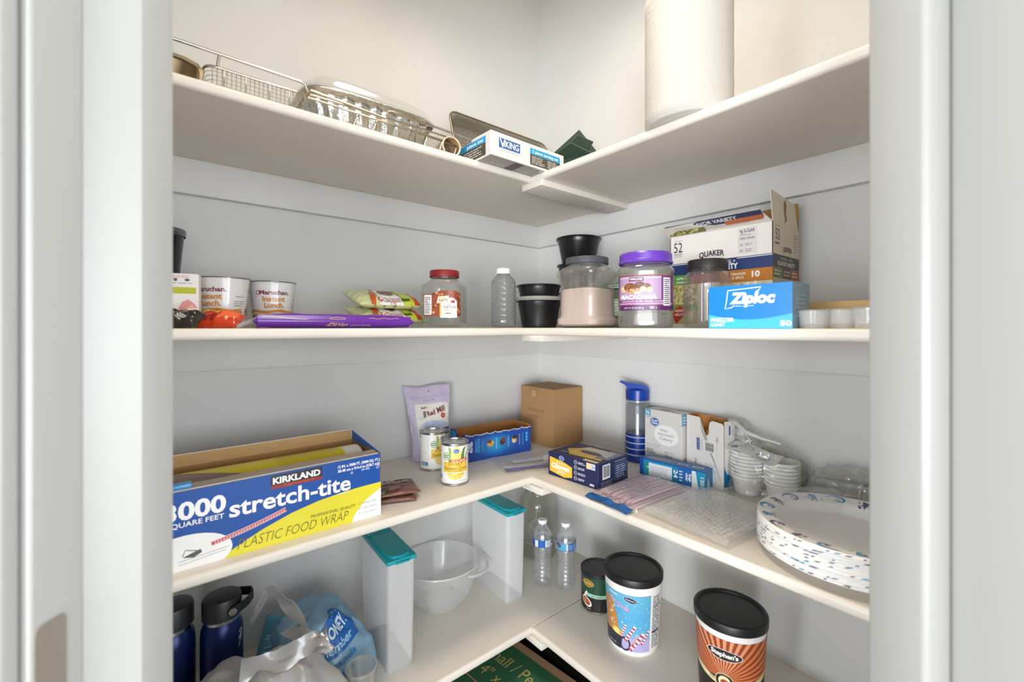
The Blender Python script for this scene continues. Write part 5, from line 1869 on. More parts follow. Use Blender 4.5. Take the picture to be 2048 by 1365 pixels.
b = [bm.verts.new((x, q2, q)) for (x, q), q2 in zip(pr, hw)]
bm.faces.new(a)
bm.faces.new(b[::-1])
for i in range(len(pr)):
    bm.faces.new((a[i], b[i], b[(i + 1) % len(pr)], a[(i + 1) % len(pr)]))
bmesh.ops.recalc_face_normals(bm, faces=bm.faces)
obj('flip_spout', bm, mat((10, 64, 160), 0.3), t, 30)
bm = bmesh.new()
add_tube(bm, [(0.002, -0.013, 0.238), (0.002, 0.013, 0.238)], 0.004, 12)
obj('hinge_pin', bm, mat((28, 40, 80), 0.4), t, 40)

# clear plastic cutlery cartons
w, d, h = 0.128, 0.046, 0.174
t = carton('cutlery_box', 'closed white carton of assorted cutlery with grey oval', 'carton', 0.609, -0.045, z, w, d, h, -5, (214, 210, 206), bev=0.0008)
p = Print()
p.ell(0.076, 0.104, 0.042, 0.030, (236, 235, 232), 1)
p.ell(0.036, 0.138, 0.0165, 0.0135, (36, 100, 166), 2)
p.ring(0.036, 0.138, 0.0150, 0.0120, 0.0010, (214, 226, 240), 3)
p.text('Great', 0.036, 0.1392, 0.0062, (244, 246, 250), 3, 'C', w=0.022, bold=0.03)
p.text('Value', 0.036, 0.1315, 0.0062, (244, 246, 250), 3, 'C', w=0.022, bold=0.03)
gr = (128, 128, 130)
p.text('White', 0.068, 0.1145, 0.0075, gr, 2, 'C', w=0.026)
p.text('Assorted', 0.074, 0.1020, 0.0085, gr, 2, 'C', w=0.052)
p.text('Cutlery', 0.076, 0.0890, 0.0085, gr, 2, 'C', w=0.045)
p.rect(0.0, h - 0.024, 0.022, h, (104, 160, 186), 1)
p.text('96', 0.011, h - 0.016, 0.010, (236, 242, 246), 2, 'C', w=0.014)
p.lines(0.002, h - 0.023, 0.020, h - 0.018, 1, (226, 236, 242), 2, 0.5, 4)
p.lines(0.006, 0.060, 0.060, 0.072, 2, (176, 174, 172), 1, 0.4, 3)
p.lines(0.006, 0.040, 0.038, 0.056, 4, (60, 60, 64), 1, 0.35, 5)
p.ring(0.078, 0.052, 0.005, 0.005, 0.0012, (90, 90, 94), 1)
p.ring(0.094, 0.052, 0.006, 0.006, 0.0012, (150, 160, 120), 1)
p.lines(0.072, 0.042, 0.100, 0.046, 1, (80, 80, 84), 1, 0.6, 5)
p.build('front_print', t, on_face(w, d, h, 'front'))
p = Print()
p.rect(0.030, 0.012, 0.105, 0.032, (196, 192, 188), 1)
p.rect(0.042, 0.017, 0.090, 0.026, (150, 146, 144), 2)
p.ell(0.066, 0.0215, 0.010, 0.004, (90, 96, 110), 3)
p.build('top_print', t, on_face(w, d, h, 'top'))
p = Print()
p.rect(0.0, h - 0.034, d, h, (104, 160, 186), 1)
p.lines(0.006, h - 0.030, d - 0.006, h - 0.006, 3, (226, 236, 242), 2, 0.4, 3)
p.build('side_print', t, on_face(w, d, h, 'right'))

w, d, h = 0.122, 0.042, 0.176
t = thing('cutlery_box', 'open white carton with notched front and barcode beside the foam bowls', 'carton', (0.742, -0.054, z), radians(-13))
notch = [(w / 2 - 0.001, h - 0.012), (w / 2 - 0.006, h - 0.006), (0.026, h - 0.004), (0.018, h - 0.008), (0.015, h - 0.016), (0.014, h - 0.040), (0.010, h - 0.047), (0.002, h - 0.049), (-0.006, h - 0.046), (-0.010, h - 0.038), (-0.011, h - 0.012), (-0.015, h - 0.001)]
open_carton(t, w, d, h, (230, 226, 222), (196, 140, 78), 0.0012, notch=notch)
p = Print()
p.rect(0.036, 0.085, 0.046, 0.118, (46, 92, 150), 1)
p.text('Great Value', 0.0435, 0.1015, 0.004, (236, 240, 246), 2, 'C', rot=90, w=0.028)
p.lines(0.048, 0.084, 0.056, 0.116, 6, (186, 182, 180), 1, 0.3, 3)
barcode(p, 0.060, 0.086, 0.094, 0.116, 1, 5, vert=False)
p.stroke([(0.100, 0.080), (0.100, 0.116)], 0.0006, (150, 148, 148), 1)
p.text('G4', 0.104, 0.128, 0.005, (70, 70, 74), 1, 'C', rot=90)
p.ring(0.101, 0.122, 0.003, 0.003, 0.0010, (70, 70, 74), 1)
p.text('2', 0.032, 0.046, 0.013, (60, 60, 64), 1, 'C')
p.lines(0.062, 0.034, 0.100, 0.056, 8, (170, 168, 166), 1, 0.35, 7)
p.build('front_print', t, on_face(w, d, h, 'front'))
p = Print()
p.poly([(0.0, 0.006), (d, 0.006), (d, 0.026), (0.010, 0.040), (0.0, 0.060)], (24, 126, 172), 1)
p.ring(0.022, 0.030, 0.006, 0.007, 0.0016, (40, 60, 90), 2)
p.rect(0.018, 0.140, 0.024, 0.164, (46, 92, 170), 1)
p.lines(0.016, 0.06, 0.026, 0.12, 6, (190, 186, 184), 1, 0.3, 8)
p.build('side_print', t, on_face(w, d, h, 'right'))


def cling_box():
    w, d, h = 0.186, 0.048, 0.047
    t = carton('sandwich_bag_box', 'long narrow blue and teal carton in front of the cutlery cartons', 'carton', 0.672, -0.112, z, w, d, h, 6, (24, 92, 172), rough=0.35)
    p = Print(0.35)
    p.rect(0.002, 0.0, w, h - 0.004, (34, 150, 190), 1)
    p.rect(0.0, 0.0, 0.012, h, (22, 76, 160), 2)
    p.rect(0.014, 0.016, 0.026, 0.040, (42, 140, 130), 2)
    p.text('9', 0.020, 0.026, 0.009, (236, 244, 240), 3, 'C', rot=-90)
    p.rect(0.028, 0.004, 0.096, 0.038, (226, 232, 234), 2)
    p.lines(0.034, 0.012, 0.088, 0.032, 3, (200, 210, 214), 3, 0.4, 3)
    p.rect(0.097, 0.0, 0.112, h - 0.004, (30, 134, 180), 2)
    p.text('24', 0.101, 0.024, 0.011, (244, 248, 250), 3, 'C', rot=-90, w=0.022, bold=0.02)
    p.rect(0.112, 0.0, 0.150, h - 0.004, (34, 104, 176), 2)
    p.lines(0.116, 0.006, 0.126, 0.038, 4, (220, 234, 242), 3, 0.4, 4)
    p.text('clear', 0.134, 0.022, 0.007, (244, 248, 250), 3, 'C', rot=-90, w=0.022, bold=0.03)
    p.text('bags', 0.143, 0.022, 0.007, (244, 248, 250), 3, 'C', rot=-90, w=0.020, bold=0.03)
    p.poly([(0.150, 0.0), (0.168, 0.0), (0.160, h - 0.004), (0.150, h - 0.004)], (226, 236, 238), 2)
    p.text('120', 0.173, 0.020, 0.009, (240, 246, 248), 3, 'C', rot=-90, w=0.022, bold=0.02)
    p.build('front_print', t, on_face(w, d, h, 'front'))
    p = Print(0.35)
    p.poly([(0.016, 0.012), (0.060, 0.008), (0.095, 0.018), (0.095, 0.030), (0.030, 0.034), (0.016, 0.026)], (126, 140, 150), 1)
    p.text('REUSE', 0.118, 0.016, 0.010, (226, 234, 244), 2, 'C', w=0.03, bold=0.02)
    p.ell(0.158, 0.022, 0.016, 0.009, (226, 240, 232), 2)
    p.ell(0.158, 0.022, 0.012, 0.006, (80, 160, 120), 3)
    p.build('top_print', t, on_face(w, d, h, 'top'))
    p = Print(0.35)
    p.rect(0.0, 0.0, d, h, (16, 112, 168), 1)
    p.poly([(0.004, 0.0), (0.030, 0.0), (0.016, 0.030)], (190, 214, 224), 2)
    p.build('side_print', t, on_face(w, d, h, 'right'))


cling_box()


# bag of clear straws with a blue header
def straw_bag():
    t = thing('straw_bag', 'flat clear bag of pinkish plastic straws with torn blue header', 'bag', (0.674, -0.268, z), radians(-4))
    rnd = random.Random(12)
    m = clear((250, 238, 243), 0.62, 0.05, 0.12, 0.45, (250, 234, 241), trans=0.12)
    # straws run along local y; header at the -x... end
    for lay in range(2):
        n = 12 - lay * 2
        for k in range(n):
            x = -0.062 + 0.124 * (k + 0.5 * lay + 0.5) / 12
            a = rnd.uniform(-0.03, 0.03)
            l = 0.094 + rnd.uniform(-0.006, 0.004)
            o0 = rnd.uniform(-0.006, 0.006)
            bm = bmesh.new()
            zz = 0.0042 + lay * 0.0068
            add_tube(bm, [(x - a * l, -l + o0, zz), (x, o0, zz + 0.0006), (x + a * l, l + o0, zz)], 0.0036, 7, caps=False)
            obj('straw', bm, m, t, 60)

    def film(u, v):
        q = (max(0, 1 - abs(u) ** 4) * max(0, 1 - abs(v) ** 6)) ** 0.5
        return Vector((u * 0.074, v * 0.112, 0.0012 + 0.0155 * q + 0.0022 * ridge(u * 0.074, v * 0.112, 3, 45) * (0.4 + q)))
    surf('film', film, 30, 40, clear((252, 248, 250), 0.06, 0.04, 0.10, 0.3, bump=0.3, bscale=60), t, (-1, 1), (-1, 1))

    def head(u, v):
        return Vector((u * 0.066, -0.114 - 0.026 * v + 0.006 * fbm(u, v, 3, 2.0) * v, 0.004 + 0.004 * (1 - v) + 0.004 * fbm(u * 0.07, v * 0.03, 9, 40)))
    surf('header', head, 24, 8, mat((28, 92, 158), 0.35), t, (-1, 1), (0, 1))


straw_bag()


# bubble wrap
def bubble_wrap():
    t = thing('bubble_wrap', 'folded sheet of clear bubble wrap lying at the shelf front', 'bubble wrap', (0.857, -0.268, z), radians(-5))
    w, d = 0.196, 0.222
    m = clear((253, 253, 252), 0.16, 0.06, 0.10, 0.45, (250, 248, 245), trans=0.2)

    def sheet(u, v, o):
        return Vector((u - w / 2, v - d / 2, o + 0.003 * fbm(u, v, o * 50, 14)))
    for k, o in enumerate((0.0055, 0.0165)):
        surf('sheet', lambda u, v, o=o: sheet(u, v, o), 24, 24, m, t, (0, w), (0, d))
    bm = bmesh.new()
    px = 0.0122
    rb = random.Random(4)
    spots = []
    for i in range(-30, 31):
        for j in range(-30, 31):
            a, b = px * (i + 0.5 * (j % 2)), px * 0.87 * j
            u = w / 2 + a * cos(0.5) - b * sin(0.5)
            v = d / 2 + a * sin(0.5) + b * cos(0.5)
            if 0.006 < u < w - 0.006 and 0.006 < v < d - 0.006:
                spots.append((u, v))
    for (u, v) in spots:
        if True:
            c = sheet(u, v, 0.0165)
            R = 0.0051 * rb.uniform(0.85, 1.0)
            base = [bm.verts.new((c.x + R * cos(2 * pi * k / 8), c.y + R * sin(2 * pi * k / 8), c.z)) for k in range(8)]
            mid = [bm.verts.new((c.x + R * 0.8 * cos(2 * pi * k / 8), c.y + R * 0.8 * sin(2 * pi * k / 8), c.z + 0.0026)) for k in range(8)]
            tp = bm.verts.new((c.x, c.y, c.z + 0.0036))
            for k in range(8):
                bm.faces.new((base[k], base[(k + 1) % 8], mid[(k + 1) % 8], mid[k]))
                bm.faces.new((mid[k], mid[(k + 1) % 8], tp))
    o = obj('bubbles', bm, m, t, 180)
    o['kind'] = 'stuff'
    # rolled front edge
    surf('folded_edge', lambda u, v: Vector((u - w / 2, -d / 2 - 0.006 * sin(pi * v), 0.0045 + 0.0135 * v + 0.0015 * fbm(u, v, 4, 30))), 30, 8, m, t, (0, w), (0, 1))


bubble_wrap()


ORD = ['first', 'second', 'third', 'fourth', 'fifth', 'sixth', 'seventh', 'eighth', 'ninth']


# foam bowls in a clear bag
def foam_stack(cx, cy, n, r, label, z0, pitch=0.0085):
    proto = None
    for k in range(n):
        lab = label.replace('white foam bowl in', ('topmost' if k == n - 1 else ORD[n - 1 - k] + ' from top') + ' white foam bowl of')
        if proto is None:
            t = thing('foam_bowl', lab, 'bowl', (cx, cy, z0), 0, 'white foam bowls')
            h = 0.046
            bm = bmesh.new()
            add_lathe(bm, [(0, 0.0), (r * 0.70, 0.0), (r * 0.76, 0.003), (r * 0.96, h - 0.004), (r, h - 0.002), (r, h), (r * 0.95, h), (r * 0.73, 0.005), (0, 0.003)], 48)
            bmesh.ops.recalc_face_normals(bm, faces=bm.faces)
            obj('bowl', bm, mat((242, 240, 236), 0.7), t, 40)
            rimm = bmesh.new()
            add_lathe(rimm, [(r * 0.985, h - 0.006), (r + 0.0015, h - 0.006), (r + 0.0025, h - 0.003), (r + 0.001, h + 0.001), (r * 0.975, h + 0.0006)], 48)
            bmesh.ops.recalc_face_normals(rimm, faces=rimm.faces)
            obj('rim', rimm, mat((244, 242, 238), 0.65), t, 40)
            proto = t
        else:
            copy_tree(proto, (cx, cy, z0 + k * pitch), 0.3 * k, lab)


foam_stack(0.842, -0.060, 8, 0.0375, 'white foam bowl in the taller bagged stack next to the open carton', z + 0.001, 0.0088)
foam_stack(0.922, -0.060, 7, 0.0365, 'white foam bowl in the shorter bagged stack towards the right jamb', z + 0.001, 0.0088)


def bag_dome(name, label, cat, cx, cy, zz, rx, ry, h, seed, material, rz=0.0, tuft=0.0, amp=0.012, ns=26, nu=64, nv=26, pw=0.45, off=(0, 0)):
    t = thing(name, label, cat, (cx, cy, zz), rz)

    def S(u, v):
        th = 2 * pi * u
        a = v
        rr = (1 - a ** 3) ** pw if a < 1 else 0.0
        x, y = cos(th) * rr, sin(th) * rr
        q = 1 + 0.10 * noise.noise((2.2 * cos(th), 2.2 * sin(th), a * 2 + seed))
        zc = h * a
        pk = tuft * max(0, a - 0.75) / 0.25
        wx = amp * ridge(x * rx, y * ry + a * 0.2, seed, ns)
        return Vector((x * rx * q + wx * x + off[0] * a, y * ry * q + wx * y + off[1] * a, max(0.0005, zc + pk + wx * (0.7 if a > 0.15 else a * 4))))
    o = surf('film', S, nu, nv, material, t, (0, 1), (0.0, 1.0), cu=True, smooth=180)
    return t


BAGF = clear((248, 248, 246), 0.07, 0.05, 0.09, 0.45, (236, 234, 230), bump=0.3, bscale=45)
t = bag_dome('bowl_bag', 'crumpled clear plastic bag around the foam bowls', 'plastic bag', 0.890, -0.062, z, 0.080, 0.054, 0.135, 3, BAGF, amp=0.010, ns=30)
# twisted top of the bag with printed card
rnd = random.Random(3)


def tw(u, v):
    th = 2 * pi * u
    rr = 0.020 * (1 - v) ** 0.5 + 0.028 * v ** 1.4
    q = 1 + 0.45 * noise.noise((3 * cos(th), 3 * sin(th), v * 3))
    return Vector((-0.04 - 0.05 * v + rr * q * cos(th), 0.02 + 0.6 * rr * q * sin(th), 0.115 + 0.052 * v + 0.4 * rr * q * sin(th)))


surf('gathered_top', tw, 40, 18, clear((246, 246, 245), 0.22, 0.10, 0.1, 0.6, (232, 230, 226)), t, cu=True)
bm = bmesh.new()
add_tube(bm, [(-0.098, 0.02, 0.160), (-0.09, 0.0, 0.178), (-0.07, -0.01, 0.174), (-0.045, -0.015, 0.158), (-0.01, -0.01, 0.148), (0.03, 0.0, 0.140)], [0.004, 0.006, 0.005, 0.006, 0.004, 0.003], 8)
obj('drawstring_fold', bm, clear((246, 246, 245), 0.5, 0.10, 0.15, 0.5, (238, 236, 232)), t, 60)
surf('printed_card', lambda u, v: Vector((-0.080 + 0.115 * u, -0.046 + 0.055 * v, 0.114 - 0.014 * u + 0.012 * v + 0.004 * sin(6 * u))), 14, 6, mat((232, 232, 230), 0.4), t)
p = Print(0.4)
p.ring(0.080, 0.020, 0.014, 0.010, 0.003, (110, 150, 200), 1)
p.ring(0.045, 0.030, 0.010, 0.008, 0.002, (120, 170, 206), 1)
p.lines(0.006, 0.010, 0.024, 0.026, 3, (90, 90, 96), 1, 0.5, 3)
p.build('card_print', t, lambda u, v, e: Vector((-0.080 + u, -0.046 + v, 0.1148 - 0.014 * u / 0.115 + 0.012 * v / 0.055 + 0.004 * sin(6 * u / 0.115) + e + 0.0006)), cut=(0.006, None))


# clear cups lying nested in a bag behind the plates
def cups():
    m = clear((240, 242, 242), 0.10, 0.10, 0.05, 0.65)
    proto = None
    lab = 'clear plastic cup lying nested in the row behind the plates'
    for k in range(4):
        lab = 'clear plastic cup lying nested behind the plates, %s from the foam bowls' % ORD[k]
        loc = (0.990 + 0.026 * k, -0.048, z + 0.046)
        if proto is None:
            t = thing('plastic_cup', lab, 'cup', loc, 0, 'nested clear cups', rot=(0, radians(90), 0))
            lathe('cup', [(0, 0.002), (0.026, 0.0), (0.028, 0.003), (0.030, 0.03), (0.036, 0.085)], m, t, seg=48)
            lathe('rim', [(0.036, 0.084), (0.0385, 0.084), (0.0392, 0.086), (0.0375, 0.0875), (0.036, 0.0865)], clear((244, 246, 246), 0.3, 0.15, 0.05, 0.8), t, seg=48)
            proto = t
        else:
            c = copy_tree(proto, loc, label=lab)
            c.rotation_euler = (0, radians(90), 0.05 * k)


cups()
bag_dome('cup_bag', 'crumpled clear bag around the plastic cups at the right end', 'plastic bag', 1.062, -0.058, z, 0.088, 0.050, 0.112, 9, BAGF, amp=0.010, ns=32, off=(0, 0.004))


# paper plates, one by one
def plates():
    cx, cy, R = 1.098, -0.260, 0.142
    wm = mat((236, 233, 229), 0.42)
    n = 9
    pitch = 0.0058

    def profile(r):
        a = r / R
        if a < 0.66:
            return 0.001
        if a < 0.80:
            return 0.001 + 0.016 * ((a - 0.66) / 0.14) ** 1.2
        return 0.017 + 0.005 * ((a - 0.80) / 0.20)
    bm = bmesh.new()
    rs = [0, 0.3, 0.5, 0.62, 0.66, 0.69, 0.72, 0.75, 0.78, 0.80, 0.86, 0.93, 0.985, 1.0]
    top = [(q * R, profile(q * R) + 0.0009) for q in rs]
    bot = [(q * R, profile(q * R)) for q in rs[::-1]]
    add_lathe(bm, top + [(R + 0.0010, profile(R) - 0.0002), (R + 0.0014, profile(R) - 0.0046), (R + 0.0004, profile(R) - 0.0046)] + bot, 96)
    bmesh.ops.recalc_face_normals(bm, faces=bm.faces)
    proto = thing('paper_plate', 'floral paper plate at the bottom of the plate stack', 'plate', (cx, cy, z + 0.0004), 0, 'floral paper plates')
    obj('plate', bm, wm, proto, 40)
    tp, pu, gy = (40, 150, 196), (88, 74, 112), (110, 116, 140)
    # rim pattern, drawn in angle (u, radians * R) and radius (v)
    p = Print(0.42)
    rnd = random.Random(21)
    for k in range(9):
        a = 2 * pi * k / 9 + 0.2
        u0, v0 = a * R, R * 0.87
        col = tp if k % 2 == 0 else pu
        sw = [(u0 + 0.022 * cos(q) * (1 - 0.08 * i), v0 + 0.017 * sin(q) * (1 - 0.08 * i)) for i, q in enumerate([0.4 + 0.62 * j for j in range(10)])]
        p.stroke(sw, [0.001, 0.003, 0.0058, 0.0066, 0.0056, 0.0046, 0.0036, 0.003, 0.002, 0.001], col, 1)
        p.stroke([(u0 + 0.008 * cos(q) * q / 5, v0 + 0.007 * sin(q) * q / 5) for q in [0.6 * j for j in range(9)]], 0.0022, pu, 1)
        u1 = u0 + 0.040
        p.poly([(u1, v0 + 0.010), (u1 + 0.013, v0 + 0.014), (u1 + 0.010, v0 - 0.004), (u1 + 0.005, v0 - 0.014), (u1 + 0.001, v0)], col, 1)
        for j in range(5):
            p.ell(u1 + 0.012 + 0.006 * rnd.random(), v0 + rnd.uniform(-0.012, 0.012), 0.0022, 0.0022, pu, 1, n=8)
        p.stroke([(u1 - 0.012, v0 - 0.012), (u1 - 0.006, v0 - 0.006), (u1 - 0.002, v0 - 0.011)], [0.0006, 0.002, 0.0006], gy, 1)

    def rimf(u, v, e):
        th = u / R
        return Vector((v * cos(th), v * sin(th), profile(v) + 0.0011 + e))
    p.build('rim_print', proto, rimf, cut=(0.008, 0.006), clip=(-10, R * 0.70, 10, R * 0.995))
    # marks seen on the outside of the rims
    p = Print(0.42)
    for k in range(40):
        u = 2 * pi * R * rnd.random()
        v = rnd.uniform(0.0004, 0.0016)
        q = rnd.uniform(0.6, 1.6)
        p.poly([(u, v), (u + 0.005 * q, v + 0.0004), (u + 0.008 * q, v + 0.0026), (u + 0.003 * q, v + 0.0022)], rnd.choice([tp, pu, gy, gy, pu]), 1)

    def outf(u, v, e):
        th = u / R
        q = R + 0.0013 + e
        return Vector((q * cos(th), q * sin(th), profile(R) - 0.0046 + v))
    p.build('edge_print', proto, outf, cut=(0.008, None))['kind'] = 'stuff'
    for k in range(1, n):
        lab = 'floral paper plate, %s from the top of the stack' % ORD[n - 1 - k] if k < n - 1 else 'topmost floral paper plate of the stack, blue swirls on its rim'
        c = copy_tree(proto, (cx + rnd.uniform(-0.0008, 0.0008), cy + rnd.uniform(-0.0008, 0.0008), z + 0.0004 + pitch * k), 0.7 * k, lab)
        if k == n - 1:
            c.rotation_euler = (0, 0, 0.35)
    # film over the stack
    t = thing('plate_film', 'torn clear wrap draped over the plate stack', 'plastic film', (cx, cy, z + pitch * n + 0.019))

    def fl(u, v):
        th = 2 * pi * u
        rr = R * (0.35 + 0.66 * v)
        return Vector((rr * cos(th), rr * sin(th), 0.0075 - 0.012 * (1 - v) + 0.004 * ridge(cos(th) * v, sin(th) * v, 2, 3.5)))
    surf('film', fl, 60, 8, clear((252, 252, 252), 0.05, 0.05, 0.08, 0.35), t, (0.30, 0.52), (0, 1))


plates()

# ================================================================== lowest shelf, left
z = Z4T


def flask(label, px, dd, h, loop):
    c = Q(px, dd, z)
    t = thing('steel_flask', label, 'flask', c, yaw_to_cam(c) + radians(8))
    r = 0.041
    k = h / 0.258
    lathe('body', [(0, 0.002), (r - 0.003, 0.0), (r, 0.003), (r, 0.165 * k), (r - 0.0015, 0.180 * k), (r - 0.006, 0.192 * k), (r - 0.008, 0.196 * k)], mat((10, 30, 84), 0.3, metal=0.45, bump=0.1, bscale=900), t, seg=64)
    lathe('steel_neck', [(r - 0.008, 0.194 * k), (r - 0.006, 0.196 * k), (r - 0.006, 0.2025 * k), (r - 0.008, 0.204 * k)], mat((206, 206, 204), 0.2, metal=1.0), t, seg=64)
    cap = lathe('cap', [(r - 0.007, 0.202 * k), (r - 0.003, 0.204 * k), (r - 0.003, 0.240 * k), (r - 0.005, 0.246 * k), (r - 0.012, 0.249 * k), (0, 0.249 * k)], mat((24, 26, 30), 0.45), t, seg=64)
    if loop:
        bm = bmesh.new()
        path = [(0.012, -0.040), (0.030, -0.034), (0.046, -0.022), (0.058, -0.004), (0.058, 0.014), (0.040, 0.030), (0.018, 0.038)]
        zz0, zz1 = 0.213 * k, 0.232 * k
        for (xa, ya), (xb, yb) in zip(path, path[1:]):
            nx, ny = (yb - ya), -(xb - xa)
            l = math.hypot(nx, ny)
            nx, ny = nx / l * 0.0035, ny / l * 0.0035
            lift0, lift1 = 0.08 * max(0, xa), 0.08 * max(0, xb)
            q = [(xa, ya, zz0 + lift0), (xb, yb, zz0 + lift1), (xb, yb, zz1 + lift1), (xa, ya, zz1 + lift0)]
            a = [bm.verts.new(v) for v in q]
            b = [bm.verts.new((v[0] + nx, v[1] + ny, v[2])) for v in q]
            bm.faces.new(a)
            bm.faces.new(b[::-1])
            for i in range(4):
                bm.faces.new((a[i], b[i], b[(i + 1) % 4], a[(i + 1) % 4]))
        bmesh.ops.recalc_face_normals(bm, faces=bm.faces)
        obj('carry_loop', bm, mat((20, 21, 24), 0.5), t, 50)
        bm = bmesh.new()
        add_lathe(bm, [(0, 0.003), (0.0075, 0.002), (0.0085, 0.0), (0.0085, -0.002)], 24)
        bmesh.ops.recalc_face_normals(bm, faces=bm.faces)
        obj('steel_rivet', bm, mat((206, 204, 200), 0.2, metal=1.0), t, 40, loc=(0.014, -0.0425, 0.2225 * k), rot=(radians(90), 0, radians(18)))
        p = Print(0.4)
        wv = (226, 230, 238)
        p.stroke([(0.030, 0.166), (0.036, 0.172), (0.040, 0.168), (0.036, 0.160), (0.030, 0.156)], 0.0016, wv, 1)
        p.stroke([(0.040, 0.172), (0.036, 0.150), (0.029, 0.136)], 0.0016, wv, 1)
        p.stroke([(0.028, 0.152), (0.042, 0.156)], 0.0014, wv, 1)
        p.build('mark', t, on_cyl(r), cut=0.004)


flask('navy steel flask with black carry loop cap behind the plastic bags', 444, 0.985, 0.258, True)
flask('navy steel flask half hidden by the left door jamb', 345, 0.945, 0.262, False)


def carrier_bag(label, cx, cy, rx, ry, h, seed, material, rz, amp, ns, pts, group='shopping bags'):
    """Crumpled shopping bag; pts are extra peaks (x, y, height, width)."""
    t = thing('shopping_bag', label, 'plastic bag', (cx, cy, z), radians(rz), group)

    def S(u, v):
        th = 2 * pi * u
        rr = (1 - v ** 2.6) ** 0.55 if v < 1 else 0
        q = 1 + 0.22 * noise.noise((1.6 * cos(th), 1.6 * sin(th), seed + v))
        x, y = rx * rr * q * cos(th), ry * rr * q * sin(th)
        zz = h * v
        for (ax, ay, ah, aw) in pts:
            zz += ah * math.exp(-((x - ax) ** 2 + (y - ay) ** 2) / aw ** 2) * min(1, v * 2)
        n = ridge(x + 0.4 * zz, y - 0.3 * zz, seed, ns)
        m2 = ridge(x - 0.2 * zz, y * 2.0 + 0.5 * zz, seed + 3, ns * 0.5)
        k = amp * (0.6 * n + 0.8 * m2)
        sd = min(1.0, rr * 2.5)
        return Vector((x + k * cos(th) * 0.8 * sd, y + k * sin(th) * 0.8 * sd, max(0.0006, zz + k * min(1, v * 3))))
    surf('film', S, 110, 50, material, t, (0, 1), (0, 1), cu=True, smooth=180)
    return t, S


greyf = clear((220, 218, 218), 0.72, 0.045, 0.3, 0.25, (206, 202, 200), trans=0.35)
bluef = clear((176, 214, 238), 0.80, 0.05, 0.28, 0.25, (164, 208, 236), trans=0.3)

tb, SB = carrier_bag('pale blue plastic shopping bag with slogan beside the tall container', 0.185, -0.922, 0.112, 0.090, 0.140, 4, bluef, 52, 0.016, 15, [])


def fb(u, v, e):
    """Wrap print round the camera side of the blue bag: u arc, v height share."""
    th = -0.21 + u / (2 * pi * 0.11)
    th = th % 1.0
    v = min(0.97, max(0.02, v + 1.4 * u))
    q = SB(th, v)
    d = Vector((cos(2 * pi * th), sin(2 * pi * th), 0.6)).normalized()
    return q + d * (e + 0.0012)


p = Print(0.35)
db = (24, 100, 176)
p.poly([(-0.06, 0.42), (0.13, 0.46), (0.13, 0.84), (0.05, 0.84), (-0.06, 0.70)], db, 1)
p.text('SAVE MONEY.', 0.040, 0.66, 0.11, (226, 238, 246), 2, 'C', w=0.150, bold=0.03)
p.text('Remember', 0.048, 0.50, 0.10, (170, 206, 230), 2, 'C', w=0.115, bold=0.02)
p.text('thousands', 0.045, 0.29, 0.10, (48, 120, 180), 2, 'C', w=0.105, bold=0.03)
p.text('of ways', 0.045, 0.14, 0.09, (48, 120, 180), 2, 'C', w=0.08, bold=0.03)
p.build('bag_print', tb, fb, cut=(0.004, 0.025), eps=0.0004)
# dark teal content seen through the grey bag, and the grey bag itself
t = thing('teal_packet', 'teal plastic packet poking out between the grey and blue bags', 'packet', (0.165, -0.985, z + 0.070), rot=(radians(62), radians(8), radians(60)))
f = pouch(t, 0.12, 0.14, 0.02, mat((86, 150, 178), 0.3), 0.003, 30, 5, 26, 24, lift=0.4, name='wrapper', px=5, py=5)
p = Print(0.3)
rnd = random.Random(7)
for k in range(22):
    a, b = 0.01 + 0.08 * rnd.random(), 0.06 + 0.075 * rnd.random()
    p.stroke([(a, b), (a + 0.012, b + 0.003)], 0.0016, (196, 220, 230), 1)
p.build('wrapper_print', t, f, cut=(0.008, 0.008), eps=0.0004)
tg, SG = carrier_bag('crumpled grey plastic shopping bag at the front of the lowest shelf', 0.322, -1.070, 0.155, 0.066, 0.150, 9, greyf, 62, 0.016, 13, [(0.08, 0.0, 0.02, 0.06)])


# twisted handles of the grey bag
def strip(name, pts, wid, material, parent, seed):
    n = 40
    P3 = [Vector(q) for q in pts]

    def C(a):
        x = a * (len(P3) - 1)
        i = min(int(x), len(P3) - 2)
        f = x - i
        p0, p1, p2, p3 = P3[max(i - 1, 0)], P3[i], P3[i + 1], P3[min(i + 2, len(P3) - 1)]
        return 0.5 * ((2 * p1) + (-p0 + p2) * f + (2 * p0 - 5 * p1 + 4 * p2 - p3) * f * f + (-p0 + 3 * p1 - 3 * p2 + p3) * f ** 3)

    def S(u, v):
        c = C(u)
        d = (C(min(1, u + 0.02)) - C(max(0, u - 0.02))).normalized()
        s = d.cross(Vector((0.6, -0.5, 0.6))).normalized()
        tws = s * cos(1.6 * noise.noise((u * 3, seed, 0))) + d.cross(s) * sin(1.6 * noise.noise((u * 3, seed, 0)))
        return c + tws * (v - 0.5) * wid * (1 + 0.4 * noise.noise((u * 5, seed, 3))) + Vector((0, 0, 0.004 * ridge(u, v, seed, 4)))
    surf(name, S, n, 8, material, parent, smooth=180)


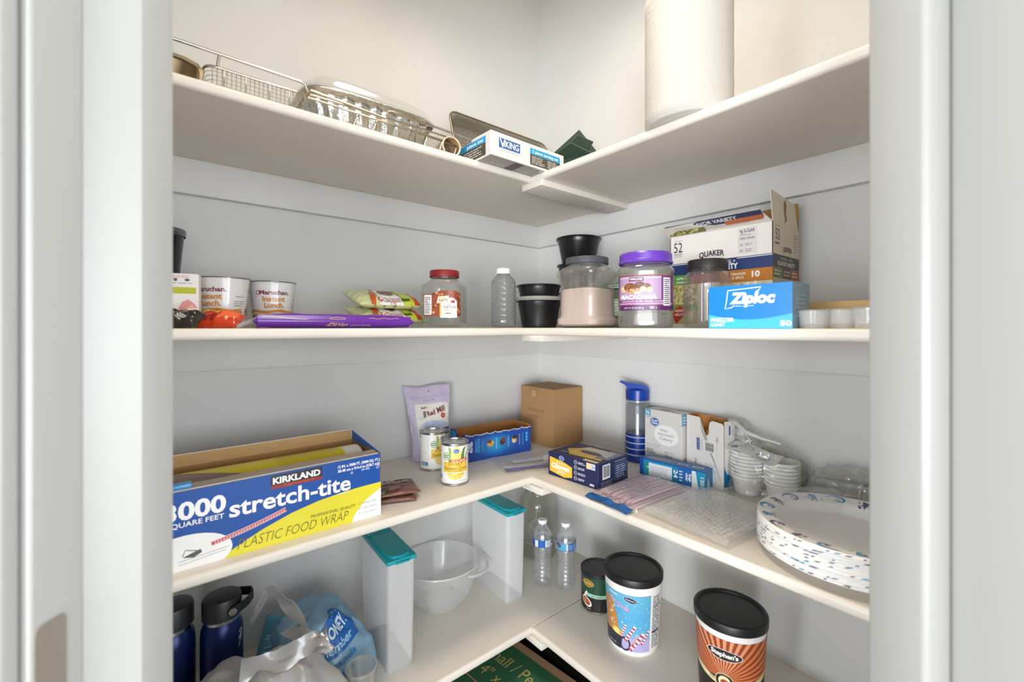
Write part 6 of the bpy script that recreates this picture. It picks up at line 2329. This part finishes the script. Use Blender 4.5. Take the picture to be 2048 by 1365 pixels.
greyh = clear((214, 212, 212), 0.80, 0.10, 0.22, 0.4, (198, 194, 192), trans=0.3)
M = tg.matrix_world.copy()
MI = (Matrix.Translation((0.322, -1.070, z)) @ Matrix.Rotation(radians(62), 4, 'Z')).inverted()
L = lambda px, py, dd: MI @ Vector(Q(px, dd, CAM.z - (py - 654) / FPX * dd))
strip('bag_handle', [L(540, 1178, 1.02), L(565, 1205, 1.0), L(600, 1245, 0.965), L(622, 1285, 0.935)], 0.024, greyh, tg, 2)
strip('bag_handle', [L(540, 1180, 1.02), L(520, 1215, 1.02), L(500, 1255, 1.02)], 0.016, greyh, tg, 7)
strip('twisted_tail', [L(655, 1275, 0.90), L(620, 1290, 0.89), L(560, 1325, 0.87), L(480, 1350, 0.85)], 0.040, greyh, tg, 5)
strip('twisted_tail', [L(575, 1262, 0.94), L(605, 1275, 0.92), L(640, 1295, 0.90), L(655, 1285, 0.90)], 0.036, greyh, tg, 11)


def cereal_keeper(label, cx, cy, rz):
    t = thing('cereal_container', label, 'container', (cx, cy, z), radians(rz), 'cereal containers')
    w, d, h = 0.204, 0.072, 0.270
    bm = bmesh.new()
    rings = []
    for (q, zz) in ((0.93, 0.0), (0.945, 0.004), (0.985, 0.16), (1.0, 0.24), (1.0, h)):
        ring = []
        rr = 0.012
        for sx, sy, a0 in ((1, 1, 0), (-1, 1, 90), (-1, -1, 180), (1, -1, 270)):
            for k in range(5):
                a = radians(a0 + 22.5 * k)
                ring.append(bm.verts.new((sx * (w / 2 * q - rr) + rr * cos(a), sy * (d / 2 * q - rr) + rr * sin(a), zz)))
        rings.append(ring)
    bm.faces.new(rings[0][::-1])
    for a, b in zip(rings, rings[1:]):
        n = len(a)
        for k in range(n):
            bm.faces.new((a[k], a[(k + 1) % n], b[(k + 1) % n], b[k]))
    obj('body', bm, FROST, t, 40)
    teal = mat((26, 156, 170), 0.35)
    # lid: skirt, raised pour flap with rounded nose, hinge bar
    bm = bmesh.new()
    add_box(bm, -w / 2 - 0.003, -d / 2 - 0.003, h - 0.002, w / 2 + 0.003, d / 2 + 0.003, h + 0.009, bev=0.004, seg=3)
    lid = obj('lid', bm, teal, t, 40)
    bm = bmesh.new()
    pts = [(-0.045, -d / 2 + 0.005), (w / 2 - 0.024, -d / 2 + 0.005), (w / 2 - 0.008, -d / 2 + 0.014), (w / 2 - 0.001, 0.0), (w / 2 - 0.008, d / 2 - 0.014), (w / 2 - 0.024, d / 2 - 0.005), (-0.045, d / 2 - 0.005)]
    add_prism(bm, pts, h + 0.0085, h + 0.0135)
    bmesh.ops.bevel(bm, geom=[e for e in bm.edges if all(v.co.z > h + 0.012 for v in e.verts)], offset=0.0025, segments=2, affect='EDGES')
    obj('pour_flap', bm, mat((30, 164, 178), 0.3), lid, 40)
    bm = bmesh.new()
    add_box(bm, -w / 2 + 0.006, -d / 2 + 0.004, h + 0.008, -0.056, d / 2 - 0.004, h + 0.0145, bev=0.002, seg=2)
    obj('lid_back', bm, teal, lid, 40)
    bm = bmesh.new()
    add_tube(bm, [(-0.050, -d / 2 + 0.008, h + 0.0105), (-0.050, d / 2 - 0.008, h + 0.0105)], 0.0036, 10)
    obj('hinge', bm, teal, lid, 40)
    bm = bmesh.new()
    add_box(bm, w / 2 - 0.002, -0.018, h - 0.001, w / 2 + 0.008, 0.018, h + 0.004, bev=0.002, seg=2)
    obj('lift_tab', bm, teal, lid, 40)
    return t


k1 = cereal_keeper('tall frosted container with teal pour lid beside the shopping bags', 0.219, -0.752, -3)
k2 = copy_tree(k1, (0.186, -0.360, z), radians(-1), 'tall frosted container with teal pour lid near the corner')

# clear bowl
cB = (0.128, -0.540)
t = thing('mixing_bowl', 'clear frosted plastic mixing bowl with handle lip between two tall containers', 'bowl', (cB[0], cB[1], z), radians(-30))
bowlm = clear((253, 253, 254), 0.30, 0.04, 0.15, 0.25, (253, 253, 253), trans=0.25)
R = 0.118
lathe('bowl', [(0, 0.004), (0.066, 0.003), (0.070, 0.0), (0.073, 0.004), (0.092, 0.026), (0.105, 0.062), (0.113, 0.100), (R, 0.122)], bowlm, t, seg=72, fun=lambda th, zz: 1 + (0.05 * max(0, cos(th - 1.3)) ** 8 * zz / 0.122))
bm = bmesh.new()
add_tube(bm, [(R * (1 + 0.05 * max(0, cos(2 * pi * k / 72 - 1.3)) ** 8) * cos(2 * pi * k / 72), R * (1 + 0.05 * max(0, cos(2 * pi * k / 72 - 1.3)) ** 8) * sin(2 * pi * k / 72), 0.123) for k in range(72)], 0.0028, 8, closed=True)
obj('rim', bm, clear((244, 245, 246), 0.55, 0.1, 0.12, 0.4, (236, 236, 236)), t, 60)
bm = bmesh.new()
hp = []
for k in range(13):
    a = 1.3 - 0.62 + 1.24 * k / 12
    hp.append(((R + 0.012 + 0.020 * sin(pi * k / 12)) * cos(a), (R + 0.012 + 0.020 * sin(pi * k / 12)) * sin(a), 0.118 - 0.010 * sin(pi * k / 12)))
add_tube(bm, hp, 0.005, 8)
obj('grip', bm, clear((242, 243, 244), 0.5, 0.045, 0.15, 0.35, (232, 232, 232)), t, 60)
for k in range(4):
    a = 0.9 + k * pi / 2
    box('foot', (0.060 * cos(a) - 0.007, 0.060 * sin(a) - 0.007, 0.0, 0.060 * cos(a) + 0.007, 0.060 * sin(a) + 0.007, 0.003), mat((150, 148, 146), 0.6), t, bev=0.001)

# clear tumbler in front of the first container
c = Q(722, 0.985, z)
t = thing('clear_tumbler', 'clear plastic tumbler at the front edge beside the blue bag', 'tumbler', (c.x, c.y, z), 0)
lathe('tumbler', [(0, 0.003), (0.024, 0.0), (0.026, 0.003), (0.031, 0.07), (0.033, 0.085), (0.032, 0.085), (0.030, 0.07), (0.025, 0.006), (0, 0.006)], clear((248, 247, 245), 0.14, 0.045, 0.08, 0.45, (226, 222, 216)), t, seg=48)
lathe('rim', [(0.0325, 0.083), (0.0345, 0.084), (0.0345, 0.087), (0.0320, 0.0875), (0.0325, 0.083)], clear((246, 245, 243), 0.22, 0.12, 0.08, 0.6), t, seg=48)

# big glass jar in the corner
c = Q(1076, 1.655, z)
t = thing('glass_jar', 'tall clear glass jar with embossed side standing in the corner', 'jar', (c.x, c.y, z), yaw_to_cam(c))
lathe('jar', [(0, 0.004), (0.060, 0.001), (0.068, 0.006), (0.070, 0.014), (0.070, 0.190), (0.066, 0.206), (0.055, 0.220), (0.048, 0.226), (0.047, 0.232), (0.047, 0.246)], clear((232, 233, 226), 0.08, 0.045, 0.03, 0.6, (206, 204, 192)), t, seg=72)
lathe('metal_ring', [(0.049, 0.234), (0.0505, 0.235), (0.0505, 0.246), (0.048, 0.250), (0.044, 0.250)], mat((186, 184, 178), 0.22, metal=1.0), t, seg=64)
lathe('metal_lid', [(0.046, 0.2495), (0.046, 0.2515), (0, 0.2515)], mat((176, 174, 168), 0.25, metal=1.0), t, seg=64)
p = Print(0.15)
em = clear((226, 228, 220), 0.35, 0.15, 0.05, 0.6)
for q in range(3):
    p.stroke([(-0.030 + 0.010 * q + 0.016 * sin(k * 0.35), 0.085 + 0.0035 * k) for k in range(16)], 0.0016, em, 1)
p.ring(0.0, 0.110, 0.034, 0.042, 0.0016, em, 1)
p.rect(-0.062, 0.060, 0.062, 0.0618, em, 1)
p.build('embossing', t, on_cyl(0.0703), cut=0.005)


def water_bottle(label, x, y, turn):
    t = thing('water_bottle', label, 'water bottle', (x, y, z), yaw_to_cam((x, y, 0)) + radians(turn), 'small water bottles')
    prof = [(0, 0.006), (0.012, 0.004), (0.022, 0.0), (0.029, 0.004), (0.032, 0.014)]
    for k in range(8):
        zz = 0.022 + 0.0125 * k
        q = 0.0315 - 0.0035 * sin(pi * min(1, (k + 0.5) / 8.0))
        prof += [(q, zz), (q - 0.0016, zz + 0.004), (q, zz + 0.009)]
    prof += [(0.032, 0.124), (0.0322, 0.126), (0.0322, 0.152), (0.031, 0.158), (0.026, 0.172), (0.018, 0.184), (0.0125, 0.191), (0.0122, 0.196), (0.0140, 0.1965), (0.0140, 0.198)]
    pet = clear((253, 254, 255), 0.08, 0.08, 0.04, 0.75, (240, 244, 246))
    lathe('bottle', prof, pet, t, seg=48, smooth=70, fun=lambda th, zz: 1 + (0.03 * cos(5 * th) if zz < 0.012 else 0.0))
    # water surface and body
    lathe('water', [(0.026, 0.009), (0.0295, 0.016)] + [(0.028 - 0.002 * sin(pi * k / 8), 0.022 + 0.0125 * k) for k in range(8)] + [(0.0302, 0.126), (0.0302, 0.150), (0.0285, 0.160), (0.0272, 0.164), (0, 0.164)], clear((252, 253, 254), 0.04, 0.05, 0.02, 0.5), t, seg=40)
    lathe('cap', [(0.0125, 0.1955), (0.0145, 0.196), (0.0148, 0.206), (0.0138, 0.2075), (0, 0.2075)], mat((238, 240, 242), 0.45), t, seg=40, fun=lambda th, zz: 1 + 0.012 * sin(36 * th))
    p = Print(0.35)
    bl, lb = (32, 84, 164), (84, 166, 206)
    p.rect(-0.102, 0.127, 0.102, 0.151, (226, 230, 236), 1)
    p.rect(-0.102, 0.1495, 0.102, 0.151, bl, 2)
    p.rect(-0.102, 0.127, 0.102, 0.1282, bl, 2)
    p.rect(-0.018, 0.1282, 0.006, 0.1500, (28, 92, 178), 2)
    p.rect(-0.060, 0.1282, -0.030, 0.1500, bl, 2)
    p.lines(0.010, 0.130, 0.032, 0.148, 5, (120, 128, 150), 3, 0.4, 4)
    p.rect(0.036, 0.1282, 0.070, 0.150, lb, 2)
    p.ell(0.040, 0.142, 0.012, 0.007, (36, 44, 84), 3)
    p.text('Pure', 0.040, 0.1395, 0.005, (236, 240, 246), 4, 'C', w=0.014)
    p.rect(0.075, 0.1282, 0.100, 0.150, (34, 92, 168), 2)
    p.lines(0.077, 0.130, 0.098, 0.148, 6, (150, 186, 220), 3, 0.45, 5)
    p.rect(-0.100, 0.1282, -0.066, 0.150, (34, 92, 168), 2)
    p.build('label', t, on_cyl(0.0324, 0.0002), cut=0.004)


water_bottle('water bottle nearer the tall container, plain blue panel on label', 0.262, -0.228, 6)
water_bottle('water bottle nearer the green tin, text panel on label', 0.327, -0.185, -120)

# ================================================================== lowest shelf, right


def green_tin():
    x, y = 0.457, -0.181
    t = thing('coffee_tin', 'dark green and black tin with black lid beside the water bottles', 'tin', (x, y, z), yaw_to_cam((x, y, 0)) - radians(6))
    r, h = 0.0495, 0.112
    lathe('tin', [(0, 0.002), (r - 0.002, 0.0), (r + 0.0008, 0.001), (r + 0.0008, 0.0035), (r - 0.0005, 0.005), (r - 0.0005, h - 0.004), (r + 0.0005, h)], mat((176, 176, 172), 0.3, metal=1.0), t, seg=72)
    lathe('lid', [(r + 0.001, h - 0.010), (r + 0.002, h - 0.009), (r + 0.002, h + 0.003), (r + 0.0005, h + 0.0045), (r - 0.003, h + 0.004), (r - 0.004, h + 0.002), (0, h + 0.002)], mat((24, 24, 26), 0.45), t, seg=72)
    p = Print(0.35)
    p.rect(-0.155, 0.005, 0.155, h - 0.010, (30, 26, 26), 1)
    p.rect(-0.155, 0.052, 0.155, h - 0.010, (30, 66, 50), 2)
    p.ell(-0.026, 0.085, 0.020, 0.0105, (196, 158, 70), 3)
    p.ell(-0.026, 0.085, 0.0175, 0.0085, (150, 112, 44), 4)
    p.text("Stephen's", -0.026, 0.0825, 0.0058, (236, 214, 150), 5, 'C', w=0.028)
    p.poly([(-0.030, 0.046), (0.090, 0.044), (0.090, 0.053), (-0.030, 0.057), (-0.040, 0.052)], (150, 196, 172), 3)
    p.text('MINT TRUFFLE', 0.004, 0.0475, 0.0050, (40, 60, 54), 4, 'C', w=0.034)
    p.poly([(-0.046, 0.036), (-0.030, 0.062), (-0.026, 0.058), (-0.036, 0.040)], (226, 226, 220), 3)
    p.ell(-0.030, 0.030, 0.019, 0.012, (226, 222, 212), 3, rot=-30)
    p.ell(-0.031, 0.031, 0.015, 0.0085, (160, 76, 44), 4, rot=-30)
    p.ell(-0.033, 0.033, 0.007, 0.004, (196, 120, 76), 5, rot=-30)
    p.stroke([(0.010, 0.008), (0.008, 0.022), (0.014, 0.034)], 0.0008, (90, 82, 80), 3)
    p.stroke([(0.024, 0.010), (0.026, 0.024), (0.022, 0.032)], 0.0008, (90, 82, 80), 3)
    p.lines(-0.030, 0.009, -0.010, 0.013, 1, (150, 146, 140), 3, 0.5, 2)
    p.build('label', t, on_cyl(r, 0.0), cut=0.005)


green_tin()


def cocoa_tub(label, x, y, turn, kind):
    t = thing('cocoa_tub', label, 'tub', (x, y, z), yaw_to_cam((x, y, 0)) + radians(turn))
    h, r0, r1 = 0.196, 0.064, 0.0745
    rf = lambda v: 0.070 if v is None else r0 + (r1 - r0) * min(1, max(0, v / (h - 0.020)))
    lathe('tub', [(0, 0.003), (r0 - 0.006, 0.002), (r0 - 0.003, 0.0), (r0, 0.004)] + [(rf(q), q) for q in (0.03, 0.08, 0.13, 0.165)] + [(r1 - 0.001, h - 0.012), (r1 - 0.001, h)], mat((240, 238, 236), 0.4), t, seg=80)
    lathe('lid', [(r1 + 0.0005, h - 0.014), (r1 + 0.003, h - 0.013), (r1 + 0.0035, h + 0.002), (r1 + 0.002, h + 0.005), (r1 - 0.003, h + 0.006), (r1 - 0.006, h + 0.003), (r1 - 0.007, h + 0.0005), (0.03, h + 0.001), (0, h + 0.001)], mat((20, 20, 21), 0.42), t, seg=80)
    p = Print(0.38)
    rnd = random.Random(5)
    if kind == 'blue':
        top, bot = 0.162, 0.014
        for k in range(10):
            f = k / 9
            a, b = bot + (top - bot) * k / 10, bot + (top - bot) * (k + 1) / 10
            col = (int(150 + (84 - 150) * min(1, f * 2.2)), int(176 + (166 - 176) * f), int(214 + (206 - 214) * f))
            if f > 0.55:
                col = (int(84 + 40 * (f - 0.55)), int(168 + 24 * (f - 0.55)), 214)
            p.rect(-0.105, a, 0.058, b, col, 1)
        for k in range(120):
            u, v = rnd.uniform(-0.10, 0.056), rnd.uniform(0.05, 0.158)
            q = rnd.choice((0.0006, 0.0009, 0.0013))
            p.ell(u, v, q, q, (226, 238, 248), 2, n=7)
        p.poly([(-0.105, 0.014), (0.058, 0.014), (0.058, 0.050), (0.03, 0.044), (0.0, 0.052), (-0.04, 0.046), (-0.105, 0.05)], (176, 170, 214), 3)
        p.ell(0.006, 0.149, 0.0165, 0.0072, (206, 214, 226), 3, rot=-12)
        p.ell(0.006, 0.149, 0.0155, 0.0062, (28, 40, 66), 4, rot=-12)
        p.text("Stephen's", 0.006, 0.1470, 0.0050, (236, 240, 246), 5, 'C', w=0.024, rot=-12)
        p.text('Hot Cocoa', -0.026, 0.1265, 0.0115, (236, 214, 232), 4, 'C', w=0.058, shear=0.25, rot=-16, bold=0.035)
        p.text('Hot Cocoa', -0.026, 0.1265, 0.0115, (196, 84, 128), 5, 'C', w=0.058, shear=0.25, rot=-16, bold=-0.005)
        p.lines(-0.052, 0.150, -0.020, 0.158, 1, (206, 226, 240), 3, 0.5, 3)
        # gingerbread figure and mug
        p.poly([(-0.075, 0.040), (-0.040, 0.040), (-0.026, 0.062), (-0.030, 0.098), (-0.040, 0.128), (-0.058, 0.142), (-0.075, 0.130)], (196, 136, 76), 3.5)
        for k in range(14):
            p.ell(rnd.uniform(-0.060, -0.034), rnd.uniform(0.070, 0.122), 0.0016, 0.003, (244, 236, 226), 4.5, n=8, rot=rnd.uniform(0, 180))
        p.ell(-0.034, 0.056, 0.014, 0.011, (226, 190, 70), 4.6)
        p.ell(-0.034, 0.056, 0.010, 0.007, (246, 224, 130), 4.7)
        p.poly([(-0.085, 0.014), (-0.020, 0.014), (-0.016, 0.046), (-0.050, 0.052), (-0.085, 0.050)], (44, 46, 60), 5)
        p.ring(-0.009, 0.031, 0.013, 0.016, 0.0045, (40, 40, 56), 5.2)
        p.text('NET WT', -0.048, 0.020, 0.0045, (206, 206, 214), 5.4, 'C', w=0.026)
        # candy canes
        for (u0, v0, u1, v1, wd) in ((-0.020, 0.046, -0.006, 0.082, 0.006), (-0.008, 0.040, 0.018, 0.082, 0.008), (0.004, 0.018, 0.040, 0.064, 0.010), (0.034, 0.036, 0.054, 0.070, 0.006), (0.012, 0.034, 0.024, 0.060, 0.005)):
            n = 10
            for k in range(n):
                a, b = k / n, (k + 1) / n
                p.stroke([(u0 + (u1 - u0) * a, v0 + (v1 - v0) * a), (u0 + (u1 - u0) * b, v0 + (v1 - v0) * b)], wd, (238, 230, 234) if k % 2 else (196, 64, 84), 6)
        p.lines(0.064, 0.020, 0.096, 0.158, 26, (90, 92, 100), 1, 0.35, 8)
        p.rect(0.064, 0.128, 0.096, 0.130, (40, 40, 46), 2)
        p.rect(0.064, 0.062, 0.096, 0.064, (40, 40, 46), 2)
    else:
        top = 0.166
        p.rect(-0.13, 0.0, 0.13, 0.010, (236, 232, 224), 1)
        p.rect(-0.13, 0.010, 0.13, 0.100, (40, 30, 30), 1)
        # sunburst above the cream arc
        cx0, cy0 = -0.006, 0.080
        for k in range(40):
            a0 = pi * k / 40
            a1 = pi * (k + 1) / 40
            col = (206, 124, 76) if k % 2 else (150, 62, 36)
            if k % 2 and abs(k - 20) < 9:
                col = (222, 152, 108)
            pts = [(cx0 + 0.010 * cos(a0), cy0 + 0.010 * sin(a0)), (cx0 + 0.16 * cos(a0), cy0 + 0.16 * sin(a0)), (cx0 + 0.16 * cos(a1), cy0 + 0.16 * sin(a1)), (cx0 + 0.010 * cos(a1), cy0 + 0.010 * sin(a1))]
            p.poly(pts, col, 2)
        arc = [(u / 1000.0, 0.098 - 0.024 * cos(min(1.57, abs(u) / 70.0))) for u in range(-130, 131, 10)]
        low = [(u, v - 0.011) for u, v in arc]
        p.poly(arc + low[::-1], (228, 212, 168), 3)
        p.poly(low + [(0.13, 0.010), (-0.13, 0.010)][0:2], (40, 30, 30), 3.2)
        p.ell(-0.004, 0.134, 0.036, 0.0125, (220, 226, 230), 4, rot=0)
        p.ell(-0.004, 0.134, 0.0345, 0.0112, (44, 38, 40), 4.2)
        p.text("Stephen's", -0.004, 0.1300, 0.0095, (240, 236, 230), 4.5, 'C', w=0.054, bold=0.04)
        p.ell(-0.004, 0.074, 0.0195, 0.0195, (216, 200, 150), 4)
        p.ell(-0.004, 0.074, 0.0180, 0.0180, (40, 32, 32), 4.2)
        p.ell(-0.004, 0.074, 0.0125, 0.0125, (236, 222, 182), 4.4)
        p.text('GOURMET', -0.004, 0.0862, 0.0036, (226, 210, 160), 4.6, 'C', w=0.022, arc=0.003)
        p.text('HOT COCOA', -0.004, 0.0590, 0.0036, (226, 210, 160), 4.6, 'C', w=0.022, arc=-0.003)
        p.poly([(-0.013, 0.074), (-0.006, 0.080), (0.003, 0.078), (0.006, 0.072), (-0.002, 0.068), (-0.010, 0.070)], (160, 66, 40), 4.6)
        p.text('Milk', -0.030, 0.0705, 0.0058, (110, 90, 60), 4.6, 'C', w=0.012, rot=-8)
        p.text('Chocolate', 0.030, 0.0695, 0.0058, (110, 90, 60), 4.6, 'C', w=0.030, rot=6)
        p.poly([(-0.036, 0.006), (0.022, 0.006), (0.028, 0.038), (0.020, 0.050), (-0.028, 0.052), (-0.040, 0.046)], (234, 222, 200), 4)
        p.ell(-0.006, 0.036, 0.028, 0.012, (166, 72, 42), 4.3)
        p.ell(-0.006, 0.035, 0.018, 0.007, (196, 104, 66), 4.5)
        p.ell(-0.006, 0.034, 0.009, 0.0035, (220, 140, 100), 4.6)
    p.build('label', t, lambda u, v, e: on_cyl(rf, 0.0003)(u, v, e), cut=0.005, clip=(-0.2, 0.003, 0.2, 0.168), eps=0.00014)
    return t


cocoa_tub('white cocoa tub with blue snowy label and candy canes, black lid', 0.617, -0.228, -10, 'blue')
cocoa_tub('cocoa tub with orange sunburst label and black lid', 0.864, -0.204, -6, 'orange')

# tan cardboard carton at the right end
t = carton('flat_carton', 'flat tan cardboard carton at the right end of the lowest shelf', 'carton', 1.045, -0.190, z, 0.20, 0.16, 0.028, 0, (202, 168, 122), rough=0.8)
p = Print(0.8)
p.rect(0.0, 0.0, 0.075, 0.16, (190, 182, 170), 1)
p.build('pale_sleeve', t, on_face(0.20, 0.16, 0.028, 'top'))

# ================================================================== floor
t = carton('moving_box', 'green and tan moving box below the lowest shelf', 'box', 0.36, -0.487, 0.0005, 0.46, 0.29, 0.250, 6, (176, 138, 108), rough=0.8)
p = Print(0.75)
p.rect(0.004, 0.004, 0.456, 0.262, (44, 102, 66), 1)
p.text('Small / Peque\u00f1a', 0.270, 0.185, 0.040, (196, 172, 110), 2, 'C', w=0.30)
p.text('14" x 14" x 14"', 0.285, 0.125, 0.036, (196, 172, 110), 2, 'C', w=0.27)
p.rect(0.004, 0.092, 0.456, 0.097, (176, 142, 110), 2)
p.rect(0.004, 0.255, 0.456, 0.262, (44, 102, 66), 1)
p.build('top_print', t, on_face(0.46, 0.29, 0.25, 'top'))
t = thing('storage_bin', 'black plastic storage bin behind the green moving box', 'bin', (0.52, -0.155, 0.0005))
box('bin', (-0.36, -0.135, 0, 0.36, 0.135, 0.20), mat((16, 15, 16), 0.5), t, bev=0.01)
box('bin_lid', (-0.37, -0.142, 0.20, 0.37, 0.142, 0.225), mat((20, 19, 20), 0.45), t, bev=0.008)
